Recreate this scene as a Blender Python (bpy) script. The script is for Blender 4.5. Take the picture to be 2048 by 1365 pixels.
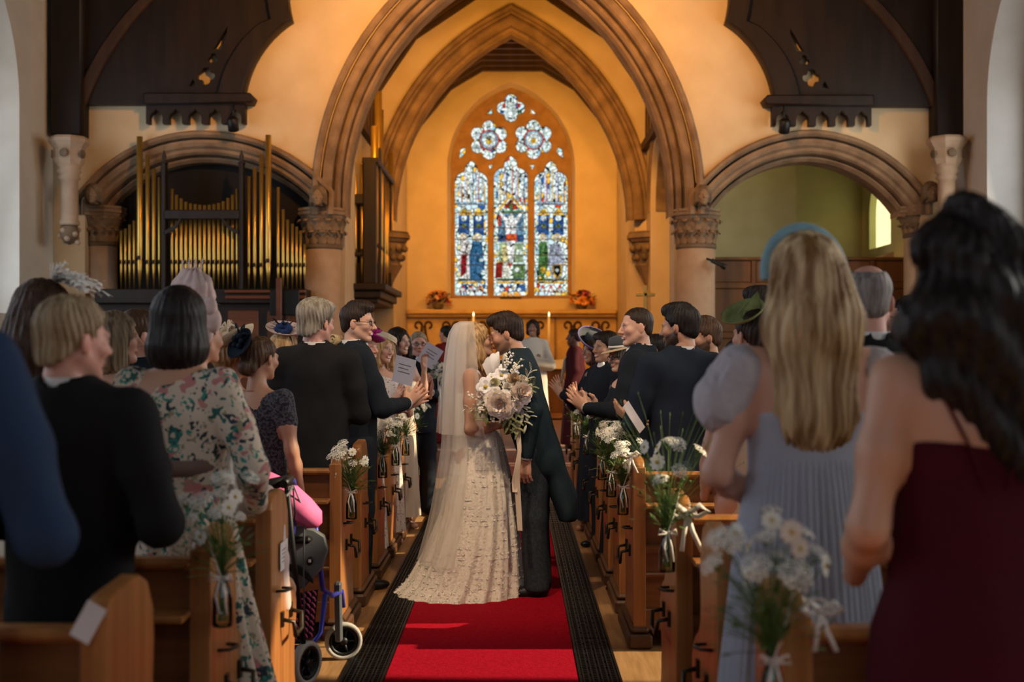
import bpy, bmesh, math, random
import numpy as np
from mathutils import Vector, Matrix

for _o in list(bpy.data.objects):
    bpy.data.objects.remove(_o, do_unlink=True)
SC = bpy.context.scene
COL = SC.collection
PI = math.pi

# ------------------------------------------------------------------ camera
CAMX, CAMH, FPX = 0.155, 1.535, 2400.0       # camera offset from the aisle centre, eye height, focal length in pixels
VPX, VPY = 1030.0, 700.0                     # vanishing point of the aisle
_cd = bpy.data.cameras.new('camera')
CAM = bpy.data.objects.new('camera', _cd); COL.objects.link(CAM)
CAM.location = (CAMX, 0, CAMH); CAM.rotation_euler = (PI / 2, 0, 0)
_cd.sensor_fit = 'HORIZONTAL'; _cd.sensor_width = 36.0
_cd.lens = 36.0 * FPX / 2048.0
_cd.shift_x = -(VPX - 1024.0) / 2048.0
_cd.shift_y = (VPY - 682.5) / 2048.0
_cd.clip_start = 0.05; _cd.clip_end = 300
_cd.dof.use_dof = True; _cd.dof.focus_distance = 7.5; _cd.dof.aperture_fstop = 2.2
SC.camera = CAM

# ------------------------------------------------------------------ world, sun, exposure
SC.view_settings.view_transform = 'Standard'
SC.view_settings.look = 'None'
SC.view_settings.gamma = 1.0
SC.view_settings.use_curve_mapping = False
SC.view_settings.exposure = 0.0
SC.cycles.use_denoising = True
SC.cycles.max_bounces = 7
SC.cycles.diffuse_bounces = 3
SC.cycles.glossy_bounces = 2
SC.cycles.transmission_bounces = 4
SC.cycles.transparent_max_bounces = 12
SC.cycles.caustics_reflective = False
SC.cycles.caustics_refractive = False
SC.cycles.sample_clamp_indirect = 4.0

W = bpy.data.worlds.new('sky'); SC.world = W; W.use_nodes = True
W.node_tree.nodes['Background'].inputs[0].default_value = (0.62, 0.75, 1.0, 1)
W.node_tree.nodes['Background'].inputs[1].default_value = 0.6

def light(name, kind, loc, target, energy, col, size=1.0, size_y=None, angle=None, blend=0.6, spread=None):
    d = bpy.data.lights.new(name, kind); o = bpy.data.objects.new(name, d); COL.objects.link(o)
    o.location = loc
    if target is not None:
        o.rotation_euler = (Vector(target) - Vector(loc)).to_track_quat('-Z', 'Y').to_euler()
    d.energy = energy; d.color = col
    if kind == 'AREA':
        d.shape = 'RECTANGLE' if size_y else 'DISK'; d.size = size
        if size_y: d.size_y = size_y
        if spread: d.spread = spread
    elif kind == 'SPOT':
        d.spot_size = angle; d.spot_blend = blend; d.shadow_soft_size = size
    elif kind == 'POINT':
        d.shadow_soft_size = size
    elif kind == 'SUN':
        d.angle = 0.012
    return o

SUN_DIR = Vector((-0.80, 0.02, -0.50))       # the way the sunlight travels: in through the south windows
light('sun', 'SUN', (20, 6, 16), Vector((20, 6, 16)) + SUN_DIR, 13.0, (1.0, 0.80, 0.55))
# warm floodlights of the chancel and sanctuary, fixed behind the two arches, and over the nave
for _s in (-1, 1):
    light('chancel_flood', 'AREA', (0.08 + _s * 2.0, 17.85, 6.0), (0.08, 21.1, 5.6), 75, (1.0, 0.40, 0.05), 0.3)
    light('sanctuary_flood', 'AREA', (0.08 + _s * 1.85, 21.9, 5.6), (0.08 - _s * 0.6, 25.3, 4.2), 75, (1.0, 0.43, 0.07), 0.3)
    light('nave_flood', 'AREA', (_s * 0.8, 11.8, 6.4), (_s * 1.9, 16.9, 6.0), 100, (1.0, 0.41, 0.065), 0.4, spread=1.6)
# two warm spot lamps on the nave roof, aimed at the middle of the aisle
for _s in (-1, 1):
    light('nave_spot', 'SPOT', (_s * 1.3, 3.9, 6.2), (_s * 0.15, 7.7, 0.9), 700, (1.0, 0.74, 0.50), 0.12, angle=0.62, blend=0.9)
light('chapel_lamp', 'POINT', (4.0, 18.4, 5.0), None, 9, (1.0, 0.80, 0.35), 0.2)
# daylight in the windows of the nave (the windows themselves are built further down)
for _y in (0.6, 5.3, 9.9, 14.3):
    light('north_window_daylight', 'AREA', (-6.45, _y, 3.7), (0, _y, 2.2), 30 if _y > 2 else 14, (0.80, 0.88, 1.0), 1.8, 3.0)
    light('south_window_daylight', 'AREA', (6.45, _y, 3.7), (0, _y, 2.2), 95 if _y > 2 else 30, (1.0, 0.90, 0.76), 1.8, 3.0)
light('west_fill_light', 'AREA', (0, -6.4, 4.6), (0, 6, 1.6), 14, (0.92, 0.95, 1.0), 3.0, 4.0)  # added fill from behind the camera, set at an unseen west window

# ------------------------------------------------------------------ helpers
def U(px, py, Y):
    """point of the upright plane at depth Y that the photo shows at pixel px, py -> (X, Z)"""
    return (CAMX + (px - VPX) * Y / FPX, CAMH - (py - VPY) * Y / FPX)
def P3(px, py, Y):
    x, z = U(px, py, Y); return Vector((x, Y, z))

_M = {}
def mat(name, col, rough=0.6, col2=None, nscale=6.0, nstretch=(1, 1, 1), ndetail=4.0, ramp=(0.35, 0.65), bump=0.0, bscale=None,
        metal=0.0, spec=0.35, emit=None, estr=0.0, trans=0.0, alpha=1.0, sheen=0.0, sss=0.0, coord='Object', attr=None, ior=1.45):
    if name in _M: return _M[name]
    m = bpy.data.materials.new(name); m.use_nodes = True
    nt = m.node_tree; b = nt.nodes['Principled BSDF']; L = nt.links.new
    b.inputs['Base Color'].default_value = (*col, 1)
    b.inputs['Roughness'].default_value = rough
    b.inputs['Metallic'].default_value = metal
    b.inputs['Specular IOR Level'].default_value = spec
    b.inputs['IOR'].default_value = ior
    if sheen: b.inputs['Sheen Weight'].default_value = sheen
    if trans: b.inputs['Transmission Weight'].default_value = trans
    if alpha < 1: b.inputs['Alpha'].default_value = alpha
    if emit:
        b.inputs['Emission Color'].default_value = (*emit, 1); b.inputs['Emission Strength'].default_value = estr
    tc = None
    if col2 or bump:
        tc = nt.nodes.new('ShaderNodeTexCoord'); mp = nt.nodes.new('ShaderNodeMapping')
        mp.inputs['Scale'].default_value = nstretch; L(tc.outputs[coord], mp.inputs[0])
        n = nt.nodes.new('ShaderNodeTexNoise'); n.inputs['Scale'].default_value = nscale; n.inputs['Detail'].default_value = ndetail
        L(mp.outputs[0], n.inputs['Vector'])
    if col2:
        r = nt.nodes.new('ShaderNodeValToRGB'); r.color_ramp.elements[0].position = ramp[0]; r.color_ramp.elements[1].position = ramp[1]
        r.color_ramp.elements[0].color = (*col, 1); r.color_ramp.elements[1].color = (*col2, 1)
        L(n.outputs['Fac'], r.inputs[0]); L(r.outputs[0], b.inputs['Base Color'])
    if attr:
        a = nt.nodes.new('ShaderNodeAttribute'); a.attribute_name = attr; L(a.outputs['Color'], b.inputs['Base Color'])
    if bump:
        n2 = n
        if bscale:
            n2 = nt.nodes.new('ShaderNodeTexNoise'); n2.inputs['Scale'].default_value = bscale; n2.inputs['Detail'].default_value = 3
            L(mp.outputs[0], n2.inputs['Vector'])
        bp = nt.nodes.new('ShaderNodeBump'); bp.inputs['Strength'].default_value = bump; bp.inputs['Distance'].default_value = 0.02
        L(n2.outputs['Fac'], bp.inputs['Height']); L(bp.outputs[0], b.inputs['Normal'])
    _M[name] = m; return m

def setp(o, label=None, cat=None, group=None, kind=None):
    if label: o['label'] = label
    if cat: o['category'] = cat
    if group: o['group'] = group
    if kind: o['kind'] = kind
    return o

def link(name, me, m=None, parent=None, loc=None, smooth=None):
    o = bpy.data.objects.new(name, me); COL.objects.link(o)
    if m is not None and me is not None and len(me.materials) == 0:
        me.materials.append(m)
    if parent is not None: o.parent = parent
    if loc is not None: o.location = loc
    return o

def thing(name, label, cat, loc=(0, 0, 0), rz=0, group=None):
    o = bpy.data.objects.new(name, None); COL.objects.link(o)
    o.empty_display_size = 0.05
    o.location = loc; o.rotation_euler = (0, 0, rz)
    return setp(o, label, cat, group)

def copy_tree(o, parent=None):
    c = o.copy(); COL.objects.link(c); c.parent = parent
    for ch in list(o.children): copy_tree(ch, c)
    return c

class MB:
    """collects shapes; build() links them as one mesh object"""
    def __init__(s): s.v = []; s.f = []; s.mi = []; s.cur = 0; s.sm = []; s.smooth = False
    def add(s, vs, fs, smooth=None):
        b = len(s.v); s.v.extend([tuple(v) for v in vs])
        sm = s.smooth if smooth is None else smooth
        for f in fs:
            s.f.append(tuple(i + b for i in f)); s.mi.append(s.cur); s.sm.append(sm)
        return s
    def box(s, x0, x1, y0, y1, z0, z1, M=None):
        vs = [Vector(p) for p in ((x0, y0, z0), (x1, y0, z0), (x1, y1, z0), (x0, y1, z0), (x0, y0, z1), (x1, y0, z1), (x1, y1, z1), (x0, y1, z1))]
        if M is not None: vs = [M @ v for v in vs]
        return s.add(vs, [(0, 3, 2, 1), (4, 5, 6, 7), (0, 1, 5, 4), (1, 2, 6, 5), (2, 3, 7, 6), (3, 0, 4, 7)], False)
    def bbox(s, x0, x1, y0, y1, z0, z1, c=0.01, M=None):
        """box with chamfered edges"""
        bm = bmesh.new()
        bmesh.ops.create_cube(bm, size=1.0)
        for v in bm.verts:
            v.co = Vector(((x0 + x1) / 2 + v.co.x * (x1 - x0), (y0 + y1) / 2 + v.co.y * (y1 - y0), (z0 + z1) / 2 + v.co.z * (z1 - z0)))
        c = min(c, (x1 - x0) * .45, (y1 - y0) * .45, (z1 - z0) * .45)
        bmesh.ops.bevel(bm, geom=bm.edges[:], offset=c, segments=1, affect='EDGES')
        bm.verts.index_update()
        vs = [(M @ v.co if M is not None else v.co.copy()) for v in bm.verts]
        s.add(vs, [[v.index for v in f.verts] for f in bm.faces], False); bm.free(); return s
    def tube(s, pts, r, n=8, cap=True, squash=None, smooth=True):
        pts = [Vector(p) for p in pts]; k = len(pts)
        rr = r if hasattr(r, '__len__') else [r] * k
        vs = []; up = None
        for i in range(k):
            t = (pts[min(i + 1, k - 1)] - pts[max(i - 1, 0)])
            if t.length < 1e-9: t = Vector((0, 0, 1))
            t.normalize()
            if up is None:
                up = Vector((0, 0, 1)) if abs(t.z) < .9 else Vector((1, 0, 0))
            a = t.cross(up)
            if a.length < 1e-6: a = t.orthogonal()
            a.normalize(); b = a.cross(t); b.normalize(); up = b
            for j in range(n):
                th = 2 * PI * j / n
                vs.append(pts[i] + a * (math.cos(th) * rr[i]) + b * (math.sin(th) * rr[i] * (squash or 1)))
        fs = []
        for i in range(k - 1):
            for j in range(n):
                fs.append((i * n + j, i * n + (j + 1) % n, (i + 1) * n + (j + 1) % n, (i + 1) * n + j))
        s.add(vs, fs, smooth)
        if cap:
            b0 = len(s.v) - k * n
            s.f.append(tuple(b0 + j for j in reversed(range(n)))); s.mi.append(s.cur); s.sm.append(False)
            s.f.append(tuple(b0 + (k - 1) * n + j for j in range(n))); s.mi.append(s.cur); s.sm.append(False)
        return s
    def lathe(s, prof, c=(0, 0, 0), n=16, a0=0.0, a1=2 * PI, M=None, smooth=True, sx=1.0, sy=1.0):
        """prof: (r, z) from bottom to top"""
        full = abs(a1 - a0 - 2 * PI) < 1e-6; m = n if full else n + 1
        vs = []
        for r, z in prof:
            for j in range(m):
                th = a0 + (a1 - a0) * j / n
                v = Vector((math.cos(th) * r * sx, math.sin(th) * r * sy, z))
                vs.append((M @ v if M is not None else v) + Vector(c))
        fs = []
        for i in range(len(prof) - 1):
            for j in range(n):
                j2 = (j + 1) % m
                fs.append((i * m + j, i * m + j2, (i + 1) * m + j2, (i + 1) * m + j))
        b0 = len(s.v)
        s.add(vs, fs, smooth)
        if full:
            if prof[0][0] > 1e-5: s.f.append(tuple(b0 + j for j in reversed(range(m)))); s.mi.append(s.cur); s.sm.append(False)
            if prof[-1][0] > 1e-5: s.f.append(tuple(b0 + (len(prof) - 1) * m + j for j in range(m))); s.mi.append(s.cur); s.sm.append(False)
        return s
    def ball(s, c, r, n=10, m=6, M=None):
        rx, ry, rz = (r, r, r) if not hasattr(r, '__len__') else r
        vs = []; c = Vector(c)
        for i in range(m + 1):
            ph = -PI / 2 + PI * i / m
            for j in range(n):
                th = 2 * PI * j / n
                v = Vector((math.cos(th) * math.cos(ph) * rx, math.sin(th) * math.cos(ph) * ry, math.sin(ph) * rz))
                vs.append((M @ v if M is not None else v) + c)
        fs = []
        for i in range(m):
            for j in range(n):
                fs.append((i * n + j, i * n + (j + 1) % n, (i + 1) * n + (j + 1) % n, (i + 1) * n + j))
        return s.add(vs, fs, True)
    def grid(s, fn, nu, nv, wrap=False, smooth=True):
        vs = [fn(i / (nu - (0 if wrap else 1)), j / (nv - 1)) for j in range(nv) for i in range(nu)]
        fs = []
        for j in range(nv - 1):
            for i in range(nu if wrap else nu - 1):
                i2 = (i + 1) % nu
                fs.append((j * nu + i, j * nu + i2, (j + 1) * nu + i2, (j + 1) * nu + i))
        return s.add(vs, fs, smooth)
    def sweep(s, path, prof, Y, closed=False, smooth=False):
        """path: 2-D points (x, z) in an upright plane; prof: (offset along the outward normal, depth y)"""
        k = len(path); vs = []; m = len(prof)
        for i in range(k):
            a = path[i - 1] if (i > 0 or closed) else path[i]; b = path[(i + 1) % k] if (i < k - 1 or closed) else path[i]
            tx, tz = b[0] - a[0], b[1] - a[1]; l = math.hypot(tx, tz) or 1
            nx, nz = -tz / l, tx / l
            f = 1.0
            if 0 < i < k - 1:
                t1 = Vector((path[i][0] - a[0], path[i][1] - a[1])); t2 = Vector((b[0] - path[i][0], b[1] - path[i][1]))
                if t1.length > 1e-9 and t2.length > 1e-9:
                    c = max(-1, min(1, t1.normalized().dot(t2.normalized()))); f = min(2.0, 1 / max(.3, math.cos(math.acos(c) / 2)))
            for o, d in prof:
                vs.append((path[i][0] + nx * o * f, Y + d, path[i][1] + nz * o * f))
        fs = []
        for i in range(k if closed else k - 1):
            i2 = (i + 1) % k
            for j in range(m - 1):
                fs.append((i * m + j, i2 * m + j, i2 * m + j + 1, i * m + j + 1))
        return s.add(vs, fs, smooth)
    def mesh(s, name='m'):
        me = bpy.data.meshes.new(name); me.from_pydata(s.v, [], s.f)
        me.polygons.foreach_set('use_smooth', s.sm)
        if s.cur or any(s.mi): me.polygons.foreach_set('material_index', s.mi)
        me.update(); return me
    def build(s, name, m, parent=None, loc=None):
        me = s.mesh(name)
        for mm in (m if isinstance(m, (list, tuple)) else [m]): me.materials.append(mm)
        return link(name, me, None, parent, loc)

def filled(loops, depth, Y, bevel=0.0, res=0):
    """mesh of an upright slab: first loop outline, others holes; (x, z) points; front at Y, back at Y + depth"""
    cu = bpy.data.curves.new('tmp', 'CURVE'); cu.dimensions = '2D'; cu.fill_mode = 'BOTH'
    cu.extrude = depth / 2 - bevel; cu.bevel_depth = bevel; cu.bevel_resolution = res
    for lp in loops:
        sp = cu.splines.new('POLY'); sp.points.add(len(lp) - 1)
        for p, q in zip(sp.points, lp): p.co = (q[0], q[1], 0, 1)
        sp.use_cyclic_u = True
    ob = bpy.data.objects.new('tmp', cu)
    me = bpy.data.meshes.new_from_object(ob)
    bpy.data.objects.remove(ob); bpy.data.curves.remove(cu)
    n = len(me.vertices); co = np.empty(n * 3); me.vertices.foreach_get('co', co); co = co.reshape(-1, 3)
    out = np.stack([co[:, 0], Y + depth / 2 - co[:, 2], co[:, 1]], 1)
    me.vertices.foreach_set('co', out.ravel()); me.materials.clear(); me.update()
    return me

def turned(me, M):
    me.transform(M); return me

def arc3(p0, pm, p1, n=16):
    """points of the circle arc through three points"""
    ax, ay = p0; bx, by = pm; cx, cy = p1
    d = 2 * (ax * (by - cy) + bx * (cy - ay) + cx * (ay - by))
    if abs(d) < 1e-9: return [(ax + (cx - ax) * i / n, ay + (cy - ay) * i / n) for i in range(n + 1)]
    ux = ((ax * ax + ay * ay) * (by - cy) + (bx * bx + by * by) * (cy - ay) + (cx * cx + cy * cy) * (ay - by)) / d
    uy = ((ax * ax + ay * ay) * (cx - bx) + (bx * bx + by * by) * (ax - cx) + (cx * cx + cy * cy) * (bx - ax)) / d
    r = math.hypot(ax - ux, ay - uy)
    t0 = math.atan2(ay - uy, ax - ux); tm = math.atan2(by - uy, bx - ux); t1 = math.atan2(cy - uy, cx - ux)
    def nrm(t): return (t - t0) % (2 * PI)
    if nrm(tm) <= nrm(t1): dt = nrm(t1)
    else: dt = nrm(t1) - 2 * PI
    return [(ux + r * math.cos(t0 + dt * i / n), uy + r * math.sin(t0 + dt * i / n)) for i in range(n + 1)]

def pointed(xl, xr, zs, za, n=14):
    """left to right points of a two-centred pointed arch"""
    a = (xr - xl) / 2; r = za - zs; R = (a * a + r * r) / (2 * a); xm = (xl + xr) / 2
    th = math.atan2(r, xm - (xl + R)) if xm != xl + R else PI / 2
    left = [(xl + R + R * math.cos(PI - (PI - th) * i / n), zs + R * math.sin(PI - (PI - th) * i / n)) for i in range(n + 1)]
    return left + [(2 * xm - x, z) for x, z in reversed(left[:-1])]

def foil(cx, cz, r, lobes, a0, lr, n=8, ratio=None):
    """outline of a foiled opening with round lobes"""
    pts = []
    d = r - lr
    half = PI / lobes
    rho = d * math.cos(half) + math.sqrt(max(0, lr * lr - (d * math.sin(half)) ** 2))
    ext = math.atan2(rho * math.sin(half), rho * math.cos(half) - d)
    for k in range(lobes):
        a = a0 + 2 * PI * k / lobes
        for i in range(n + 1):
            t = a - ext + 2 * ext * i / n
            pts.append((cx + d * math.cos(a) + lr * math.cos(t), cz + d * math.sin(a) + lr * math.sin(t)))
    return pts
# ------------------------------------------------------------------ materials of the church
plaster = mat('plaster', (0.60, 0.49, 0.32), .9, (0.54, 0.43, 0.27), 2.5, bump=.15, bscale=40)
plaster_nave = mat('plaster_nave', (0.60, 0.55, 0.46), .9, (0.54, 0.49, 0.40), 2.0, bump=.15, bscale=40)
plaster_chapel = mat('plaster_chapel', (0.50, 0.48, 0.26), .9, (0.44, 0.42, 0.22), 2.0, bump=.12, bscale=40)
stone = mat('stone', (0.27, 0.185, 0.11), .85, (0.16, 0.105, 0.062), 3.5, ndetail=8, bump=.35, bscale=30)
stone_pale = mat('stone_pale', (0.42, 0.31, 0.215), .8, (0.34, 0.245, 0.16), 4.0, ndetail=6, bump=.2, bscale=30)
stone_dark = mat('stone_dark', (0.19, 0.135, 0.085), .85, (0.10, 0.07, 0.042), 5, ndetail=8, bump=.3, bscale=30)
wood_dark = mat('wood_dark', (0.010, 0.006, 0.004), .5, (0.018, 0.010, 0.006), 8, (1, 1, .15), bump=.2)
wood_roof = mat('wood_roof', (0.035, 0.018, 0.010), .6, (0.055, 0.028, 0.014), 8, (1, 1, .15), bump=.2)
wood_panel = mat('wood_panel', (0.16, 0.075, 0.025), .5, (0.10, 0.045, 0.016), 7, (1, 1, .12), bump=.15)
wood_redlit = mat('wood_redlit', (0.16, 0.055, 0.02), .4, (0.10, 0.035, 0.014), 7, (.12, 1, 1), bump=.15)  # wood with the warm red light on it put into the colour
black_m = mat('black_paint', (0.006, 0.006, 0.007), .45)
iron = mat('iron', (0.012, 0.012, 0.012), .45, metal=.6)
floor_m = mat('floor_wood', (0.36, 0.20, 0.085), .42, (0.27, 0.14, 0.055), 5, (6, .6, 1), ndetail=8, bump=.15)
YA, YS, YE = 16.9, 21.1, 25.3
ZC = 0.30                                    # chancel floor level
def struct(name, me, m, parent=None):
    o = link(name, me, m, parent)
    if parent is None: o['kind'] = 'structure'
    return o
def sbuild(name, mb, m, parent=None):
    o = mb.build(name, m, parent)
    if parent is None: o['kind'] = 'structure'
    return o

# ---------------------------------------------------------------- nave floor, walls, roof
sbuild('floor', MB().box(-6.35, 6.35, -6.6, 14.3, -.1, 0), floor_m)
tile_m = mat('chancel_tile', (0.20, 0.09, 0.06), .4, (0.27, 0.15, 0.11), 9, bump=.1)
sbuild('floor_chancel', MB().box(-6.35, 6.35, 14.7, 26.2, -.1, ZC).box(-6.35, 6.35, 14.3, 14.7, -.1, .15), tile_m)
WINY = (0.6, 5.3, 9.9, 14.3)
def nave_wall(side):
    wy = 1.45
    loops = [[(-6.6, 0), (YA + .2, 0), (YA + .2, 8.0), (-6.6, 8.0)]]
    for y in WINY:
        loops.append([(y - wy, 2.0)] + pointed(y - wy, y + wy, 4.75, 6.6, 10) + [(y + wy, 2.0)])
    me = filled(loops, .7, 0)
    for v in me.vertices:                    # (x=along, y=depth, z) -> wall along Y
        a, d, z = v.co
        # splay: the reveals open towards the room
        v.co = (side * (6.35 + d), a, z)
    if side > 0: me.flip_normals()
    return struct('wall_south' if side > 0 else 'wall_north', me, plaster_nave)
nave_wall(-1); nave_wall(1)
glass_day = bpy.data.materials.new('window_glass'); glass_day.use_nodes = True
_nt = glass_day.node_tree; _nt.nodes.clear()
_o = _nt.nodes.new('ShaderNodeOutputMaterial'); _t = _nt.nodes.new('ShaderNodeBsdfTransparent'); _e = _nt.nodes.new('ShaderNodeEmission'); _x = _nt.nodes.new('ShaderNodeAddShader')
_e.inputs[0].default_value = (.78, .86, 1, 1); _e.inputs[1].default_value = 1.2
_t.inputs[0].default_value = (.8, .8, .78, 1)
_nt.links.new(_t.outputs[0], _x.inputs[0]); _nt.links.new(_e.outputs[0], _x.inputs[1]); _nt.links.new(_x.outputs[0], _o.inputs[0])
_lead = mat('lead', (.05, .05, .05), .6)
_wn = 1
for side in (-1, 1):
    for y in WINY:
        _wn += 1
        path = [(y - 1.45, 2.0)] + pointed(y - 1.45, y + 1.45, 4.75, 6.6, 10) + [(y + 1.45, 2.0)]
        def to_wall(me, off):
            for v in me.vertices:
                a, d, z = v.co; v.co = (side * (6.35 + off + d), a, z)
            return me
        # stone frame with two lights and an oculus, panes behind
        inner = lambda c, w: [(c - w, 2.12)] + pointed(c - w, c + w, 4.55, 5.45, 8) + [(c + w, 2.12)]
        fr = to_wall(filled([path, inner(y - .67, .58), inner(y + .67, .58), foil(y, 5.72, .40, 4, PI / 4, .2)], .14, 0), .5)
        f = struct('window_%d' % _wn, fr, stone_pale)
        for lp in (inner(y - .67, .6), inner(y + .67, .6), foil(y, 5.72, .42, 4, PI / 4, .21)):
            link('pane', to_wall(filled([lp], .01, 0), .57), glass_day, f)
# west wall behind the camera; its unseen big window is added for frontal fill
wl = [[(-6.35, 0), (6.35, 0), (6.35, 12.5), (-6.35, 12.5)], [(-2.0, 2.6)] + pointed(-2.0, 2.0, 5.4, 8.6, 12) + [(2.0, 2.6)]]
struct('wall_west', filled(wl, .7, -7.3), plaster_nave)
_ww = struct('window_20', filled([wl[1], [(-1.85, 2.75)] + pointed(-1.85, -.08, 5.2, 6.6, 8) + [(-.08, 2.75)], [(.08, 2.75)] + pointed(.08, 1.85, 5.2, 6.6, 8) + [(1.85, 2.75)],
              foil(0, 7.0, .62, 6, 0, .24)], .14, -6.95), stone_pale)
link('pane', filled([wl[1]], .01, -6.86), glass_day, _ww)
rm = MB()
for s_ in (-1, 1):
    a = [(s_ * 6.9, 7.6), (0, 13.0), (0, 13.3), (s_ * 6.9, 7.9)]
    vs = [(x, y, z) for y in (-7.4, YA + .6) for x, z in a]
    rm.add(vs, [(0, 1, 2, 3), (7, 6, 5, 4), (0, 4, 5, 1), (1, 5, 6, 2), (2, 6, 7, 3), (3, 7, 4, 0)], False)
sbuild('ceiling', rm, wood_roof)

# ---------------------------------------------------------------- chancel arch wall with its three arches
def sidearch(pl, pt, pr, Y, pm_l, pm_r):
    a = arc3(U(*pl, Y), U(*pm_l, Y), U(*pt, Y), 12); b = arc3(U(*pt, Y), U(*pm_r, Y), U(*pr, Y), 12)
    return a + b[1:]
cxl, czs = U(688, 400, YA); cxr, _ = U(1344, 400, YA); _, cza = U(1017, -88, YA)
chancel_arch = pointed(cxl, cxr, czs, cza, 20)
organ_arch = sidearch((203, 418), (410, 318), (612, 402), YA, (290, 345), (520, 340))
chapel_arch = sidearch((1432, 412), (1627, 316), (1808, 418), YA, (1510, 345), (1735, 350))
def down(path, z=0.02): return [(path[0][0], z)] + path + [(path[-1][0], z)]
def offset(path, d):
    out = []
    for i, p in enumerate(path):
        q = path[max(i - 1, 0)]; r = path[min(i + 1, len(path) - 1)]
        tx, tz = r[0] - q[0], r[1] - q[1]; l = math.hypot(tx, tz) or 1
        out.append((p[0] - tz / l * d, p[1] + tx / l * d))
    return out
_zc = U(0, 366, YA)[1]
oa = offset(organ_arch, .30); ca = offset(chancel_arch, .34); pa = offset(chapel_arch, .30)
oa_r = [q for i, q in enumerate(oa) if not (i > 12 and q[1] < _zc)]; pa_l = [q for i, q in enumerate(pa) if not (i < 12 and q[1] < _zc)]
ca_t = [q for q in ca if q[1] > _zc]
struct('wall_east', filled([[(-6.36, 0), (oa[0][0], 0)] + oa_r + ca_t + pa_l + [(pa[-1][0], 0), (6.36, 0), (6.36, 13.2), (-6.36, 13.2)]], .6, YA), plaster)
PROF_BIG = [(-.01, .62), (-.01, .30), (.02, .22), (.05, .20), (.06, .28), (.075, .28), (.08, .13), (.11, .09), (.15, .10), (.165, .20), (.185, .20), (.19, .03), (.22, -.01), (.28, -.02), (.31, -.04), (.32, .10), (.345, .10), (.355, -.06), (.39, -.10), (.43, -.10), (.45, -.06), (.45, .01)]
PROF_SIDE = [(-.01, .6), (-.01, .26), (.03, .2), (.05, .2), (.055, .27), (.07, .27), (.08, .10), (.11, .06), (.15, .05), (.18, .0), (.23, -.03), (.265, -.03), (.27, .09), (.29, .09), (.30, -.05), (.33, -.09), (.37, -.09), (.39, -.05), (.39, .01)]
for i, (nm, path, pr) in enumerate((('trim_1', chancel_arch, PROF_BIG), ('trim_2', organ_arch, PROF_SIDE), ('trim_3', chapel_arch, PROF_SIDE))):
    zb = U(0, 430, YA)[1]
    sbuild(nm, MB().sweep([(path[0][0], zb)] + path + [(path[-1][0], zb)], pr, YA), stone)
def capital(name, px, Y, y0, y1, y2, rpx, label, shaft_to=0.0, bell=.74, leaf_n=13):
    """round column: abacus y0..y1, bell y1..y2 with two tiers of leaves, shaft down to the floor"""
    k = Y / FPX; x, z0 = U(px, y0, Y); _, z1 = U(px, y1, Y); _, z2 = U(px, y2, Y); R = rpx * k; r = R * bell
    t = thing(name, label, 'column', (x, Y, shaft_to))
    sb = shaft_to
    MB().lathe([(r * 1.25, 0), (r * 1.3, .12), (r * 1.1, .2), (r, .3), (r, z2 - sb)], n=24).build('shaft', stone_pale, t)
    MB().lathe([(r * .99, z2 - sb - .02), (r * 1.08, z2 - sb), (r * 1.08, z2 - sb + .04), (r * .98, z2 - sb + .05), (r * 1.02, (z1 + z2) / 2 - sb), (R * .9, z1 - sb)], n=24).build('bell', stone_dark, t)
    h = z0 - z1
    MB().lathe([(R * .86, z1 - sb), (R * .9, z1 + h * .15 - sb), (R * .93, z1 + h * .3 - sb), (R * 1.0, z1 + h * .4 - sb), (R * 1.02, z1 + h * .62 - sb), (R * .95, z1 + h * .68 - sb), (R, z1 + h * .8 - sb), (R, z0 - sb)], n=8, a0=PI / 8, a1=2 * PI + PI / 8, smooth=False).build('abacus', stone, t)
    lm = MB(); H = z1 - z2
    pts = []
    for i in range(7):
        u = i / 6
        pts.append((u, .012 + .07 * u ** 3 * 1.2, H * .55 * (u - .25 * max(0, u - .75) * 4 * .6)))
    def leaf(a, b):
        w = .075 * math.sin(PI * min(1, .25 + .75 * (1 - abs(2 * a - .9)))) * (R / .33)
        u = a; o = .01 + .075 * u ** 2.2; z = H * .60 * (u if u < .82 else .82 - (u - .82) * 1.0)
        s = (b - .5) * 2
        return Vector((o + r * 1.0 + .01 - .02 * s * s, s * w * (1 - .3 * math.cos(6 * u)), z))
    lm.grid(lambda a, b: leaf(b, a), 5, 8)
    me = lm.mesh('leaf'); me.materials.append(stone)
    for tier in range(2):
        for q in range(leaf_n):
            o = link('leaf', me, None, t); o.location = (0, 0, z2 - sb + .05 + tier * H * .42)
            o.rotation_euler = (0, 0, 2 * PI * (q + .5 * tier) / leaf_n); o.scale = (1 + .06 * tier, 1, 1 if tier == 0 else .95)
    return t
capital('column', 646, 17.2, 419, 441, 498, 50, 'pale round stone column with carved leaf capital beside the gold organ pipes', 0.0)
capital('column', 1392, 17.2, 421, 442, 497, 51, 'pale round stone column with carved leaf capital beside the wood panelling', 0.0)
capital('column', 205, 17.2, 415, 436, 492, 47, 'half-hidden stone column with leaf capital at the outer end of the organ arch', 0.0, bell=.62)
capital('column', 1835, 17.2, 415, 436, 475, 43, 'half-hidden stone column with leaf capital at the outer end of the chapel arch', 0.0, bell=.62)
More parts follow.
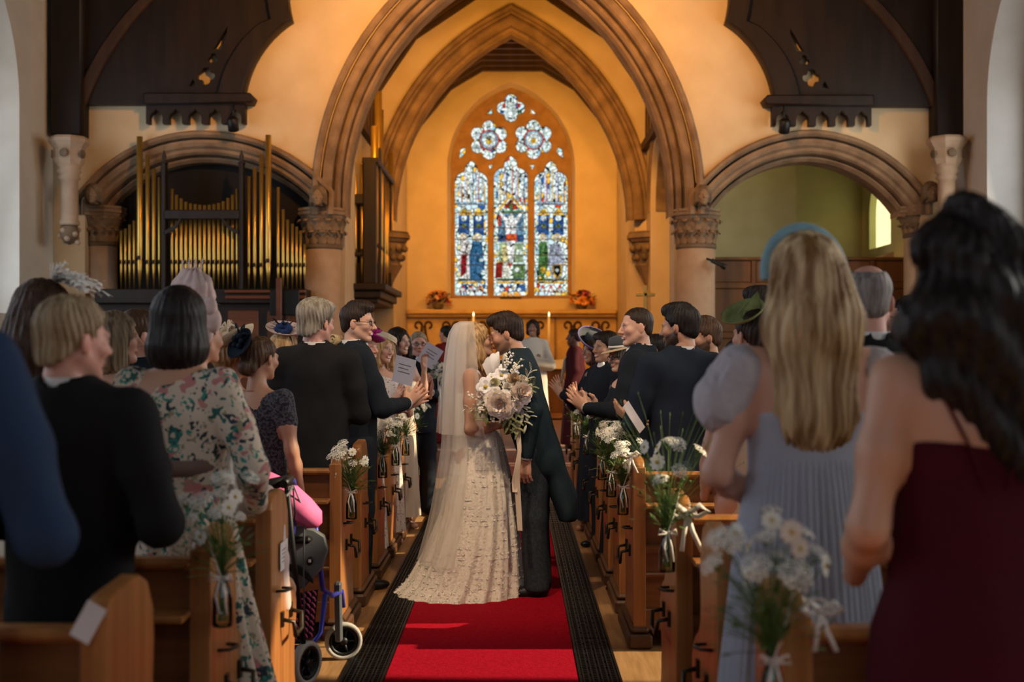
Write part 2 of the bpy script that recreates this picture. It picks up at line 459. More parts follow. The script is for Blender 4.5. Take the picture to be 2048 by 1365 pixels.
# ---------------------------------------------------------------- wall shafts that carry the roof posts
def wall_shaft(px, name_lab):
    Y = 16.35; x, z = U(px, 490, Y); k = Y / FPX
    t = thing('wall_shaft', name_lab, 'corbel', (x, Y, z))
    prof = [(0.01, 0), (.07, .03), (.12, .1), (.10, .2), (.13, .26)]
    zz = lambda py: (490 - py) * k
    sm = MB().lathe([(.11, zz(452)), (.135, zz(450)), (.135, zz(444)), (.115, zz(441)), (.113, zz(362)), (.15, zz(356)), (.12, zz(350)), (.16, zz(344)), (.14, zz(338)), (.17, zz(330))], n=16)
    sm.build('shaft', stone_pale, t)
    MB().lathe([(.17, zz(331)), (.19, zz(324)), (.20, zz(320)), (.20, zz(300)), (.23, zz(294)), (.27, zz(286)), (.27, zz(280)), (.24, zz(275))], n=8, a0=PI / 8, a1=2 * PI + PI / 8, smooth=False).build('corbel_block', stone_pale, t)
    b = MB().lathe(prof[:3] + [(.13, zz(463)), (.11, zz(453))], n=14).build('boss', stone_dark, t)
    rnd = random.Random(px)
    for q in range(9):
        a = q * 2.4; h = .03 + .2 * (q / 9)
        MB().ball((.11 * math.cos(a), .11 * math.sin(a), h), (.045, .045, .04), 7, 5).build('leaf', stone_pale, t)
    for q in (-1.2, 0, 1.2):
        a = -PI / 2 + q
        MB().lathe([(.012, 0), (.05, 0), (.06, .012), (.05, .024), (.012, .024)], (math.cos(a) * .21, math.sin(a) * .21, zz(310)), 10,
                   M=Matrix.Rotation(a, 3, 'Z') @ Matrix.Rotation(PI / 2, 3, 'Y')).build('roundel', stone_dark, t)
    return t
wall_shaft(139, 'slender stone wall shaft with carved boss under the roof post near the organ')
wall_shaft(1893, 'slender stone wall shaft with carved boss under the roof post near the chapel arch')

# ---------------------------------------------------------------- timber brackets of the roof truss
def bracket(side, lab):
    Y = 16.70
    mp = (lambda q: q) if side < 0 else (lambda q: (2035 - q[0], q[1] + 4))
    L = lambda pts, YY=Y: [U(*mp(q), YY) for q in pts]
    x0, z0 = U(*mp((300, 205)), Y)
    t = thing('roof_bracket', lab, 'roof truss', (x0, Y, z0))
    def put(name, me, m, par=None):
        me.transform(Matrix.Translation((-x0, -Y, -z0))); return link(name, me, m, par or t)
    arc1 = arc3((483, 196), (523, 92), (580, 38), 12); arc2 = arc3((580, 38), (572, -40), (592, -120), 8)
    outline = [(108, -330), (108, 208), (483, 208)] + arc1 + arc2[1:] + [(700, -330)]
    holes = [foil(410, 150, 18, 4, 0, 8.3), foil(424.5, 115, 11, 3, -PI / 2, 5.6, 6),
             [(454, 50), (448, 80), (443, 88), (441, 100), (433, 96), (424, 98), (433, 84), (442, 68)], [(384, 156), (391, 171), (375, 171)]]
    ol = L(outline); hl = [L(h) for h in holes]
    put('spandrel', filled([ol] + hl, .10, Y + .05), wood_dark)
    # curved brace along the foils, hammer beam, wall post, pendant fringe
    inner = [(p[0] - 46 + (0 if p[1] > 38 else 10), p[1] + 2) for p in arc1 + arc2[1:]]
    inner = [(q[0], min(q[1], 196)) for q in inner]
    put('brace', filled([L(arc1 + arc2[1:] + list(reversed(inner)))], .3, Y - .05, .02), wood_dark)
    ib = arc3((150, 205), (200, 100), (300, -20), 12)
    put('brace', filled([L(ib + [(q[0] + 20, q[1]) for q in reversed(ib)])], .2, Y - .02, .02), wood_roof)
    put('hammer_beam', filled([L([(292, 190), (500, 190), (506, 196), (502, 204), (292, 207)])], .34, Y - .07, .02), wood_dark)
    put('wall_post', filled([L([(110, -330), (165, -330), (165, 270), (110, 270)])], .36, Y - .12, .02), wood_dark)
    fr = [(291, 203), (291, 247), (298, 247)]
    for a, b in ((298, 324), (337, 363), (376, 402), (416, 442), (456, 482)):
        m = (a + b) / 2
        fr += [(a, 247), (a, 234), (a + 2, 228), (m - 4, 222), (m, 217), (m + 4, 222), (b - 2, 228), (b, 234), (b, 247)]
    fr += [(490, 247), (490, 203)]
    put('pendant_fringe', filled([L(fr)], .12, Y + .02), wood_dark)
    # lamp under the beam
    lx, lz = U(*mp((466, 240)), Y - .1)
    lm = MB(); R = Matrix.Rotation(.5, 3, 'X') @ Matrix.Rotation(side * .3, 3, 'Z')
    lm.lathe([(.055, -.10), (.075, -.09), (.075, .07), (.05, .1)], (0, 0, 0), 12, M=R)
    lamp = thing('spotlight', 'small black spotlight hanging below the %s roof bracket' % ('organ-side' if side < 0 else 'chapel-side'), 'spotlight', (lx, Y - .1, lz - .06))
    lm.build('lamp_body', black_m, lamp)
    MB().tube([(0, .03, .08), (0, .05, .30)], .012, 6).box(-.06, .06, -.01, .08, .07, .09).build('yoke', black_m, lamp)
    return t
bracket(-1, 'dark carved timber roof bracket with quatrefoil tracery above the organ')
bracket(1, 'dark carved timber roof bracket with quatrefoil tracery above the chapel arch')

# ---------------------------------------------------------------- chancel: side walls, rafters, sanctuary arch
CXL, CXR = -2.32, 2.47
chl = [[(YA + .55, 0), (YS + .1, 0), (YS + .1, 8.6), (YA + .55, 8.6)]]
def chancel_wall(side, x, loops, m):
    me = filled(loops, .4, 0)
    for v in me.vertices:
        a, d, z = v.co; v.co = (x + side * d, a, z)
    if side > 0: me.flip_normals()
    return struct('wall_chancel_north' if side < 0 else 'wall_chancel_south', me, m)
chancel_wall(-1, CXL, chl, plaster)
so = pointed(18.0, 20.5, 3.9, 5.05, 10)
chancel_wall(1, CXR, chl + [[(18.0, ZC)] + so + [(20.5, ZC)]], plaster)
sm_ = MB().sweep(so, [(-.02, .3), (-.02, .1), (.05, .05), (.08, .0), (.12, -.03), (.2, -.05), (.24, -.02), (.25, .02)], 0)
me = sm_.mesh('m')
for v in me.vertices:
    a, d, z = v.co; v.co = (CXR + d, a, z)
struct('trim_4', me, stone)
def roof(name, y0, y1, half, cx, step):
    """boards over a faceted trussed-rafter roof; each rafter is a part"""
    mb = MB(); full = [(-x, z) for x, z in half] + [(x, z) for x, z in reversed(half)]
    full = [(cx + x, z) for x, z in full]
    o = .16
    up = [(x + (x - cx) * .06, z + o) for x, z in full]
    vs = [(x, y, z) for y in (y0, y1) for x, z in up]; n = len(up)
    mb.add(vs, [(i, i + 1, n + i + 1, n + i) for i in range(n - 1)], False)
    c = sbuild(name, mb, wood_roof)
    pm = [(x, z) for x, z in full] + [(x, z) for x, z in reversed(up)]
    me = filled([pm], .11, 0); me.materials.append(wood_roof)
    y = y0 + .1
    while y < y1 - .05:
        r = link('rafter', me, None, c); r.location = (0, y, 0); y += step
    return c
roof('ceiling_chancel', YA + .6, YS + .05, [(2.36, 5.15), (2.36, 5.95), (1.66, 6.98), (.56, 7.72), (0.02, 7.95)], .08, .42)
roof('ceiling_sanctuary', YS + .5, YE + .05, [(2.15, 5.9), (1.28, 6.95), (.62, 7.34), (0.02, 7.34)], .10, .46)
mb = MB().box(CXR - .10, CXR + .02, YA + .6, YS, 5.02, 5.16).box(CXL - .02, CXL + .10, YA + .6, YS, 5.02, 5.16)
sbuild('trim_5', mb, wood_roof)
sxl, szs = U(787, 440, YS); sxr, _ = U(1258, 440, YS); _, sza = U(1023, 62, YS)
sarch = pointed(sxl, sxr, szs, sza, 18)
struct('wall_sanctuary_arch', filled([[(-2.9, 0), (3.0, 0), (3.0, 8.8), (-2.9, 8.8)], [(sarch[0][0], ZC), (sarch[0][0], szs - .3)] + offset(sarch, .30) + [(sarch[-1][0], szs - .3), (sarch[-1][0], ZC)]], .5, YS), plaster)
sbuild('trim_6', MB().sweep(sarch, [(-.01, .52), (-.01, .2), (.03, .12), (.08, .12), (.10, .04), (.14, .0), (.22, 0), (.24, -.05), (.27, .0), (.31, -.01), (.33, -.07), (.38, -.09), (.42, -.06), (.43, .01)], YS), stone)
# sanctuary side walls
sbuild('wall_sanctuary_north', MB().box(-2.5, -2.12, YS + .4, YE + .1, ZC, 8.5), plaster)
sbuild('wall_sanctuary_south', MB().box(2.30, 2.7, YS + .4, YE + .1, ZC, 8.5), plaster)
# carved corbels of the sanctuary arch
def corbel(pxs, Y, lab, mirror=1):
    x, z = U(pxs, 475, Y)
    t = thing('corbel', lab, 'corbel', (x, Y, z))
    k = Y / FPX
    MB().lathe([(.30, -.12), (.36, -.09), (.40, -.04), (.44, -.03), (.44, .04), (.40, .05), (.42, .08)], n=8, a0=PI / 8, a1=2 * PI + PI / 8, smooth=False).build('abacus', stone, t)
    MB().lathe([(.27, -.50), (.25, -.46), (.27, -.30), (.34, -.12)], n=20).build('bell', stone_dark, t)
    MB().lathe([(.02, -1.05), (.16, -.72), (.27, -.53), (.29, -.50), (.27, -.47)], n=8, smooth=False).build('tail', stone, t)
    for tier in range(2):
        for q in range(12):
            a = 2 * PI * (q + .5 * tier) / 12; rr = .29 + .045 * tier
            MB().ball((rr * math.cos(a), rr * math.sin(a), -.36 + .16 * tier), (.055, .055, .06), 7, 5).build('leaf', stone if (q + tier) % 2 else stone_dark, t)
corbel(1302, YS - .12, 'carved leafy stone corbel where the inner arch meets the chancel side arch')
corbel(772, YS - .12, 'carved stone corbel of the inner arch behind the dark organ case')

# ---------------------------------------------------------------- chapel beyond the right-hand arch
sbuild('wall_chapel_back', MB().box(2.87, U(1592, 0, 19.6)[0], 19.6, 19.9, ZC, 7), plaster_chapel)
sbuild('wall_chapel_recess', MB().box(4.0, 6.75, 21.6, 21.8, ZC, 7), plaster_chapel)
xw = 6.40
me = filled([[(YA + .5, 0), (21.7, 0), (21.7, 7), (YA + .5, 7)], [(19.95, 3.30)] + pointed(19.95, 21.15, 3.9, 4.55, 8) + [(21.15, 3.30)]], .4, 0)
for v in me.vertices:
    a, d, z = v.co; v.co = (xw + d, a, z)
me.flip_normals(); struct('wall_chapel_south', me, plaster_chapel)
glass_sun = mat('sunlit_glass', (.7, .68, .35), .5, emit=(1.0, .93, .45), estr=1.3)
_wf = struct('window_18', filled([[(0, 0), (.2, 0), (.2, .03), (0, .03)]], .02, 0), stone_pale); 
_wf.data.transform(Matrix.Translation((xw + .2, 20.4, 3.32)))
me = filled([[(19.95, 3.30)] + pointed(19.95, 21.15, 3.9, 4.55, 8) + [(21.15, 3.30)]], .02, 0)
for v in me.vertices:
    a, d, z = v.co; v.co = (xw + .12 + d, a, z)
link('pane', me, glass_sun, _wf)
sbuild('trim_7', MB().add([(xw - .35, 19.8, 3.02), (xw + .4, 19.8, 3.30), (xw + .4, 21.3, 3.30), (xw - .35, 21.3, 3.02), (xw - .35, 19.8, 2.98), (xw + .4, 19.8, 2.98), (xw + .4, 21.3, 2.98), (xw - .35, 21.3, 2.98)],
     [(0, 1, 2, 3), (7, 6, 5, 4), (0, 4, 5, 1), (1, 5, 6, 2), (2, 6, 7, 3), (3, 7, 4, 0)]), stone_pale)
sbuild('ceiling_chapel', MB().box(2.87, 6.8, YA + .6, 21.8, 6.9, 7.0), wood_roof)
# panelled screen under the chapel arch: frame, each panel a part
t = thing('panelled_screen', 'brown wooden panelled screen under the right-hand chapel arch', 'screen', (4.6, 18.3, ZC))
Y = 18.3; ztop = U(0, 515, Y)[1]
xs = [U(p, 0, Y)[0] - 4.6 for p in (1412, 1507, 1600, 1690, 1745, 1830)]
fr = MB(); z0 = ztop - ZC
rows = [z0 - .04, z0 - .40, z0 - .48, z0 - 1.15, z0 - 1.23, .1]
fr.bbox(xs[0] - .06, xs[-1] + .06, -.06, .04, z0 - .05, z0, .012); fr.bbox(xs[0], xs[-1], -.03, .03, z0 - .48, z0 - .38, .012); fr.bbox(xs[0], xs[-1], -.03, .03, z0 - 1.24, z0 - 1.14, .012); fr.bbox(xs[0], xs[-1], -.03, .03, 0, .12, .012)
for x in xs: fr.bbox(x - .04, x + .04, -.032, .032, 0, z0 - .02, .012)
fr.build('frame', wood_panel, t)
for a, b in zip(xs[:-1], xs[1:]):
    for zt, zb in ((z0 - .05, z0 - .38), (z0 - .48, z0 - 1.14), (z0 - 1.24, .12)):
        MB().bbox(a + .04, b - .04, -.012, .01, zb, zt, .01).build('panel', wood_panel, t)
# small black camera on the column
t = thing('security_camera', 'small black camera fixed to the column beside the panelling', 'camera', P3(1425, 522, 16.85))
MB().bbox(-.02, .16, -.03, .03, -.03, .03, .01, Matrix.Rotation(.45, 4, 'Y')).build('camera_body', black_m, t)
MB().lathe([(.03, 0), (.042, .02), (.042, .07), (.03, .075)], (.12, 0, -.06), 10, M=Matrix.Rotation(PI / 2 + .45, 3, 'Y')).build('lens', black_m, t)
MB().tube([(-.06, .12, .04), (0, 0, 0)], .016, 6).build('arm', black_m, t)
# ---------------------------------------------------------------- east wall and stained-glass window
YG = YE + .30
EW = lambda px, py: U(px, py, YE)
G = lambda px, py: U(px, py, YG)
rl, rs = EW(894, 335); rr, _ = EW(1150, 335); _, ra = EW(1022, 163); _, rb = EW(0, 599)
reveal = [(rl, rb)] + pointed(rl, rr, rs, ra, 14) + [(rr, rb)]
gl, gs = G(903, 335); gr, _ = G(1142, 335); _, ga = G(1022, 178); _, gb = G(0, 597)
gout = [(gl, gb)] + pointed(gl, gr, gs, ga, 14) + [(gr, gb)]
struct('wall_sanctuary_east', filled([[(-2.5, 0), (2.7, 0), (2.7, 8.6), (-2.5, 8.6)], reveal], .02, YE), plaster)
# splayed reveal
mb = MB(); n = len(reveal)
mb.add([(x, YE, z) for x, z in reveal] + [(x, YG, z) for x, z in gout], [(i, (i + 1) % n, n + (i + 1) % n, n + i) for i in range(n)], True)
sbuild('trim_8', mb, plaster)
sbuild('wall_sanctuary_backing', MB().box(-2.6, gl - .05, YG + .12, YG + .3, 0, 8.6).box(gr + .05, 2.8, YG + .12, YG + .3, 0, 8.6), plaster)
def px_loop(pts): return [G(*p) for p in pts]
def light_shape(x0, x1, yt, ys, yb=593):
    """cinquefoiled head of one light, in pixels"""
    c = (x0 + x1) / 2; w = (x1 - x0) / 2
    left = arc3((x0, ys), (x0 + w * .12, ys - w * .42), (c - w * .42, ys - w * .68), 6)
    up = arc3((c - w * .42, ys - w * .68), (c - w * .36, yt + w * .35), (c, yt), 6)
    pts = [(x0, yb)] + left + up[1:]
    return pts + [(2 * c - x, y) for x, y in reversed(pts[:-1])]
lights = [light_shape(908, 977, 320, 366), light_shape(986, 1057, 310, 358), light_shape(1067, 1137, 320, 366)]
def pfoil(cx, cy, r, n, a0, lr): return foil(cx, cy, r, n, a0, lr)
foils = [pfoil(978, 280, 41, 6, PI / 6, 15.5), pfoil(1067, 279, 41, 6, PI / 6, 15.5), pfoil(1022, 216, 30, 4, 0, 14.5)]
tris = [[(968, 231), (984, 213), (988, 229)], [(1058, 229), (1062, 213), (1077, 231)], [(916, 324), (919, 298), (930, 292), (934, 305)], [(1129, 324), (1111, 305), (1115, 292), (1126, 298)],
        [(973, 328), (988, 328), (981, 344)], [(1057, 328), (1072, 328), (1064, 344)]]
win = struct('window_1', filled([gout] + [px_loop(l) for l in lights + foils + tris], .16, YG - .04, .02), mat('window_stone', (.34, .20, .09), .8, (.26, .15, .06), 6))
def glass_mat(name, scale, cols, strength=1.15, lead=.06):
    m = bpy.data.materials.new(name); m.use_nodes = True; nt = m.node_tree; nt.nodes.clear(); L = nt.links.new
    o = nt.nodes.new('ShaderNodeOutputMaterial'); e = nt.nodes.new('ShaderNodeEmission'); tc = nt.nodes.new('ShaderNodeTexCoord')
    v = nt.nodes.new('ShaderNodeTexVoronoi'); v.inputs['Scale'].default_value = scale
    v2 = nt.nodes.new('ShaderNodeTexVoronoi'); v2.feature = 'DISTANCE_TO_EDGE'; v2.inputs['Scale'].default_value = scale
    sx = nt.nodes.new('ShaderNodeSeparateColor'); r = nt.nodes.new('ShaderNodeValToRGB'); r.color_ramp.interpolation = 'CONSTANT'
    el = r.color_ramp.elements
    while len(el) < len(cols): el.new(1.0)
    for i, (p, c) in enumerate(cols): el[i].position = p; el[i].color = (*c, 1)
    g = nt.nodes.new('ShaderNodeMath'); g.operation = 'GREATER_THAN'; g.inputs[1].default_value = lead
    mx = nt.nodes.new('ShaderNodeMix'); mx.data_type = 'RGBA'; mx.inputs[6].default_value = (.01, .01, .01, 1)
    L(tc.outputs['Object'], v.inputs['Vector']); L(tc.outputs['Object'], v2.inputs['Vector']); L(v.outputs['Color'], sx.inputs[0]); L(sx.outputs[0], r.inputs[0])
    L(v2.outputs['Distance'], g.inputs[0]); L(g.outputs[0], mx.inputs[0]); L(r.outputs[0], mx.inputs[7]); L(mx.outputs[2], e.inputs[0])
    e.inputs[1].default_value = strength; L(e.outputs[0], o.inputs[0]); return m
Wt, Bl, Ye, Rd, Gn, Lb = (.80, .92, .86), (.03, .10, .30), (.95, .55, .06), (.60, .05, .02), (.06, .16, .05), (.35, .55, .70)
PALE = [(0, Wt), (.42, (.62, .80, .86)), (.58, Ye), (.64, Wt), (.80, Lb), (.87, (.70, .66, .35)), (.93, Rd), (.96, Bl)]
g_pale = glass_mat('glass_pale', 9, PALE)
g_rich = glass_mat('glass_rich', 9, [(0, Wt), (.35, Bl), (.5, Ye), (.6, Wt), (.72, Gn), (.82, Rd), (.9, Lb)])
g_border = glass_mat('glass_border', 12, [(0, Wt), (.5, (.45, .75, .72)), (.75, Ye), (.85, Wt)])
_gc = {}
def gcol(c, s=1.0):
    k = (c, s)
    if k not in _gc: _gc[k] = glass_mat('glass_%d' % len(_gc), 13, [(0, c), (.45, tuple(q * .72 for q in c)), (.7, tuple(min(1, q * 1.15 + .02) for q in c)), (.88, tuple(q * .5 for q in c))], s * 1.05, .05)
    return _gc[k]
def pane(pts, m, d=.0, name='glass_pane'):
    return link(name, filled([px_loop(pts)], .008, YG + .05 - d), m, win)
for l in lights: pane(l, g_pale)
for f in foils: pane([(1.0 * x, y) for x, y in f], g_pale, 0)
for tr in tris: pane(tr, g_border, 0)
def disc(cx, cy, r, m, d=.012, n=14, ry=None): return pane([(cx + r * math.cos(2 * PI * i / n), cy + (ry or r) * math.sin(2 * PI * i / n)) for i in range(n)], m, d)
def rect(x0, y0, x1, y1, m, d=.012): return pane([(x0, y1), (x1, y1), (x1, y0), (x0, y0)], m, d)
# roundels of the foils
for cx, cy in ((978, 280), (1067, 279)):
    disc(cx, cy, 21, gcol(Rd, .9), .008, 18); disc(cx, cy, 18, gcol(Lb, .8), .012, 18); disc(cx, cy, 14, gcol(Wt, 1.0), .016, 16); disc(cx, cy + 2, 6, gcol(Ye, .8), .02, 8)
    for q in range(6):
        a = PI / 6 + q * PI / 3
        disc(cx + 30 * math.cos(a), cy + 30 * math.sin(a), 8, gcol(Wt, 1.15), .012, 10); disc(cx + 30 * math.cos(a), cy + 30 * math.sin(a), 3.4, gcol((.50, .66, .62), 1), .02, 8)
        disc(cx + 22 * math.cos(a + PI / 6), cy + 22 * math.sin(a + PI / 6), 3, gcol(Rd if q % 2 else Gn, .8), .016, 6)
pane([(1022, 192), (1030, 205), (1034, 240), (1010, 240), (1013, 205)], gcol(Wt, 1.1), .012); rect(1005, 206, 1011, 216, gcol(Rd, .9)); rect(1034, 206, 1041, 214, gcol(Rd, .9)); rect(1000, 220, 1008, 226, gcol(Bl, .9)); rect(1036, 220, 1044, 226, gcol(Gn, .9))
# canopy work in the light heads, figures and predella below
for k, (x0, x1) in enumerate(((908, 977), (986, 1057), (1067, 1137))):
    c = (x0 + x1) / 2; w = x1 - x0
    rect(x0 + 1, 370, x0 + 6, 590, g_border, .010); rect(x1 - 6, 370, x1 - 1, 590, g_border, .010)
    for q in range(5):
        xx = x0 + 12 + q * (w - 24) / 4
        top = 350 - 14 * (2 - abs(q - 2)) + (8 if k != 1 else 0)
        rect(xx - 2.2, top, xx + 2.2, 408, gcol((.75, .78, .92) if q % 2 else Wt, 1.0), .012)
        rect(xx + 2.6, top + 8, xx + 4.4, 405, gcol([Rd, Ye, Bl][(q + k) % 3], .9), .016)
    if k != 1:
        rect(x0 + 8, 404, x1 - 8, 410, gcol(Lb, 1), .02)
        for s in (-1, 1):
            cc = c + s * w * .21
            rect(cc - 11, 428, cc + 11, 470, gcol(Bl, 1.0), .012); pane([(cc - 12, 430), (cc, 414), (cc + 12, 430)], gcol(Ye, .95), .016)
            disc(cc, 436, 6, gcol(Wt, 1.15), .02, 10); disc(cc, 452, 5, gcol((.25, .33, .08), .8), .02, 8)
            disc(cc - 2, 474, 8, gcol((.95, .80, .45), 1.0), .024, 12); disc(cc - 2, 475, 5, gcol((.85, .72, .62), 1.0), .03, 10)
        if k == 0:
            pane([(922, 480), (940, 482), (942, 540), (936, 560), (918, 545)], gcol((.80, .74, .70), 1), .02); pane([(922, 510), (934, 508), (932, 545), (921, 556)], gcol((.42, .02, .03), .8), .026)
            pane([(946, 482), (964, 484), (970, 545), (960, 566), (940, 560), (938, 510)], gcol((.04, .16, .32), .9), .024); disc(962, 520, 4, gcol(Wt, 1), .03, 8); disc(966, 545, 5, gcol(Wt, .9), .03, 8)
        else:
            pane([(1078, 485), (1094, 483), (1098, 530), (1086, 560), (1076, 545)], gcol((.09, .22, .06), .9), .02); disc(1086, 540, 6, gcol(Ye, .8), .028, 8)
            pane([(1100, 490), (1120, 486), (1130, 520), (1124, 556), (1106, 560), (1096, 530)], gcol((.42, .46, .56), 1), .024)
            pane([(1104, 530), (1124, 528), (1124, 548), (1115, 560), (1106, 550)], gcol(Ye, .8), .03); pane([(1107, 532), (1121, 531), (1121, 546), (1115, 555), (1109, 547)], gcol((.02, .03, .03), .5), .034); disc(1114, 541, 3.5, gcol(Wt, 1.1), .038, 8)
    else:
        pane([(996, 418), (1021, 386), (1047, 418), (1041, 418), (1021, 394), (1002, 418)], gcol(Ye, 1), .018); pane([(1006, 416), (1021, 398), (1036, 416)], gcol(Rd, .8), .016)
        rect(996, 424, 1048, 485, gcol((.16, .30, .42), 1.0), .010); rect(996, 430, 1002, 452, gcol(Rd, .9), .014); rect(996, 470, 1048, 482, gcol(Bl, .9), .014)
        rect(996, 421, 1048, 426, gcol((.10, .30, .12), .9), .022); rect(1019, 405, 1025, 425, gcol((.10, .30, .12), .9), .022)
        # the figure on the cross
        pane([(997, 424), (1001, 423), (1014, 437), (1030, 437), (1044, 423), (1048, 424), (1034, 446), (1032, 470), (1029, 500), (1026, 524), (1018, 524), (1015, 500), (1012, 470), (1010, 446)], gcol((.95, .95, .92), 1.15), .03)
        disc(1022, 433, 5, gcol((.90, .86, .74), 1), .036, 10); pane([(1012, 468), (1033, 468), (1034, 482), (1011, 482)], gcol((.75, .10, .02), 1), .036)
        rect(998, 486, 1046, 525, gcol((.42, .58, .32), .9), .012); pane([(1004, 492), (1014, 490), (1016, 520), (1002, 524)], gcol((.80, .68, .30), 1), .02); disc(1038, 505, 6, gcol(Wt, 1), .02, 8)
        pane([(992, 526), (1006, 524), (1004, 556), (990, 556)], gcol((.42, .03, .02), .9), .018); pane([(1008, 522), (1022, 526), (1020, 556), (1004, 556)], gcol((.85, .85, .72), 1.1), .022); pane([(1014, 524), (1024, 528), (1020, 538)], gcol(Rd, .9), .028)
        rect(1026, 528, 1050, 556, gcol((.16, .28, .10), .9), .014); disc(1034, 540, 5, gcol(Wt, 1), .02, 8)
    rect(x0 + 8, 557, x1 - 8, 562, gcol((.10, .20, .06), .9), .012); rect(x0 + 8, 563, x1 - 8, 567, gcol(Ye, .9), .012)
    for q in (-1, 0, 1):
        xx = c + q * 17; cc = Rd if k != 1 else Bl
        pane([(xx - 7, 584), (xx, 568), (xx + 7, 584)], gcol(cc, .9), .014); disc(xx, 580, 4, gcol(Wt, 1.1), .02, 8)
    for py in (408, 425, 455, 478, 510, 530, 560): rect(x0, py, x1, py + 1.6, _lead, .045)

# ---------------------------------------------------------------- reredos, altar, candles, flowers
gold_stone = mat('reredos_stone', (.55, .38, .17), .7, (.47, .31, .13), 5, bump=.15)
yl = YE - .02
zs_ = U(0, 622, YE)[1]
t = thing('reredos', 'pale carved stone reredos with dark scrollwork panels below the stained-glass window', 'reredos', (0, YE - .1, ZC))
MB().bbox(-2.11, 2.28, -.22, .08, zs_ - ZC - .08, zs_ - ZC + .02, .02).bbox(-2.11, 2.28, -.16, .08, zs_ - ZC - .14, zs_ - ZC - .08, .02).build('shelf', gold_stone, t)
MB().box(-2.11, 2.28, -.02, .08, 0, zs_ - ZC - .1).build('back_slab', gold_stone, t)
def scroll(cx, cz, s):
    m = MB()
    for q in (-1, 1):
        pts = []
        for i in range(16):
            a = i / 15 * 1.5 * PI; r = .09 * (1 - .5 * i / 15) * s
            pts.append((cx + q * (.12 * s - r * math.cos(a)), -.03, cz + r * math.sin(a) * 1.1))
        m.tube(pts, .026 * s, 6)
        m.tube([(cx + q * .03 * s, -.03, cz), (cx + q * .05 * s, -.03, cz - .22 * s), (cx + q * .1 * s, -.03, cz - .38 * s), (cx + q * .02 * s, -.03, cz - .5 * s)], .034 * s, 6)
    return m
for p in (848, 903, 975, 1070, 1145, 1200):
    x = U(p, 0, YE)[0]; zc = U(0, 652, YE)[1] - ZC
    scroll(x, zc, .95).build('scroll', wood_roof, t)
for p in (812, 938, 1110, 1235):
    x = U(p, 0, YE)[0]
    MB().bbox(x - .02, x + .02, -.06, -.01, .2, zs_ - ZC - .15, .008).build('pilaster', stone, t)
cloth = mat('altar_cloth', (.75, .70, .60), .8, bump=.1, nscale=10)
ya = 23.9; zt = 1.32
t = thing('altar', 'altar table under a white cloth in front of the reredos', 'altar', (.07, ya, ZC))
MB().bbox(-1.15, 1.15, -.4, .4, zt - ZC - .06, zt - ZC, .01).build('altar_top', stone_pale, t)
MB().bbox(-1.05, 1.05, -.34, .34, 0, zt - ZC - .06, .01).build('altar_front', wood_panel, t)
mbc = MB(); mbc.box(-1.17, 1.17, -.42, .42, zt - ZC, zt - ZC + .01)
for s_ in (-1, 1): mbc.box(s_ * 1.17 - .01, s_ * 1.17 + .01, -.42, .42, zt - ZC - .5, zt - ZC)
mbc.box(-1.17, 1.17, -.43, -.42, zt - ZC - .16, zt - ZC + .01)
mbc.build('altar_cloth', cloth, t)
wax = mat('candle_wax', (.85, .80, .68), .5); flame_m = mat('flame', (1, .8, .4), .5, emit=(1, .72, .35), estr=6); brass = mat('brass', (.55, .36, .10), .3, metal=.9)
for p, nm in ((947, 'tall white altar candle behind the bride'), (1098, 'tall white altar candle behind the groom')):
    x, z = U(p, 628, ya - .2); t = thing('altar_candle', nm, 'candle', (x, ya - .2, zt + .01)); h = z - zt
    MB().lathe([(.07, 0), (.075, .015), (.02, .04), (.018, .14), (.04, .16), (.04, .175)], n=12).build('candlestick', brass, t)
    cd_ = MB().lathe([(.026, .175), (.026, h - .06)], n=10).build('candle', wax, t)
    MB().lathe([(.004, h - .06), (.014, h - .03), (.011, h - .01), (.001, h + .03)], n=8).build('flame', flame_m, cd_)
for i, p in enumerate((1004, 1012, 1021, 1030, 1038)):
    x, z = U(p, 600 - (4 if i == 2 else 0), YE + .12); zb_ = rb + .012
    t = thing('pillar_candle', 'short ivory pillar candle on the window sill, %s of five from the organ side' % ('first', 'second', 'third', 'fourth', 'fifth')[i], 'candle', (x, YE + .12, zb_), group='candles on the window sill')
    MB().lathe([(.05, 0), (.05, .015), (.012, .02), (.012, .03), (.046, .035), (.046, .045)], n=10).build('holder', iron, t)
    MB().lathe([(.038, .045), (.038, max(.12, z - zb_)), (.03, max(.12, z - zb_) - .004)], n=10).build('candle', wax, t)
def blossom_mesh(r, petals, rows, cup=.35):
    """layered petals around +Z"""
    mb = MB()
    for rw in range(rows):
        rr = r * (1 - .72 * rw / max(rows, 2)); lift = cup * r * (.4 + rw * 1.6 / max(rows, 2))
        for q in range(petals):
            a = 2 * PI * (q + .5 * (rw % 2)) / petals; wdt = 1.55 * PI / petals
            ca, sa = math.cos(a), math.sin(a)
            def f(u, v):
                e = (2 * u - 1)
                rad = rr * (.08 + .92 * v - .16 * v * v * e * e); w = math.sin(PI * (.10 + .60 * v)) * rr * wdt * .52 * e
                z = lift * v * v + .05 * r * (1 - e * e) - .10 * r * v ** 4
                return Vector((ca * rad - sa * w, sa * rad + ca * w, z))
            mb.grid(f, 4, 4)
    return mb
FLOWC = {}
def fmat(name, c, c2=None):
    return mat('petal_' + name, c, .6, c2, 20, sheen=.2)
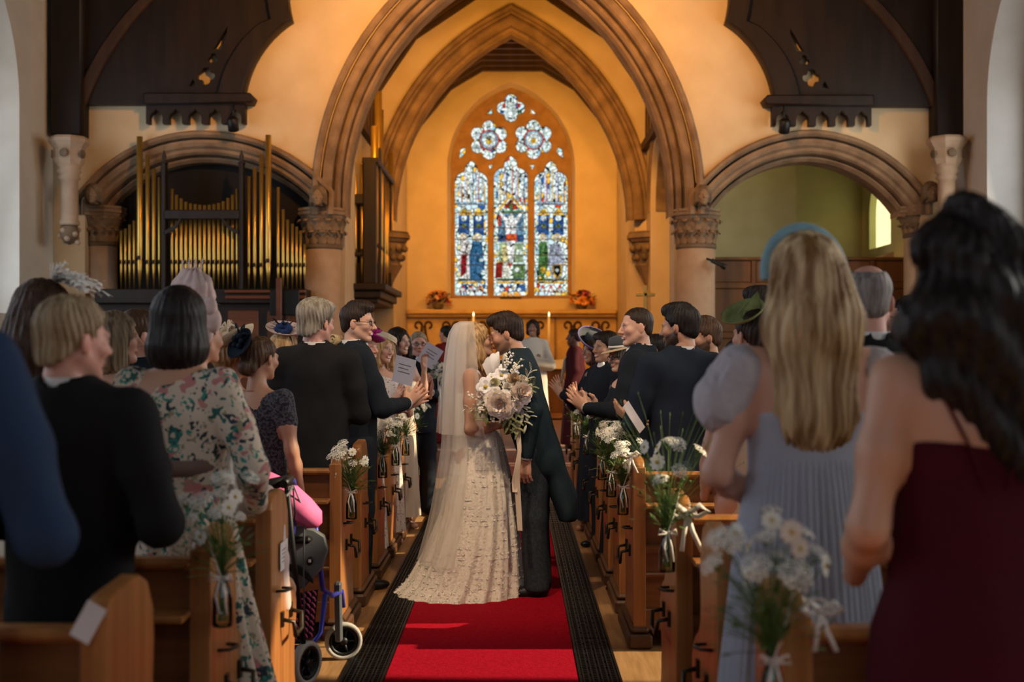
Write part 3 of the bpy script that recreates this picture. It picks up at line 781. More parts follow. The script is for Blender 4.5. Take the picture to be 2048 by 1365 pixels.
def arrangement(px, py, lab, seed):
    Y = YE - .15; x, z = U(px, py, Y)
    rnd = random.Random(seed); zb_ = zs_ + .02
    t = thing('flower_arrangement', lab, 'flowers', (x, Y, zb_))
    MB().lathe([(.06, 0), (.09, .02), (.12, .1), (.10, .12)], n=12).build('bowl', stone_dark, t)
    pal = [fmat('orange', (.85, .32, .03)), fmat('magenta', (.35, .02, .10)), fmat('peach', (.85, .55, .30)), fmat('gold', (.90, .50, .05)), fmat('wine', (.15, .01, .03))]
    bm_ = [blossom_mesh(.075, 8, 3).mesh('blossom') for _ in pal]
    for m_, me in zip(pal, bm_): me.materials.append(m_)
    for i in range(34):
        th = rnd.uniform(0, 2 * PI); ph = rnd.uniform(-.1, 1.0) * PI / 2
        d = Vector((math.cos(th) * math.cos(ph) * .25, -abs(math.sin(th) * math.cos(ph)) * .16, .16 + math.sin(ph) * .22))
        o = link('blossom', bm_[rnd.randrange(5) if i > 6 else 0], None, t, d)
        dd = (d - Vector((0, .05, .1))).normalized(); o.rotation_euler = dd.to_track_quat('Z', 'Y').to_euler(); o.scale = (rnd.uniform(.7, 1.15),) * 3
    lf = MB()
    for i in range(30):
        th = rnd.uniform(0, 2 * PI); c = Vector((math.cos(th) * .2, -abs(math.sin(th)) * .12, .12 + rnd.random() * .2)); d = Vector((math.cos(th), -.4, rnd.uniform(-.2, .6))).normalized() * .14
        s = d.cross(Vector((0, 0, 1))).normalized() * .035
        lf.add([c, c + d * .5 + s, c + d, c + d * .5 - s], [(0, 1, 2, 3)])
    setp(lf.build('foliage', mat('leaf_dark', (.03, .05, .015), .6), t), kind='stuff')
arrangement(876, 600, 'orange and magenta flower arrangement on the stone ledge on the organ side of the window', 3)
arrangement(1164, 600, 'orange and magenta flower arrangement on the stone ledge on the cross side of the window', 8)
for p in (808, 1238):
    x, z = U(p, 372, YE - .05)
    t = thing('wall_lamp', 'tiny dark wall lamp high on the sanctuary wall beside %s' % ('the organ case' if p < 1000 else 'the leafy corbel'), 'lamp', (x, YE - .05, z))
    MB().lathe([(.02, -.05), (.05, 0), (.03, .05)], n=10).build('lamp_body', stone_dark, t); MB().tube([(0, 0, 0), (.0, .06, 0)], .012, 6).build('arm', stone_dark, t)

# ---------------------------------------------------------------- organ
gold = mat('organ_pipe_gold', (.62, .40, .09), .34, (.50, .33, .08), 3, (1, 1, .2), metal=.85)
dark_slot = mat('pipe_mouth', (.02, .012, .005), .7)
def pipe_mesh(r, h, hm):
    """pipe standing at z=0 with a conical foot up to hm, mouth above it"""
    mb = MB()
    prof = [(r * .22, 0), (r * .95, hm - .03), (r * .72, hm - .01), (r, hm + .04), (r, h), (r * .86, h), (r * .86, h - .08)]
    mb.lathe(prof, n=14); 
    mb.cur = 1
    mb.box(-r * .55, r * .55, -r * 1.04, -r * .7, hm - .005, hm + .05)
    return mb
Y = 16.72
t = thing('pipe_organ', 'pipe organ with rows of gold pipes in a dark case under the left arch', 'organ', (-3.2, Y, 0))
ox = -3.2
def OU(px, py, yy=Y): x, z = U(px, py, yy); return x - ox, z
pipes = [(240, 461, 5.2), (248.6, 457, 5.2), (257, 449, 5.4), (266, 441, 5.6), (278.6, 273, 12), (293, 309, 8.5), (305.7, 337, 8), (317, 354, 7)]
mid_t = [445, 487, 513, 537, 547, 552, 557, 560, 557, 552, 545, 533, 510, 487, 445]
pipes += [(341.7 + i * (473 - 341.7) / 14, 250 + v / 3.5, 6.4) for i, v in enumerate(mid_t)]
pipes += [(495.7, 352, 7), (508, 334, 8), (521.4, 308, 8.5), (536, 270, 12), (555, 374, 6), (565, 418, 5.8), (574, 439, 5.6), (583.4, 447, 5.4), (592, 453, 5.2), (600, 461, 5.2), (608, 488, 5.2)]
zb_ = U(0, 579, Y)[1]
for px, py, w in pipes:
    x, z = OU(px, py); r = w / 2 * Y / FPX
    hm = U(0, 527 + (6 if px > 480 else 0) - (8 if w > 9 else 0), Y)[1] - zb_
    me = pipe_mesh(r, z - zb_, hm).mesh('pipe'); me.materials.append(gold); me.materials.append(dark_slot)
    o = link('pipe', me, None, t); o.location = (x, .02 + (.0 if w > 9 else .03), zb_)
def obox(name, x0, x1, y0, y1, a, b, m):
    xa, za = OU(x0, y1); xb, zt_ = OU(x1, y0); return MB().bbox(xa, xb, a, b, za, zt_, .012).build(name, m, t)
obox('case_post', 324, 332, 325, 600, -.06, .10, wood_dark); obox('case_post', 479, 487, 325, 600, -.06, .10, wood_dark)
obox('crossbar', 331, 480, 421, 440, -.08, -.02, wood_dark)
for px in (328, 483):
    x, z = OU(px, 325); MB().lathe([(.06, -.02), (.02, .04), (.035, .08), (.0, .18)], (x, 0, z), 8).build('finial', wood_dark, t)
for s_, px in ((1, 332), (-1, 479)):
    pts = arc3((px, 470), (px + s_ * 16, 462), (px + s_ * 33, 440), 8); pts2 = [(q[0], q[1] - 8) for q in reversed(pts[:-1])]
    me = filled([[OU(*q) for q in pts + [(px + s_ * 36, 440)] + pts2]], .05, -.075); link('bracket', me, wood_dark, t)
obox('bass_beam', 196, 616, 579, 608, -.14, .5, wood_dark)
obox('bass_moulding', 455, 616, 582, 588, -.20, -.13, wood_redlit); obox('bass_moulding', 455, 616, 592, 600, -.17, -.12, wood_redlit)  # reddish light on the mouldings painted as wood colour
xa, _ = OU(214, 0); xb, _ = OU(606, 0)
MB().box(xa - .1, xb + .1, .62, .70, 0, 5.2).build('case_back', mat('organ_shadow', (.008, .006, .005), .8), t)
MB().box(xa - .1, xb + .05, -.06, .3, 0, zb_ - .2).build('case_base', wood_dark, t)
for i in range(5):
    x0 = xa + (xb - xa) * i / 5
    MB().bbox(x0 + .06, x0 + (xb - xa) / 5 - .06, -.085, -.05, .4, zb_ - .3, .02).build('panel', wood_redlit if i > 2 else wood_dark, t)
for px in (571,):
    obox('console_post', 566, 577, 560, 660, -.5, -.44, wood_redlit)
xq, zq = OU(566, 590); MB().tube([(xq + .1, -.4, 0), (xq + .1, -.4, zq + .1)], .02, 6).bbox(xq - .1, xq + .3, -.42, -.38, zq - .3, zq + .05, .01).build('music_desk', black_m, t)

# organ case on the chancel side
t = thing('organ_case', 'dark wooden organ case with gold pipes jutting into the chancel', 'organ case', (-2.4, 19.7, 2.3))
x1, y0, y1_ = -1.99, 18.5, 21.0
zlo = U(0, 568, 18.5)[1]; zhi = U(0, 330, 18.5)[1]
ob = lambda a, b, c, d, e, f, nm, m=wood_dark, ch=.015: MB().bbox(a + 2.4, b + 2.4, c - 19.7, d - 19.7, e - 2.3, f - 2.3, ch).build(nm, m, t)
ob(-2.9, x1 + .16, y0 - .12, y1_ + .05, zlo - .10, zlo, 'base_moulding'); ob(-2.9, x1 + .08, y0 - .05, y1_, zlo - .22, zlo - .10, 'base_moulding')
ob(-2.9, x1 + .03, y0, y1_ - .1, zlo - .30, zlo - .22, 'base')
ob(x1 - .20, x1, y0, y0 + .16, zlo, zhi + .05, 'corner_post'); ob(x1 - .14, x1 + .02, y0 + .5, y0 + .62, zlo, zhi + .35, 'case_post'); ob(x1 - .1, x1, 19.7, 19.82, zlo, zhi + .3, 'case_post'); ob(x1 - .1, x1, 20.8, 20.95, zlo, zhi, 'case_post')
ob(-2.9, x1 - .05, y0 + .02, y0 + .1, U(0, 408, y0)[1], U(0, 388, y0)[1], 'crossbar'); ob(-2.9, x1 - .2, y0 + .02, y0 + .1, U(0, 512, y0)[1], U(0, 504, y0)[1], 'crossbar')
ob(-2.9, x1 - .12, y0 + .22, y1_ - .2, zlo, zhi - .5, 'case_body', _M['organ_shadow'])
ob(x1 - .22, x1 + .04, y0 + .02, y1_, zhi + .03, zhi + .12, 'cornice')
for px, top, w in ((684, 395, 4.5), (696, 372, 5), (709, 346, 6), (722, 326, 8)):
    x, z = U(px, top, y0); r = w / 2 * y0 / FPX
    me = pipe_mesh(r, z - zlo, .5).mesh('pipe'); me.materials.append(gold); me.materials.append(dark_slot)
    o = link('pipe', me, None, t); o.location = (x + 2.4, y0 + .14 - 19.7, zlo - 2.3)
for yy, top, w, xo in ((18.85, 253, 15, -.06), (19.35, 184, 15, -.06), (19.6, 220, 10, -.04), (20.15, 330, 8, -.04), (20.5, 340, 8, -.04), (20.95, 305, 9, -.02)):
    z = U(0, top, yy)[1]; r = w / 2 * yy / FPX
    me = pipe_mesh(r, z - zlo, .6).mesh('pipe'); me.materials.append(gold); me.materials.append(dark_slot)
    o = link('pipe', me, None, t); o.location = (x1 + xo + 2.4, yy - 19.7, zlo - 2.3); o.rotation_euler = (0, 0, PI / 2)
# processional cross on a stand
t = thing('processional_cross', 'brass cross on a tall staff standing beside the chancel arch', 'cross', (P3(1291, 600, 17.8)[0], 17.8, ZC))
zc_ = U(0, 592, 17.8)[1] - ZC
MB().tube([(0, 0, 0), (0, 0, zc_ - .2)], .018, 8).lathe([(.14, 0), (.14, .03), (.03, .06)], n=10).build('staff', brass, t)
MB().bbox(-.028, .028, -.018, .018, zc_ - .25, zc_ + .16, .008).bbox(-.14, .14, -.018, .018, zc_ - .01, zc_ + .045, .008).build('cross_head', brass, t)
# choir stall desks on either side of the chancel
for s_, x0, lab in ((1, 1.0, 'wooden choir desk beyond the hats of the right-hand guests'), (-1, -1.9, 'wooden choir desk beyond the left-hand guests')):
    t = thing('choir_desk', lab, 'desk', (x0, 15.6, ZC))
    MB().bbox(0, .9, -.02, .03, 0, .78, .01).build('front_panel', wood_panel, t)
    MB().bbox(-.02, .92, -.06, .30, .78, .82, .01).build('desk_top', wood_redlit, t)  # red light on the desk top put into its colour
    for q in (0, .86): MB().bbox(q, q + .04, .03, .3, 0, .78, .01).build('side_panel', wood_panel, t)
    for q in range(3): MB().bbox(.06 + q * .28, .28 + q * .28, -.035, -.015, .12, .68, .01).build('panel', wood_panel, t)
# ---------------------------------------------------------------- carpet and floor gratings
carpet_m = mat('carpet_red', (.27, .003, .012), .95, (.36, .006, .020), 60, bump=.5, bscale=300, spec=.05)
setp(MB().bbox(-.4515, .4515, 1.0, 14.28, 0, .012, .004).build('carpet_runner', carpet_m), 'long red carpet runner down the middle of the aisle', 'carpet')
for s_, lab in ((-1, 'black iron floor grating along the red carpet on the organ side'), (1, 'black iron floor grating along the red carpet on the chapel side')):
    t = thing('floor_grating', lab, 'grating', (s_ * .551, 0, 0))
    MB().box(-.098, .098, 1.0, 14.25, .0, .003).build('tray', black_m, t)
    MB().box(-.098, -.086, 1.0, 14.25, .003, .016).box(.086, .098, 1.0, 14.25, .003, .016).build('rim', iron, t)
    lt = MB()
    for q in range(4):
        x = -.064 + q * .0427
        for xx in (x - .013, x + .013):
            lt.box(xx - .0035, xx + .0035, 1.0, 14.2, .004, .014)
        y = 3.6; i = 0
        while y < 10.5:
            lt.box(x - .013, x + .013, y, y + .010, .004, .013); y += .030; i += 1
    for y in np.arange(3.6, 12, .12): lt.box(-.09, .09, y, y + .008, .003, .009)
    setp(lt.build('lattice', iron, t), kind='stuff')

# ---------------------------------------------------------------- pews
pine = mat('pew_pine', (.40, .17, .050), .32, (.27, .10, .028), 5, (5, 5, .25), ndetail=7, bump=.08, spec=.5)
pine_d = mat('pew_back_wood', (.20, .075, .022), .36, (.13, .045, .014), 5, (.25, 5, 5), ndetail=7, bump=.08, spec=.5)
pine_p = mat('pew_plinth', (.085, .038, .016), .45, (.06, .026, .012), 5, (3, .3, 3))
bracket_m = mat('umbrella_bracket_metal', (.05, .042, .03), .35, metal=.8)
ENDP = [(0, .09), (0, .925), (.015, .95), (.05, .965), (.24, .975), (.30, .95), (.345, .88), (.355, .80), (.345, .70), (.35, .63), (.39, .59), (.45, .565), (.505, .53), (.535, .48), (.535, .42), (.505, .35), (.49, .28), (.495, .18), (.52, .12), (.535, .09)]
def make_pew(side, length=4.3, lab='', open_=False):
    """local x runs away from the aisle (side = -1 left block, +1 right block)"""
    t = thing('pew', lab, 'pew')
    S = lambda a, b: (min(side * a, side * b), max(side * a, side * b))
    me = filled([ENDP], .052, 0, .006)
    for v in me.vertices:
        a, d, z = v.co; v.co = (side * d, a, z)
    if side > 0: me.flip_normals()
    e = link('pew_end', me, pine, t)
    # moulding board on the near edge and bead on the aisle face
    MB().bbox(*S(-.006, .058), -.012, .004, .1, .93, .004).build('edge_strip', pine, t)
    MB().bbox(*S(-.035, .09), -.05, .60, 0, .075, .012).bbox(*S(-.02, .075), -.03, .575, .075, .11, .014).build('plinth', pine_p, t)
    # iron umbrella hook and holder on the aisle face
    u = MB().tube([(0, .10, .60), (-side * .035, .11, .60), (-side * .05, .15, .60), (-side * .045, .19, .595), (-side * .005, .20, .595)], .006, 6).build('umbrella_hook', bracket_m, e)
    MB().tube([(0, .20, .47), (-side * .05, .20, .46), (-side * .055, .22, .40), (-side * .055, .36, .40), (-side * .05, .38, .46), (0, .38, .47)], .009, 6).box(*S(-.012, 0), .185, .215, .44, .50).box(*S(-.012, 0), .365, .395, .44, .50).build('umbrella_holder', bracket_m, e)
    a = .05
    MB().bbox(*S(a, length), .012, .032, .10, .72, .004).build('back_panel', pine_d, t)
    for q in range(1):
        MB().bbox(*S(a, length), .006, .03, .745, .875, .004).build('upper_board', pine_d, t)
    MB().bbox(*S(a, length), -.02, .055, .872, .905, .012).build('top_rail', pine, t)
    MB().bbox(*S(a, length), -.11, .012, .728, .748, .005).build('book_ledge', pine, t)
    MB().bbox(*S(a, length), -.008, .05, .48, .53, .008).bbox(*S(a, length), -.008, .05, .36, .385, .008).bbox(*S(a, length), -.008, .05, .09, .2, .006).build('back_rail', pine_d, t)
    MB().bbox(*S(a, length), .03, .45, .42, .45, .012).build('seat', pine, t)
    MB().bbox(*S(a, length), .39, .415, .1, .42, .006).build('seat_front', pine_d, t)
    MB().bbox(*S(length - .02, length + .03), 0, .5, 0, .95, .006).build('outer_end', pine_d, t)
    return t
PEW_L = [2.72, 3.63, 4.54, 6.36] + [6.36 + .83 * k for k in range(1, 9)]
PEW_R = [2.72, 3.63, 4.55, 6.18] + [6.18 + .83 * k for k in range(1, 9)]
ordn = ['fourth', 'fifth', 'sixth', 'seventh', 'eighth', 'ninth', 'tenth', 'eleventh', 'twelfth']
NL = {0: 'pine pew with a white paper on its end behind the man in the black suit', 1: 'pine pew standing behind the floral dress with a posy on its end', 2: 'pine pew with a small white card on its end beside the blue walking frame', 3: 'pine pew whose end carries the jar of feathery green stems by the pink bag'}
NR = {0: 'pine pew behind the woman in the pale blue dress, with a bow on its end', 1: 'pine pew hidden by the pale blue pleated dress', 2: 'pine pew with a clear bottle of white flowers at its sunlit aisle end', 3: 'pine pew with a bare sunlit back right behind the open floor'}
side_nm = {-1: 'organ', 1: 'chapel'}
for side, rows, nm in ((-1, PEW_L, NL), (1, PEW_R, NR)):
    proto = None
    for i, y in enumerate(rows):
        if proto is None: o = proto = make_pew(side)
        else: o = copy_tree(proto)
        o.location = (side * .77, y, 0)
        o['label'] = nm.get(i) or 'pine pew, %s from the chancel step on the %s side of the aisle' % (['first', 'second', 'third', 'fourth', 'fifth', 'sixth', 'seventh', 'eighth'][len(rows) - 1 - i], side_nm[side])
        o['group'] = 'pews along the aisle'

# ---------------------------------------------------------------- jars of flowers tied to the pew ends
jar_glass = bpy.data.materials.new('jar_glass'); jar_glass.use_nodes = True
_nt = jar_glass.node_tree; _nt.nodes.clear(); _L = _nt.links.new
_o = _nt.nodes.new('ShaderNodeOutputMaterial'); _t = _nt.nodes.new('ShaderNodeBsdfTransparent'); _g = _nt.nodes.new('ShaderNodeBsdfGlossy'); _x = _nt.nodes.new('ShaderNodeMixShader'); _f = _nt.nodes.new('ShaderNodeFresnel')
_f.inputs[0].default_value = 1.6; _g.inputs[1].default_value = .04; _t.inputs[0].default_value = (.97, .98, .96, 1)
_L(_f.outputs[0], _x.inputs[0]); _L(_t.outputs[0], _x.inputs[1]); _L(_g.outputs[0], _x.inputs[2]); _L(_x.outputs[0], _o.inputs[0])
water_m = bpy.data.materials.new('jar_water'); water_m.use_nodes = True
_nt = water_m.node_tree; _nt.nodes.clear(); _L = _nt.links.new
_o = _nt.nodes.new('ShaderNodeOutputMaterial'); _t = _nt.nodes.new('ShaderNodeBsdfTransparent'); _g = _nt.nodes.new('ShaderNodeBsdfGlossy'); _x = _nt.nodes.new('ShaderNodeMixShader')
_x.inputs[0].default_value = .08; _g.inputs[1].default_value = .05; _t.inputs[0].default_value = (.86, .86, .70, 1)
_L(_t.outputs[0], _x.inputs[1]); _L(_g.outputs[0], _x.inputs[2]); _L(_x.outputs[0], _o.inputs[0])
petal_w = mat('petal_white', (.80, .78, .70), .6, (.72, .70, .60), 30, sheen=.2)
petal_c = mat('flower_centre', (.55, .42, .08), .7)
stem_g = mat('stem_green', (.10, .17, .035), .6, (.06, .12, .02), 20)
leaf_g = mat('leaf_green', (.075, .13, .03), .55, (.04, .085, .02), 14)
ribbon_m = mat('ribbon_white', (.72, .66, .58), .5, sheen=.3)
def daisy_mesh(r=.03):
    mb = blossom_mesh(r, 9, 1, .25); mb.cur = 1; mb.ball((0, 0, .12 * r), (r * .24, r * .24, r * .16), 8, 4)
    me = mb.mesh('blossom'); me.materials.append(petal_w); me.materials.append(petal_c); return me
def umbel_mesh(r=.032, seed=1):
    rnd = random.Random(seed); mb = MB()
    for i in range(46):
        a = i * 2.39996; q = math.sqrt((i + .5) / 46) * r
        c = Vector((math.cos(a) * q, math.sin(a) * q, .010 * (1 - (q / r) ** 2) + rnd.uniform(-.002, .003)))
        s = r * rnd.uniform(.10, .16); d = Vector((c.x * 2.2, c.y * 2.2, .08)).normalized(); M = d.to_track_quat('Z', 'Y').to_matrix()
        mb.add([c + M @ Vector((s * math.cos(t), s * math.sin(t), .25 * s * (j % 2))) for j, t in enumerate(np.arange(0, 2 * PI - .1, PI / 3))] + [c], [(j, (j + 1) % 6, 6) for j in range(6)], False)
    mb.cur = 1
    for i in range(8):
        a = i * PI / 4; mb.tube([(0, 0, -.03), (math.cos(a) * r * .7, math.sin(a) * r * .7, .0)], .0008, 4, False)
    me = mb.mesh('blossom'); me.materials.append(petal_w); me.materials.append(stem_g); return me
DAISY = daisy_mesh(); UMBEL = [umbel_mesh(.032, 1), umbel_mesh(.026, 2)]
def bezier(a, b, c, n=6):
    return [a.lerp(b, i / n).lerp(b.lerp(c, i / n), i / n) for i in range(n + 1)]
def posy(loc, side, seed, lab, tall=.26, spread=.14, n_u=6, n_d=4, grass=False, feathery=45, lean=(0, 0)):
    """hangs on the aisle face: origin at the jar's base; side points towards the pew"""
    rnd = random.Random(seed)
    t = thing('flower_jar', lab, 'flowers', loc)
    MB().lathe([(.001, .004), (.030, .004), (.031, .012), (.030, .085), (.022, .115), (.015, .135), (.0145, .165), (.017, .168)], n=16).build('jar', jar_glass, t)
    MB().lathe([(.001, .006), (.0285, .006), (.0285, .070), (.001, .070)], n=14).build('water', water_m, t)
    rb_ = MB()
    rb_.tube([(0.017 * math.cos(a), .017 * math.sin(a), .150 + .002 * math.sin(3 * a)) for a in np.linspace(0, 2 * PI, 12)], .004, 5, squash=1.4)
    rb_.tube([(side * -.0 + .0, -.017, .15), (side * .02, -.02, .21), (side * .045, -.01, .30)], .003, 5)
    for q in (-1, 1):
        rb_.tube([Vector((.004 * q, -.019, .15)), Vector((.03 * q, -.028, .165)), Vector((.036 * q, -.026, .145)), Vector((.004 * q, -.02, .148))], .004, 5)
        rb_.tube([Vector((.003 * q, -.02, .148)), Vector((.014 * q, -.03, .10)), Vector((.010 * q + .01, -.032, .045))], .0035, 5)
    rb_.build('ribbon', ribbon_m, t)
    st = MB(); lf = MB(); top = Vector((0, 0, .16))
    def stem(end, r=.0014):
        mid = Vector((end.x * .25, end.y * .25, .16 + (end.z - .16) * .55))
        st.tube([Vector((rnd.uniform(-.012, .012), rnd.uniform(-.012, .012), .02))] + bezier(top + Vector((rnd.uniform(-.008, .008), rnd.uniform(-.008, .008), 0)), mid, end, 5), r, 4, False)
    def tip(h):
        a = rnd.uniform(0, 2 * PI); q = math.sqrt(rnd.random()) * spread
        return Vector((math.cos(a) * q + lean[0], math.sin(a) * q * .8 - .03 + lean[1], .16 + h))
    for i in range(int(n_u * 1.6)):
        e = tip(tall * rnd.uniform(.55, 1.0)); stem(e)
        o = link('blossom', UMBEL[i % 2], None, t, e); d = Vector((e.x * 1.3, e.y * 1.3 - .05, .18)).normalized()
        o.rotation_euler = d.to_track_quat('Z', 'Y').to_euler(); o.scale = (rnd.uniform(.85, 1.25),) * 3
    for i in range(n_d):
        e = tip(tall * rnd.uniform(.35, .95)); stem(e)
        o = link('blossom', DAISY, None, t, e); d = Vector((e.x * 4, e.y * 3 - .12, .06)).normalized()
        o.rotation_euler = d.to_track_quat('Z', 'Y').to_euler(); o.scale = (rnd.uniform(.8, 1.15),) * 3
    for i in range(7):                                     # small buds
        e = tip(tall * rnd.uniform(.15, .7)); stem(e, .001); st.ball(e, .006, 6, 4)
    for i in range(feathery):                              # feathery greenery
        e = tip(tall * rnd.uniform(.1, .8)); stem(e, .0008)
        for k in range(9):
            u = .35 + .65 * k / 9; c = Vector((e.x * u * u, e.y * u * u, .16 + (e.z - .16) * u)); a = rnd.uniform(0, 2 * PI); l = rnd.uniform(.018, .035)
            d = Vector((math.cos(a), math.sin(a), rnd.uniform(.2, 1))).normalized() * l; s = d.orthogonal().normalized() * .0011
            lf.add([c - s, c + s, c + d], [(0, 1, 2)], False)
    for i in range(34):                                    # broad leaves
        e = tip(tall * rnd.uniform(.0, .5)); d = Vector((e.x, e.y, rnd.uniform(-.02, .06))).normalized() * rnd.uniform(.03, .055); s = d.cross(Vector((0, 0, 1))).normalized() * .011
        lf.add([e, e + d * .5 + s, e + d, e + d * .5 - s], [(0, 1, 2, 3)]); stem(e, .001)
    if grass:
        for i in range(40):
            a = rnd.uniform(0, 2 * PI); e = Vector((math.cos(a) * spread * 1.7 + .05 * side, math.sin(a) * spread, .16 + tall * rnd.uniform(.7, 1.5))); stem(e, .0006)
            st.ball(e, (.002, .002, .008), 4, 3)
    setp(st.build('stems', stem_g, t), kind='stuff'); setp(lf.build('foliage', leaf_g, t), kind='stuff')
    return t
def pew_posy(side, row, dy, z, seed, lab, **k):
    return posy((side * .77 - side * .045, row + dy, z), side, seed, lab, **k)
pew_posy(-1, PEW_L[1], -.02, .70, 11, 'jar of white flowers and ivy-green stems hanging against the floral dress', tall=.30, spread=.12, n_u=8, n_d=3, feathery=20)
pew_posy(-1, PEW_L[3], .10, .62, 12, 'jar of feathery green stems with one big open white flower, above the rollator', tall=.26, spread=.12, n_u=6, n_d=5, feathery=70)
pew_posy(-1, PEW_L[5], -.05, .68, 13, 'jar of white flowers on the second pew beyond the pink bag', tall=.22, spread=.11, n_u=8, n_d=3)
pew_posy(-1, PEW_L[6], -.02, .68, 14, 'jar of white flowers below the clapping hands of the man in glasses', tall=.24, spread=.12, n_u=6, n_d=5)
pew_posy(-1, PEW_L[7], -.02, .68, 15, 'jar of white daisies beside the floral-dressed woman in the cream hat', tall=.30, spread=.14, n_u=5, n_d=8)
pew_posy(-1, PEW_L[8], -.02, .68, 16, 'jar of white and green flowers just behind the long veil', tall=.30, spread=.13, n_u=6, n_d=4)
pew_posy(-1, PEW_L[10], -.02, .68, 17, 'jar of white and green flowers by the pew nearest the bridesmaid', tall=.28, spread=.13, n_u=6, n_d=4)
pew_posy(1, PEW_R[0], -.06, .70, 21, 'jar of cream and white flowers in front of the pale blue dress', tall=.34, spread=.13, n_u=7, n_d=7, feathery=60, lean=(-.02, 0))
pew_posy(1, PEW_R[2], -.05, .70, 22, 'clear bottle of tall white flowers and wispy grass at the sunlit pew', tall=.34, spread=.14, n_u=4, n_d=4, grass=True, feathery=40)
pew_posy(1, PEW_R[3], .16, .66, 23, 'jar of green seed heads and white flowers on the pew beside the open floor', tall=.24, spread=.10, n_u=5, n_d=1)
pew_posy(1, PEW_R[4], .1, .66, 24, 'jar of cream flowers on the pew in front of the bearded man in navy', tall=.30, spread=.12, n_u=7, n_d=3)
pew_posy(1, PEW_R[5], .0, .68, 25, 'jar of cream flowers beside the hands holding a lilac paper', tall=.36, spread=.13, n_u=8, n_d=3)
pew_posy(1, PEW_R[7], .0, .70, 26, 'jar of white round flowers beside the groom\'s coat tails', tall=.34, spread=.14, n_u=8, n_d=3)
pew_posy(1, PEW_R[9], .0, .70, 27, 'jar of white round flowers near the clapping woman in the purple hat', tall=.32, spread=.13, n_u=7, n_d=2)
# bow tied round the sunlit pew end
def bow(loc, lab, s=1.0):
    t = thing('ribbon_bow', lab, 'bow', loc)
    k = MB()
    for q in (-1, 1):
        k.tube([Vector((0, 0, 0)), Vector((.035 * q, -.02, .028)) * s, Vector((.06 * q, -.02, .01)) * s, Vector((.03 * q, -.012, -.008)) * s, Vector((0, 0, 0))], .006 * s, 6, squash=1.6)
        k.tube([Vector((0, -.005, 0)), Vector((.012 * q, -.02, -.05)) * s, Vector((.03 * q + .01, -.022, -.11)) * s], .005 * s, 6, squash=1.6)
    k.ball((0, -.008, 0), .010 * s, 8, 5); k.build('bow', ribbon_m, t)
    MB().tube([(-.03, .01, .0), (-.035, .09, .004), (.03, .1, .004), (.035, .01, 0)], .004, 5).build('band', ribbon_m, t)
bow(P3(1375, 1028, PEW_R[2] - .03), 'white ribbon bow tied over the top of the sunlit pew end', 1.25)
bow(P3(1640, 1222, PEW_R[0] - .02), 'pale ribbon bow tied on the pew end by the pale blue dress', .8)
bow(P3(1262, 912, PEW_R[3] - .02), 'small white ribbon bow on the pew end at the edge of the open floor', .8)

# ---------------------------------------------------------------- card, papers, bag
paper = mat('paper_white', (.72, .68, .66), .7); paper_l = mat('paper_lilac', (.48, .46, .52), .7); ink = mat('ink', (.05, .05, .06), .8)
def sheet(loc, w, h, rot, lab, m, printed=True, cat='paper'):
    t = thing('order_of_service' if cat == 'paper' else 'reserved_card', lab, cat, loc); t.rotation_euler = rot
    MB().box(-w / 2, w / 2, -.001, .001, -h / 2, h / 2).build('sheet', m, t)
    if printed:
        k = MB()
        for i in range(4 if cat != 'paper' else 3):
            k.box(-w * .3, w * (.3 - .1 * (i % 2)), -.0016, -.0011, h * (.2 - .14 * i), h * (.2 - .14 * i) + h * .03)
        k.build('print', ink, t)
    return t
sheet((-.763, PEW_L[2] + .23, .72), .15, .11, (0, 0, PI / 2), 'small white printed card on the pew end beside the walking frame', paper, True, 'card')
sheet((-.80, PEW_L[0] - .035, .925), .05, .085, (-.2, .45, -.2), 'folded white paper lying over the end of the pew behind the man in black', paper, False)
gm = mat('gold_beads', (.45, .28, .06), .25, metal=.8, bump=.8, nscale=150)
t = thing('handbag', 'small gold beaded handbag on the pew seat beside the burgundy dress', 'handbag', (1.15, 2.98, .45))
MB().bbox(-.13, .13, -.04, .04, 0, .15, .03).build('bag_body', gm, t); MB().tube([(-.11, 0, .15), (-.06, 0, .22), (.06, 0, .22), (.11, 0, .15)], .006, 6).build('strap', gm, t)
MB().bbox(-.05, .05, -.05, -.04, .11, .15, .006).build('clasp', brass, t)

# ---------------------------------------------------------------- rollator
blue_m = mat('rollator_blue', (.05, .06, .38), .3, metal=.3); grey_p = mat('grey_plastic', (.09, .10, .105), .5); tyre = mat('tyre_grey', (.38, .37, .33), .7); pinkm = mat('pink_bag', (.72, .16, .36), .7, (.62, .12, .30), 8, bump=.2)
t = thing('rollator', 'blue wheeled walking frame with a pink bag and pink mesh basket between the pews', 'rollator', (-.9, 5.6, 0))
O = Vector((-.9, 5.6, 0)); K = lambda *p: Vector(p) - O
def wheel(c, r, ax, w):
    c = K(*c); M = Vector(ax).normalized().to_track_quat('Z', 'Y').to_matrix()
    o = MB().lathe([(r * .78, -w), (r * .95, -w), (r, -w * .4), (r, w * .4), (r * .95, w), (r * .78, w), (r * .78, -w)], c, 28, M=M).build('tyre', tyre, t)
    k = MB().lathe([(r * .62, -w * .8), (r * .78, -w * .8), (r * .78, w * .8), (r * .62, w * .8), (r * .62, -w * .8)], c, 28, M=M).lathe([(.001, -w), (.02, -w), (.02, w), (.001, w)], c, 12, M=M)
    for i in range(5):
        a = i * 2 * PI / 5; d = M @ Vector((math.cos(a), math.sin(a), 0)); k.tube([c + d * .012, c + d * r * .66], .008, 6)
    k.build('wheel_rim', black_m, o)
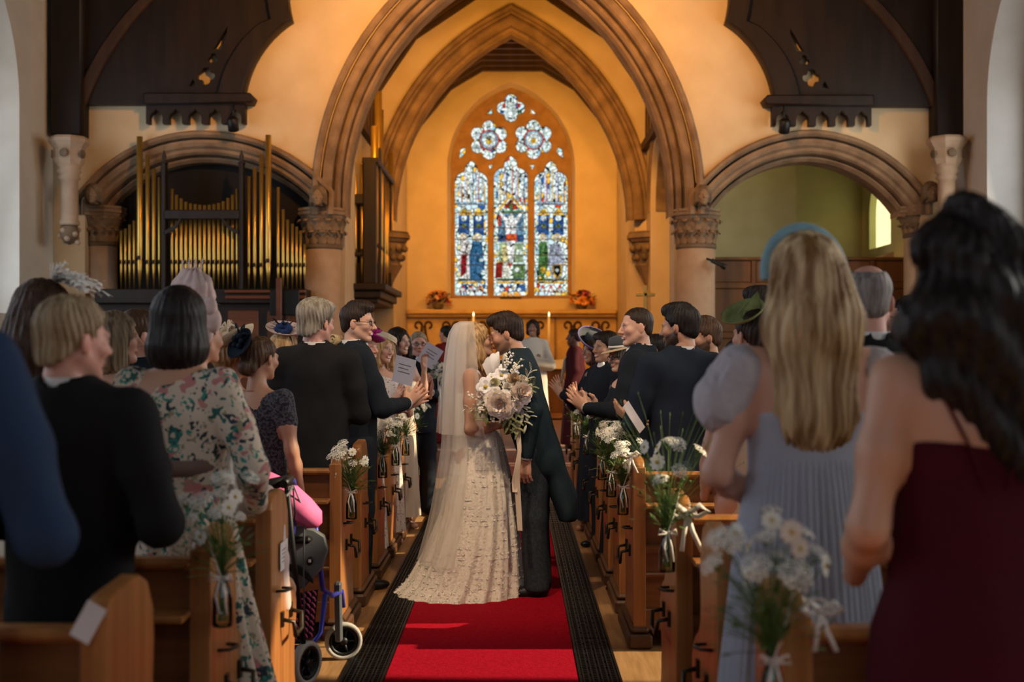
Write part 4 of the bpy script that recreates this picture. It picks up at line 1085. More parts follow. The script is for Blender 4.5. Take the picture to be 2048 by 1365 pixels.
wheel((-.694, 5.94, .093), .093, (.25, -1, 0), .016); wheel((-.80, 5.50, .10), .10, (1, -.5, 0), .018); wheel((-1.18, 5.95, .093), .093, (1, -.1, 0), .016); wheel((-1.25, 5.5, .10), .10, (1, 0, 0), .018)
for x_, xs_ in ((-.76, 0), (-1.22, 0)):
    MB().tube([K(x_ - .02, 5.60, .74), K(x_ + .005, 5.68, .40), K(x_ + .03, 5.80, .345), K(x_ + .065, 5.88, .35), K(x_ + .07, 5.90, .27)], .013, 8).tube([K(x_ + .01, 5.72, .37), K(x_ - .0, 5.66, .2), K(x_ - .03, 5.55, .16)], .012, 8).build('front_tube', blue_m, t)
    MB().tube([K(x_ - .10, 5.34, .93), K(x_ - .08, 5.42, .55), K(x_ - .045, 5.49, .12)], .013, 8).build('rear_tube', black_m, t)
    MB().bbox(-.017, .017, -.022, .022, -.15, .15, .008, Matrix.Translation(K(x_ + .05, 5.88, .25)) @ Matrix.Rotation(.12, 4, 'X')).build('fork', grey_p, t)
    MB().tube([K(x_ - .10, 5.42, .955), K(x_ - .10, 5.26, .945)], .019, 10).build('grip', black_m, t)
    MB().tube([K(x_ - .10, 5.44, .955), K(x_ - .10, 5.50, .93), K(x_ - .09, 5.50, .85), K(x_ - .09, 5.42, .70)], .013, 8).build('handle_tube', blue_m, t)
    MB().tube([K(x_ - .085, 5.40, .93), K(x_ - .085, 5.32, .90), K(x_ - .09, 5.26, .89)], .007, 6).tube([K(x_ - .09, 5.42, .93), K(x_ - .04, 5.44, .8), K(x_ - .05, 5.48, .5), K(x_ - .05, 5.5, .2)], .004, 5).build('brake_lever', grey_p, t)
MB().tube([K(-1.2, 5.56, .62), K(-.80, 5.56, .62)], .012, 8).build('cross_tube', blue_m, t)
MB().tube([K(-1.2, 5.5, .17), K(-.82, 5.5, .17)], .012, 8).build('cross_tube', blue_m, t)
MB().bbox(-.22, .22, -.13, .13, -.015, .015, .012, Matrix.Translation(K(-1.0, 5.62, .66))).build('seat', black_m, t)
# grey pouch panel with its oval badge
pp = arc3((-.13, 0), (-.02, .20), (.14, .16), 8) + [(.155, .10), (.13, .02), (.05, -.06), (-.13, -.14)]
me = filled([pp], .05, -.025, .01); me.transform(Matrix.Translation(K(-.875, 5.55, .505)) @ Matrix.Rotation(.25, 4, 'Z'))
pouch_o = link('pouch', me, grey_p, t)
me = filled([arc3((-.13, -.02), (0, .04), (.09, -.03), 8) + [(.09, -.045), (0, .022), (-.13, -.04)]], .02, -.04, .004); me.transform(Matrix.Translation(K(-.875, 5.55, .505)) @ Matrix.Rotation(.25, 4, 'Z')); link('pouch_trim', me, black_m, t)
MB().ball((0, 0, 0), (.016, .004, .022), 12, 6, Matrix.Rotation(.3, 3, 'Y')).build('badge', black_m, pouch_o, K(-.79, 5.53, .56)); MB().bbox(-.006, .006, -.0015, .0015, -.007, .007, .001).build('badge_mark', paper, pouch_o, K(-.79, 5.524, .562))
# mesh basket
mbk = MB()
bx = lambda u, v: K(-.96 + u * .20 - v * .02, 5.47 + .10 * u, .40 - v * .22 + .02 * u)
for j in range(8):
    for i in range(9):
        a = bx(i / 9, j / 8); b = bx((i + .7) / 9, (j + .85) / 8); mbk.tube([a, (a + b) / 2 + Vector((.004, -.006, .004)), b], .0045, 5)
mbk.build('basket_weave', pinkm, t)
mbk = MB(); mbk.grid(lambda u, v: bx(u, v) + Vector((0, .012, 0)), 6, 6); mbk.build('basket_net', black_m, t)
MB().box(-.14, .12, -.04, .16, -.12, -.11).build('basket_floor', black_m, t, K(-.92, 5.56, .30))
# pink bag slumped over the seat, with a dark cord
def blob(path, rad, nm, m):
    return MB().tube(path, rad, 14, True, .8).build(nm, m, t)
blob([K(-1.10, 5.50, .92), K(-1.00, 5.50, .925), K(-.90, 5.50, .87), K(-.82, 5.50, .80), K(-.765, 5.50, .755), K(-.74, 5.50, .73)], [.05, .075, .085, .082, .065, .02], 'pink_bag', pinkm)
MB().tube([K(-.845, 5.41, .91), K(-.835, 5.405, .80), K(-.85, 5.42, .70)], .004, 5).build('bag_cord', black_m, t)
blob([K(-1.02, 5.36, .90), K(-.95, 5.34, .93), K(-.87, 5.36, .95), K(-.84, 5.40, .93)], [.03, .035, .03, .01], 'hand_strap', black_m)
blob([K(-.93, 5.44, .40), K(-.89, 5.45, .425), K(-.86, 5.46, .435)], [.012, .018, .010], 'pink_scarf', pinkm)
# ---------------------------------------------------------------- sculpting kit: smooth unions of tapered limbs, meshed by surface nets
F32 = np.float32
def S_cone(P, a, b, ra, rb, s=None):
    a = np.asarray(a, F32); b = np.asarray(b, F32); m = 1.0
    if s is not None:
        s = np.asarray(s, F32); P = P / s; a = a / s; b = b / s; m = float(s.min())
    ba = b - a; pa = P - a
    h = np.clip((pa @ ba) / max(1e-9, float(ba @ ba)), 0, 1)
    q = pa - h[:, None] * ba
    return (np.sqrt((q * q).sum(1)) - (ra + (rb - ra) * h)) * m
def S_ell(P, c, r, R=None):
    q = P - np.asarray(c, F32)
    if R is not None: q = q @ np.asarray(R, F32)
    r = np.asarray(r, F32)
    k0 = np.sqrt(((q / r) ** 2).sum(1)); k1 = np.sqrt(((q / (r * r)) ** 2).sum(1)) + 1e-9
    return k0 * (k0 - 1) / k1
def smin(a, b, k):
    if k <= 0: return np.minimum(a, b)
    h = np.clip(.5 + .5 * (b - a) / k, 0, 1)
    return b * (1 - h) + a * h - k * h * (1 - h)
def smax(a, b, k): return -smin(-a, -b, k)
class Field:
    def __init__(s): s.ops = []
    def cone(s, a, b, ra, rb, k=.02, sc=None, mode='u'): s.ops.append((mode, k, lambda P: S_cone(P, a, b, ra, rb, sc))); return s
    def ell(s, c, r, k=.02, R=None, mode='u'): s.ops.append((mode, k, lambda P: S_ell(P, c, r, R))); return s
    def fn(s, f, k=.0, mode='i'): s.ops.append((mode, k, f)); return s
    def chain(s, pts, rr, k=.02, sc=None):
        for i in range(len(pts) - 1): s.cone(pts[i], pts[i + 1], rr[i], rr[i + 1], k, sc)
        return s
    def __call__(s, P):
        d = None
        for mode, k, f in s.ops:
            v = f(P)
            if d is None: d = v
            elif mode == 'u': d = smin(d, v, k)
            elif mode == 's': d = smax(d, -v, k)
            elif mode == 'i': d = smax(d, v, k)
            elif mode == 'd': d = d + v
        return d
_CORN = np.array([(i, j, k) for i in (0, 1) for j in (0, 1) for k in (0, 1)])
_EDG = [(a, b) for a in range(8) for b in range(a + 1, 8) if abs(_CORN[a] - _CORN[b]).sum() == 1]
def nets(f, lo, hi, h):
    """surface-nets mesh of a field -> verts, quads"""
    lo = np.asarray(lo, float); n = np.maximum(3, np.ceil((np.asarray(hi) - lo) / h).astype(int) + 1)
    ax = [lo[i] + h * np.arange(n[i]) for i in range(3)]
    G_ = np.stack(np.meshgrid(*ax, indexing='ij'), -1).reshape(-1, 3).astype(F32)
    V = f(G_).reshape(n).astype(np.float64)
    V[0] = V[-1] = 1e-3; V[:, 0] = V[:, -1] = 1e-3; V[:, :, 0] = V[:, :, -1] = 1e-3
    ins = V < 0; m = n - 1
    cnt = np.zeros(m, int)
    for c in _CORN: cnt += ins[c[0]:c[0] + m[0], c[1]:c[1] + m[1], c[2]:c[2] + m[2]]
    act = (cnt > 0) & (cnt < 8); idx = np.argwhere(act)
    ID = -np.ones(m, int); ID[act] = np.arange(len(idx))
    cv = np.stack([V[idx[:, 0] + c[0], idx[:, 1] + c[1], idx[:, 2] + c[2]] for c in _CORN], 1)
    acc = np.zeros((len(idx), 3)); w = np.zeros(len(idx))
    for a, b in _EDG:
        va, vb = cv[:, a], cv[:, b]; x = (va < 0) != (vb < 0)
        t = np.where(x, va / np.where(x, va - vb, 1), 0)
        p = _CORN[a] + t[:, None] * (_CORN[b] - _CORN[a])
        acc[x] += p[x]; w[x] += 1
    verts = lo + h * (idx + acc / w[:, None])
    quads = []
    for d in range(3):
        e, g = (d + 1) % 3, (d + 2) % 3
        sl0 = [slice(1, m[i]) for i in range(3)]; sl0[d] = slice(0, m[d]); sl1 = list(sl0); sl1[d] = slice(1, m[d] + 1)
        A = ins[tuple(sl0)]; B = ins[tuple(sl1)]
        for flip, msk in ((False, A & ~B), (True, ~A & B)):
            q = np.argwhere(msk)
            if not len(q): continue
            off = np.ones(3, int); off[d] = 0; q = q + off
            ue = np.zeros(3, int); ue[e] = 1; ug = np.zeros(3, int); ug[g] = 1
            c0 = q - ue - ug; c1 = q - ug; c2 = q; c3 = q - ue
            ids = [ID[c[:, 0], c[:, 1], c[:, 2]] for c in (c0, c1, c2, c3)]
            if flip: ids = ids[::-1]
            quads.append(np.stack(ids, 1))
    Q = np.concatenate(quads) if quads else np.zeros((0, 4), int)
    Q = Q[(Q >= 0).all(1)]
    return verts, Q
def smooth_v(v, q, it=1, lam=.5):
    for _ in range(it):
        s = np.zeros_like(v); c = np.zeros(len(v))
        for a, b in ((0, 1), (1, 2), (2, 3), (3, 0)):
            np.add.at(s, q[:, a], v[q[:, b]]); np.add.at(c, q[:, a], 1); np.add.at(s, q[:, b], v[q[:, a]]); np.add.at(c, q[:, b], 1)
        v = v + lam * (s / np.maximum(c, 1)[:, None] - v)
    return v
def np_mesh(name, v, q, cols=None):
    me = bpy.data.meshes.new(name); me.vertices.add(len(v)); me.vertices.foreach_set('co', np.asarray(v, F32).ravel())
    me.loops.add(q.size); me.loops.foreach_set('vertex_index', np.asarray(q, np.int32).ravel())
    me.polygons.add(len(q)); me.polygons.foreach_set('loop_start', np.arange(0, q.size, 4, dtype=np.int32))
    me.update(calc_edges=True); me.polygons.foreach_set('use_smooth', np.ones(len(q), bool))
    if cols is not None:
        a = me.color_attributes.new('Col', 'FLOAT_COLOR', 'POINT'); a.data.foreach_set('color', np.concatenate([cols, np.ones((len(cols), 1))], 1).astype(F32).ravel())
    me.validate(); return me
def xf(v, M):
    M = np.array(M); return v @ M[:3, :3].T + (M[:3, 3] if M.shape[0] == 4 else 0)

skin_m = mat('skin', (.6, .4, .3), .45, attr='Col', spec=.4)
SK = {'fair': (.58, .33, .235), 'tan': (.46, .245, .155), 'warm': (.52, .28, .18), 'deep': (.30, .155, .095), 'dark': (.12, .055, .035), 'ruddy': (.58, .29, .215)}
def hair_mat(nm, c, c2, st=(60, 60, 3)):
    return mat('hair_' + nm, c, .5, c2, 1.0, st, 3, (.38, .62), bump=.5, spec=.25, sheen=.0)
HC = {'black': hair_mat('black', (.008, .006, .006), (.020, .015, .013)), 'brown': hair_mat('brown', (.035, .017, .010), (.075, .038, .020)), 'dbrown': hair_mat('dbrown', (.016, .009, .006), (.035, .020, .013)),
      'chest': hair_mat('chestnut', (.05, .025, .014), (.10, .055, .03)), 'grey': hair_mat('grey', (.36, .32, .26), (.17, .145, .115)), 'white': hair_mat('white', (.65, .62, .57), (.45, .42, .38)),
      'sandy': hair_mat('sandy', (.22, .145, .075), (.38, .29, .18), (45, 45, 4)), 'blonde': hair_mat('blonde', (.20, .105, .035), (.62, .46, .26), (26, 26, 1.2)), 'honey': hair_mat('honey', (.28, .15, .055), (.55, .36, .18), (50, 50, 3)),
      'ash': hair_mat('ash', (.32, .24, .15), (.13, .085, .05), (45, 45, 3)), 'sgrey': hair_mat('steel', (.15, .13, .12), (.28, .25, .23))}
def wob(P, f, s=0.0):
    return np.sin(f * P[:, 0] + 1.9 * np.sin(f * .63 * P[:, 1] + s) + s) * np.sin(f * .8 * P[:, 2] + 1.3 * np.sin(f * .7 * P[:, 0] + 2 * s) + s * 1.7)

def head_field(sex='m', smile=0.0, beardy=0.0, fat=0.0, kiss=False):
    w = .97 if sex == 'f' else 1.0
    f = Field()
    f.ell((0, -.014, .030), (.076 * w, .097, .088), .03)
    f.ell((0, .026, -.036), ((.060 + fat) * w, .066, .084), .03)
    for s in (-1, 1):
        f.cone((s * (.050 + fat) * w, .0, -.050), (s * .014, .066, -.100), .024, .018, .02)
        f.ell((s * .041, .063, -.026 + .004 * smile), (.024, .024, .024), .02)
    f.ell((0, .074, -.101), (.019, .017, .016), .015)
    f.cone((-.036, .080, .017), (.036, .080, .017), .013, .013, .012)
    for s in (-1, 1):
        f.ell((s * .031, .101, .001), (.016, .014, .011), .010, mode='s')
        f.ell((s * .031, .0795, .001), (.0135, .0135, .0125), .003)
    f.cone((0, .086, .012), (0, .112, -.030), .008, .0125, .010)
    for s in (-1, 1): f.ell((s * .012, .099, -.035), (.009, .010, .008), .006)
    lw = .024 + .008 * smile
    py = .004 if kiss else 0
    f.ell((0, .089 + py, -.0605), (lw, .010, .0055), .005); f.ell((0, .088 + py, -.0705), (lw * .85, .010, .0065), .005)
    if smile > .4: f.ell((0, .098, -.0655), (lw * .75, .006, .0045), .003, mode='s')
    for s in (-1, 1):
        f.ell((s * .079 * w, -.006, -.012), (.008, .019, .031), .006, np.array(Matrix.Rotation(s * .35, 3, 'Z')))
    f.cone((0, -.022, -.06), (0, -.040, -.215), .050 if sex == 'f' else .056, .052 if sex == 'f' else .061, .025)
    return f
def head_mesh(skin, sex='m', smile=0, h=.006, brow=(.03, .02, .015), beard=0, lip=None, closed=False, fat=0, kiss=False):
    v, q = nets(head_field(sex, smile, beard, fat, kiss), (-.115, -.14, -.20), (.115, .145, .135), h)
    x, y, z = v.T; ax = np.abs(x)
    c = np.tile(np.array(skin), (len(v), 1))
    def tint(mask, col): c[:] = c * (1 - mask[:, None]) + np.array(col) * mask[:, None]
    g = lambda d, r: np.clip(1 - d / r, 0, 1)
    blush = np.exp(-(((ax - .045) / .022) ** 2 + ((z + .03) / .02) ** 2)) * (y > .03) * .30
    tint(blush, (skin[0] * 1.05, skin[1] * .68, skin[2] * .62))
    if beard > 0:
        bm_ = np.clip((-.035 - z + .5 * np.clip(.05 - y, -.05, .1)) / .015, 0, 1) * (y > -.01) * np.clip((z + .125) / .012, 0, 1) * (1 - np.exp(-((ax / .02) ** 2 + ((z + .066) / .011) ** 2) * 1.2))
        bm_ = np.maximum(bm_, np.exp(-((ax / .028) ** 4 + ((z + .048) / .006) ** 4)) * (y > .06))
        tint(np.clip(bm_ * beard, 0, 1), brow)
    lp = np.exp(-((ax / (.026 + .008 * smile)) ** 4 + ((z + .066) / .0115) ** 4)) * (y > .07)
    lc = lip or (skin[0] * .85, skin[1] * .50, skin[2] * .50); tint(lp * .85, lc)
    if smile > .4: tint(np.exp(-((ax / .021) ** 4 + ((z + .0655) / .0048) ** 4)) * (y > .07), (.78, .74, .68))
    eb = np.exp(-(((ax - .032) / .017) ** 4 + ((z - .022 + .25 * (ax - .03)) / .0048) ** 2)) * (y > .055); tint(np.clip(eb * .9, 0, 1), brow)
    de = np.sqrt((ax - .031) ** 2 + ((z - .001) * 1.25) ** 2)
    tint(np.clip((.0185 - de) / .006, 0, 1) * (y > .06) * .35, (skin[0] * .6, skin[1] * .5, skin[2] * .48))
    if closed:
        tint(np.exp(-(((ax - .031) / .014) ** 4 + ((z + .006) / .0032) ** 2)) * (y > .06), (.03, .018, .013))
    else:
        tint(np.clip((.0125 - np.sqrt((ax - .031) ** 2 + ((z - .001) * 1.8) ** 2)) / .003, 0, 1) * (y > .07), (.62, .58, .54))
        tint(np.clip((.0066 - np.sqrt((ax - .031) ** 2 + (z - .001) ** 2)) / .002, 0, 1) * (y > .07), (.035, .022, .016))
        tint(np.exp(-(((ax - .031) / .015) ** 4 + ((z - .0085) / .003) ** 2)) * (y > .06), (.03, .018, .014))
    tint(np.exp(-(((ax - .0085) / .004) ** 2 + ((z + .0425) / .003) ** 2)) * (y > .09) * .7, (skin[0] * .3, skin[1] * .2, skin[2] * .2))
    ear = (ax > .078) & (y < .03); tint(ear * .25, (skin[0] * 1.1, skin[1] * .7, skin[2] * .6))
    return v, q, c

def hair_field(style, p=None):
    p = p or {}
    f = Field()
    if style in ('short', 'thin', 'updo', 'crop'):
        t = p.get('t', .0); rec = p.get('rec', 0)
        f.ell((0, -.016, .032), (.083 + t, .104 + t, .096 + t), 0)
        f.ell((0, -.058, -.030), (.066 + t * .5, .050 + t, .052), .03)
        if p.get('nape', .088) > .09: f.ell((0, -.058, -.062), (.066 + t, .046 + t, .056), .03)
        if p.get('quiff'): f.ell((.0, .052, .100), (.058, .046, .034), .03); f.ell((0, .0, .115), (.055, .06, .026), .03)
        if p.get('mop'): f.ell((0, -.03, .07), (.09, .09, .07), .03); f.ell((.03, .045, .095), (.05, .045, .03), .025)
        def line(P):
            y, z, ax = P[:, 1], P[:, 2], np.abs(P[:, 0])
            L_ = np.where(z > -.02, .018 + (z + .02) * (.62 - rec), .018 + (z + .02) * 1.7)
            L_ = np.where(z > .062 + rec * .06, L_ + (z - .062 - rec * .06) * 3.0, L_)
            L_ = L_ + .005 * np.sin(70 * z + 40 * P[:, 0]) + .003 * np.sin(160 * z)
            return (y - L_) * .7
        f.fn(line, .012)
        f.fn(lambda P: p.get('fade', .0065) * np.clip((.055 - P[:, 2]) / .09, 0, 1), 0, 'd')
        f.fn(lambda P: -(P[:, 2] + p.get('nape', .088) + .02 * (p.get('nape', .088) > .09)), .01)
        if style == 'thin': f.ell((0, -.035, .115), (.052, .062, .05), .012, mode='s')
        for s in (-1, 1): f.ell((s * .088, .004, -.014), (.024, .021, .034), .008, mode='s')
        if style == 'updo': f.ell((0, -.105, p.get('bz', -.01)), (.058, .048, .052), .02); f.ell((0, -.07, .02), (.08, .06, .08), .02)
    elif style == 'bob':
        f.ell((0, -.018, .028), (.096, .112, .105), 0); f.cone((0, -.022, .0), (0, -.030, -.10), .098, p.get('r', .104), .03, (1, .98, 1))
        f.fn(lambda P: -(P[:, 2] + p.get('len', .155) - .25 * np.clip(P[:, 1], -.1, .1)), .02)
        f.ell((0, .115, -.05), (.062, .105, .13), .015, mode='s'); f.cone((0, -.03, -.10), (0, -.03, -.25), .058, .062, .01, mode='s')
    elif style == 'long':
        L_ = p.get('len', .5); wv = p.get('w', .115)
        f.ell((0, -.018, .030), (.094, .110, .103), 0)
        f.cone((0, -.035, .02), (0, -.075, -.12), .092, wv, .05, (1, .80, 1)); f.cone((0, -.085, -.12), (p.get('sx', 0), -.115, -L_), wv, p.get('w2', .10), .05, (1, .42, 1))
        if p.get('front'):
            for s in (-1, 1): f.cone((s * .082, .02, .0), (s * .095, .03, -.24), .028, .022, .02)
        f.ell((0, .115, -.05), (.064, .11, .13), .015, mode='s'); f.cone((0, -.02, -.12), (0, -.015, -.5), .056, .075, .015, mode='s')
    elif style == 'curls':
        f.ell((0, -.018, .030), (.094, .110, .103), 0)
        f.cone((0, -.03, .02), (0, -.05, -.13), .098, .110, .05, (1, .85, 1))
        cy = p.get('cy', 0)
        for s in (-1, 1): f.chain([(s * .085, .03 + cy, .03), (s * .100, .035 + cy, -.06), (s * .092, .045 + cy, -.13), (s * .102, .035 + cy, -.20)], [.026, .030, .028, .012], .015)
        f.ell((0, .115, -.05), (.062, .105, .125), .015, mode='s'); f.cone((0, -.02, -.12), (0, -.015, -.5), .056, .075, .015, mode='s')
    a = p.get('amp', .0028); fr = p.get('fr', 95)
    fl = p.get('flow', .25)
    f.fn(lambda P: a * np.sin(fr * np.arctan2(P[:, 0], P[:, 1] * .9 + .02 * np.sin(9 * P[:, 2])) * .32 + 14 * P[:, 2] * fl + 1.5 * np.sin(30 * P[:, 2] + 25 * P[:, 0])) + a * .6 * wob(P, 55, 1.0) + p.get('wave', 0) * np.sin(42 * P[:, 2] + 16 * P[:, 0] + 2 * np.sin(20 * P[:, 0])), 0, 'd')
    return f
def hair_mesh(style, p=None, h=.006):
    p = p or {}
    zl = {'short': -.12, 'thin': -.12, 'crop': -.12, 'updo': -.12, 'bob': -.2, 'curls': -.26}.get(style, -p.get('len', .5) - .14)
    W_ = .17 if style in ('long', 'curls', 'bob') else .125
    return nets(hair_field(style, p), (-W_, -.22, zl), (W_, .125, .165), h)

def hand_mesh(skin, curl=.25, h=.005, spread=.12, left=False):
    """fingers along +z, palm towards +y, thumb on the +x side (mirrored for the other hand)"""
    f = Field()
    f.cone((0, 0, -.05), (0, 0, .0), .024, .024, 0, (1.1, .8, 1))
    f.cone((0, .0, .01), (.0, .002, .07), .032, .038, .015, (1, .42, 1))
    for i, (x, L_, r) in enumerate(((.028, .072, .0088), (.0095, .080, .0092), (-.0095, .074, .0088), (-.027, .058, .0078))):
        b = np.array((x, 0, .082)); a = (i - 1.5) * -spread; d = np.array((math.sin(a), 0, math.cos(a)))
        pts = [b - d * .02, b]; c = 0
        for k, s in enumerate((.42, .32, .26)):
            c += curl * (.7 + .3 * k)
            dd = np.array((d[0] * math.cos(c), math.sin(c), d[2] * math.cos(c))); pts.append(pts[-1] + dd * L_ * s)
        f.chain(pts, [r * 1.1, r * 1.08, r, r * .92, r * .78], .004)
    f.chain([(.020, .006, .015), (.042, .016, .042), (.055, .026 + .02 * curl, .068), (.056, .034 + .03 * curl, .092)], [.016, .0125, .0105, .0085], .010)
    v, q = nets(f, (-.06, -.04, -.07), (.08, .11, .185), h)
    if left: v[:, 0] *= -1; q = q[:, ::-1]
    z = v[:, 2]; c = np.tile(np.array(skin), (len(v), 1)); k = np.clip((z - .07) / .08, 0, 1)[:, None] * .3
    c = c * (1 - k) + c * np.array((1.08, .82, .78)) * k
    return v, q, c
def frame(zdir, ydir):
    z = Vector(zdir).normalized(); y = Vector(ydir); y = (y - z * y.dot(z))
    if y.length < 1e-5: y = z.orthogonal()
    y.normalize(); x = y.cross(z)
    return Matrix((x, y, z)).transposed()

FAB = {}
def fabric(nm, c, c2=None, sc=200, rough=.8, bump=.1, **k):
    return mat('cloth_' + nm, c, rough, c2, sc, bump=bump, sheen=k.pop('sheen', .0 if sum(c) < .2 else .08), spec=k.pop('spec', .12), **k)
CL = {'black': fabric('black', (.010, .010, .011), (.014, .014, .015)), 'navy': fabric('navy', (.012, .018, .030), (.016, .023, .037)), 'dnavy': fabric('dark_navy', (.010, .014, .020), (.014, .018, .026)), 'blue': fabric('blue', (.016, .033, .075), (.022, .042, .09)),
      'petrol': fabric('petrol', (.013, .024, .031), (.017, .030, .038)), 'charcoal': fabric('charcoal_stripe', (.035, .045, .055), (.022, .028, .035), 60), 'white': fabric('white', (.72, .70, .66)),
      'lace': fabric('grey_lace', (.09, .09, .105), (.02, .02, .028), 90, ramp=(.42, .58)), 'paleblue': fabric('pale_blue', (.40, .44, .52), (.36, .40, .48)), 'burgundy': fabric('burgundy', (.060, .006, .012), (.045, .004, .009)),
      'red': fabric('red_robe', (.14, .012, .012)), 'maroon': fabric('maroon_robe', (.05, .008, .010)), 'cream': fabric('cream', (.60, .52, .40)), 'ivory': fabric('ivory', (.66, .60, .50)), 'pinkw': fabric('pink_white', (.62, .50, .46))}
def floral_mat(nm, base, cols, scale=13, dens=.36):
    m = bpy.data.materials.new('cloth_' + nm); m.use_nodes = True; nt = m.node_tree; b = nt.nodes['Principled BSDF']; L = nt.links.new
    b.inputs['Roughness'].default_value = .8
    tc = nt.nodes.new('ShaderNodeTexCoord'); cur = None
    rgb = nt.nodes.new('ShaderNodeRGB'); rgb.outputs[0].default_value = (*base, 1); cur = rgb.outputs[0]
    for i, (c, sc, th) in enumerate(cols):
        mp = nt.nodes.new('ShaderNodeMapping'); mp.inputs['Location'].default_value = (3.1 * i, 1.7 * i, 2.3 * i); L(tc.outputs['Object'], mp.inputs[0])
        nz = nt.nodes.new('ShaderNodeTexNoise'); nz.inputs['Scale'].default_value = sc * 2.2; nz.inputs['Detail'].default_value = 1; L(mp.outputs[0], nz.inputs['Vector'])
        ad = nt.nodes.new('ShaderNodeMixRGB'); ad.blend_type = 'ADD'; ad.inputs[0].default_value = .12; L(mp.outputs[0], ad.inputs[1]); L(nz.outputs['Color'], ad.inputs[2])
        v = nt.nodes.new('ShaderNodeTexVoronoi'); v.inputs['Scale'].default_value = sc; L(ad.outputs[0], v.inputs['Vector'])
        lt = nt.nodes.new('ShaderNodeMath'); lt.operation = 'LESS_THAN'; lt.inputs[1].default_value = th; L(v.outputs['Distance'], lt.inputs[0])
        mx = nt.nodes.new('ShaderNodeMixRGB'); mx.inputs[2].default_value = (*c, 1); L(lt.outputs[0], mx.inputs[0]); L(cur, mx.inputs[1]); cur = mx.outputs[0]
    L(cur, b.inputs['Base Color']); CL[nm] = m; return m
floral_mat('floral_green', (.62, .52, .40), [((.50, .20, .19), 12, .33), ((.30, .26, .16), 15, .26), ((.02, .11, .09), 13, .33), ((.015, .03, .045), 15, .29), ((.03, .24, .19), 18, .27)])
floral_mat('floral_pink', (.60, .54, .48), [((.45, .12, .16), 22, .26), ((.05, .07, .06), 24, .24), ((.10, .22, .32), 26, .18)])
floral_mat('floral_dark', (.05, .03, .05), [((.55, .38, .10), 20, .3), ((.40, .05, .25), 22, .3)])

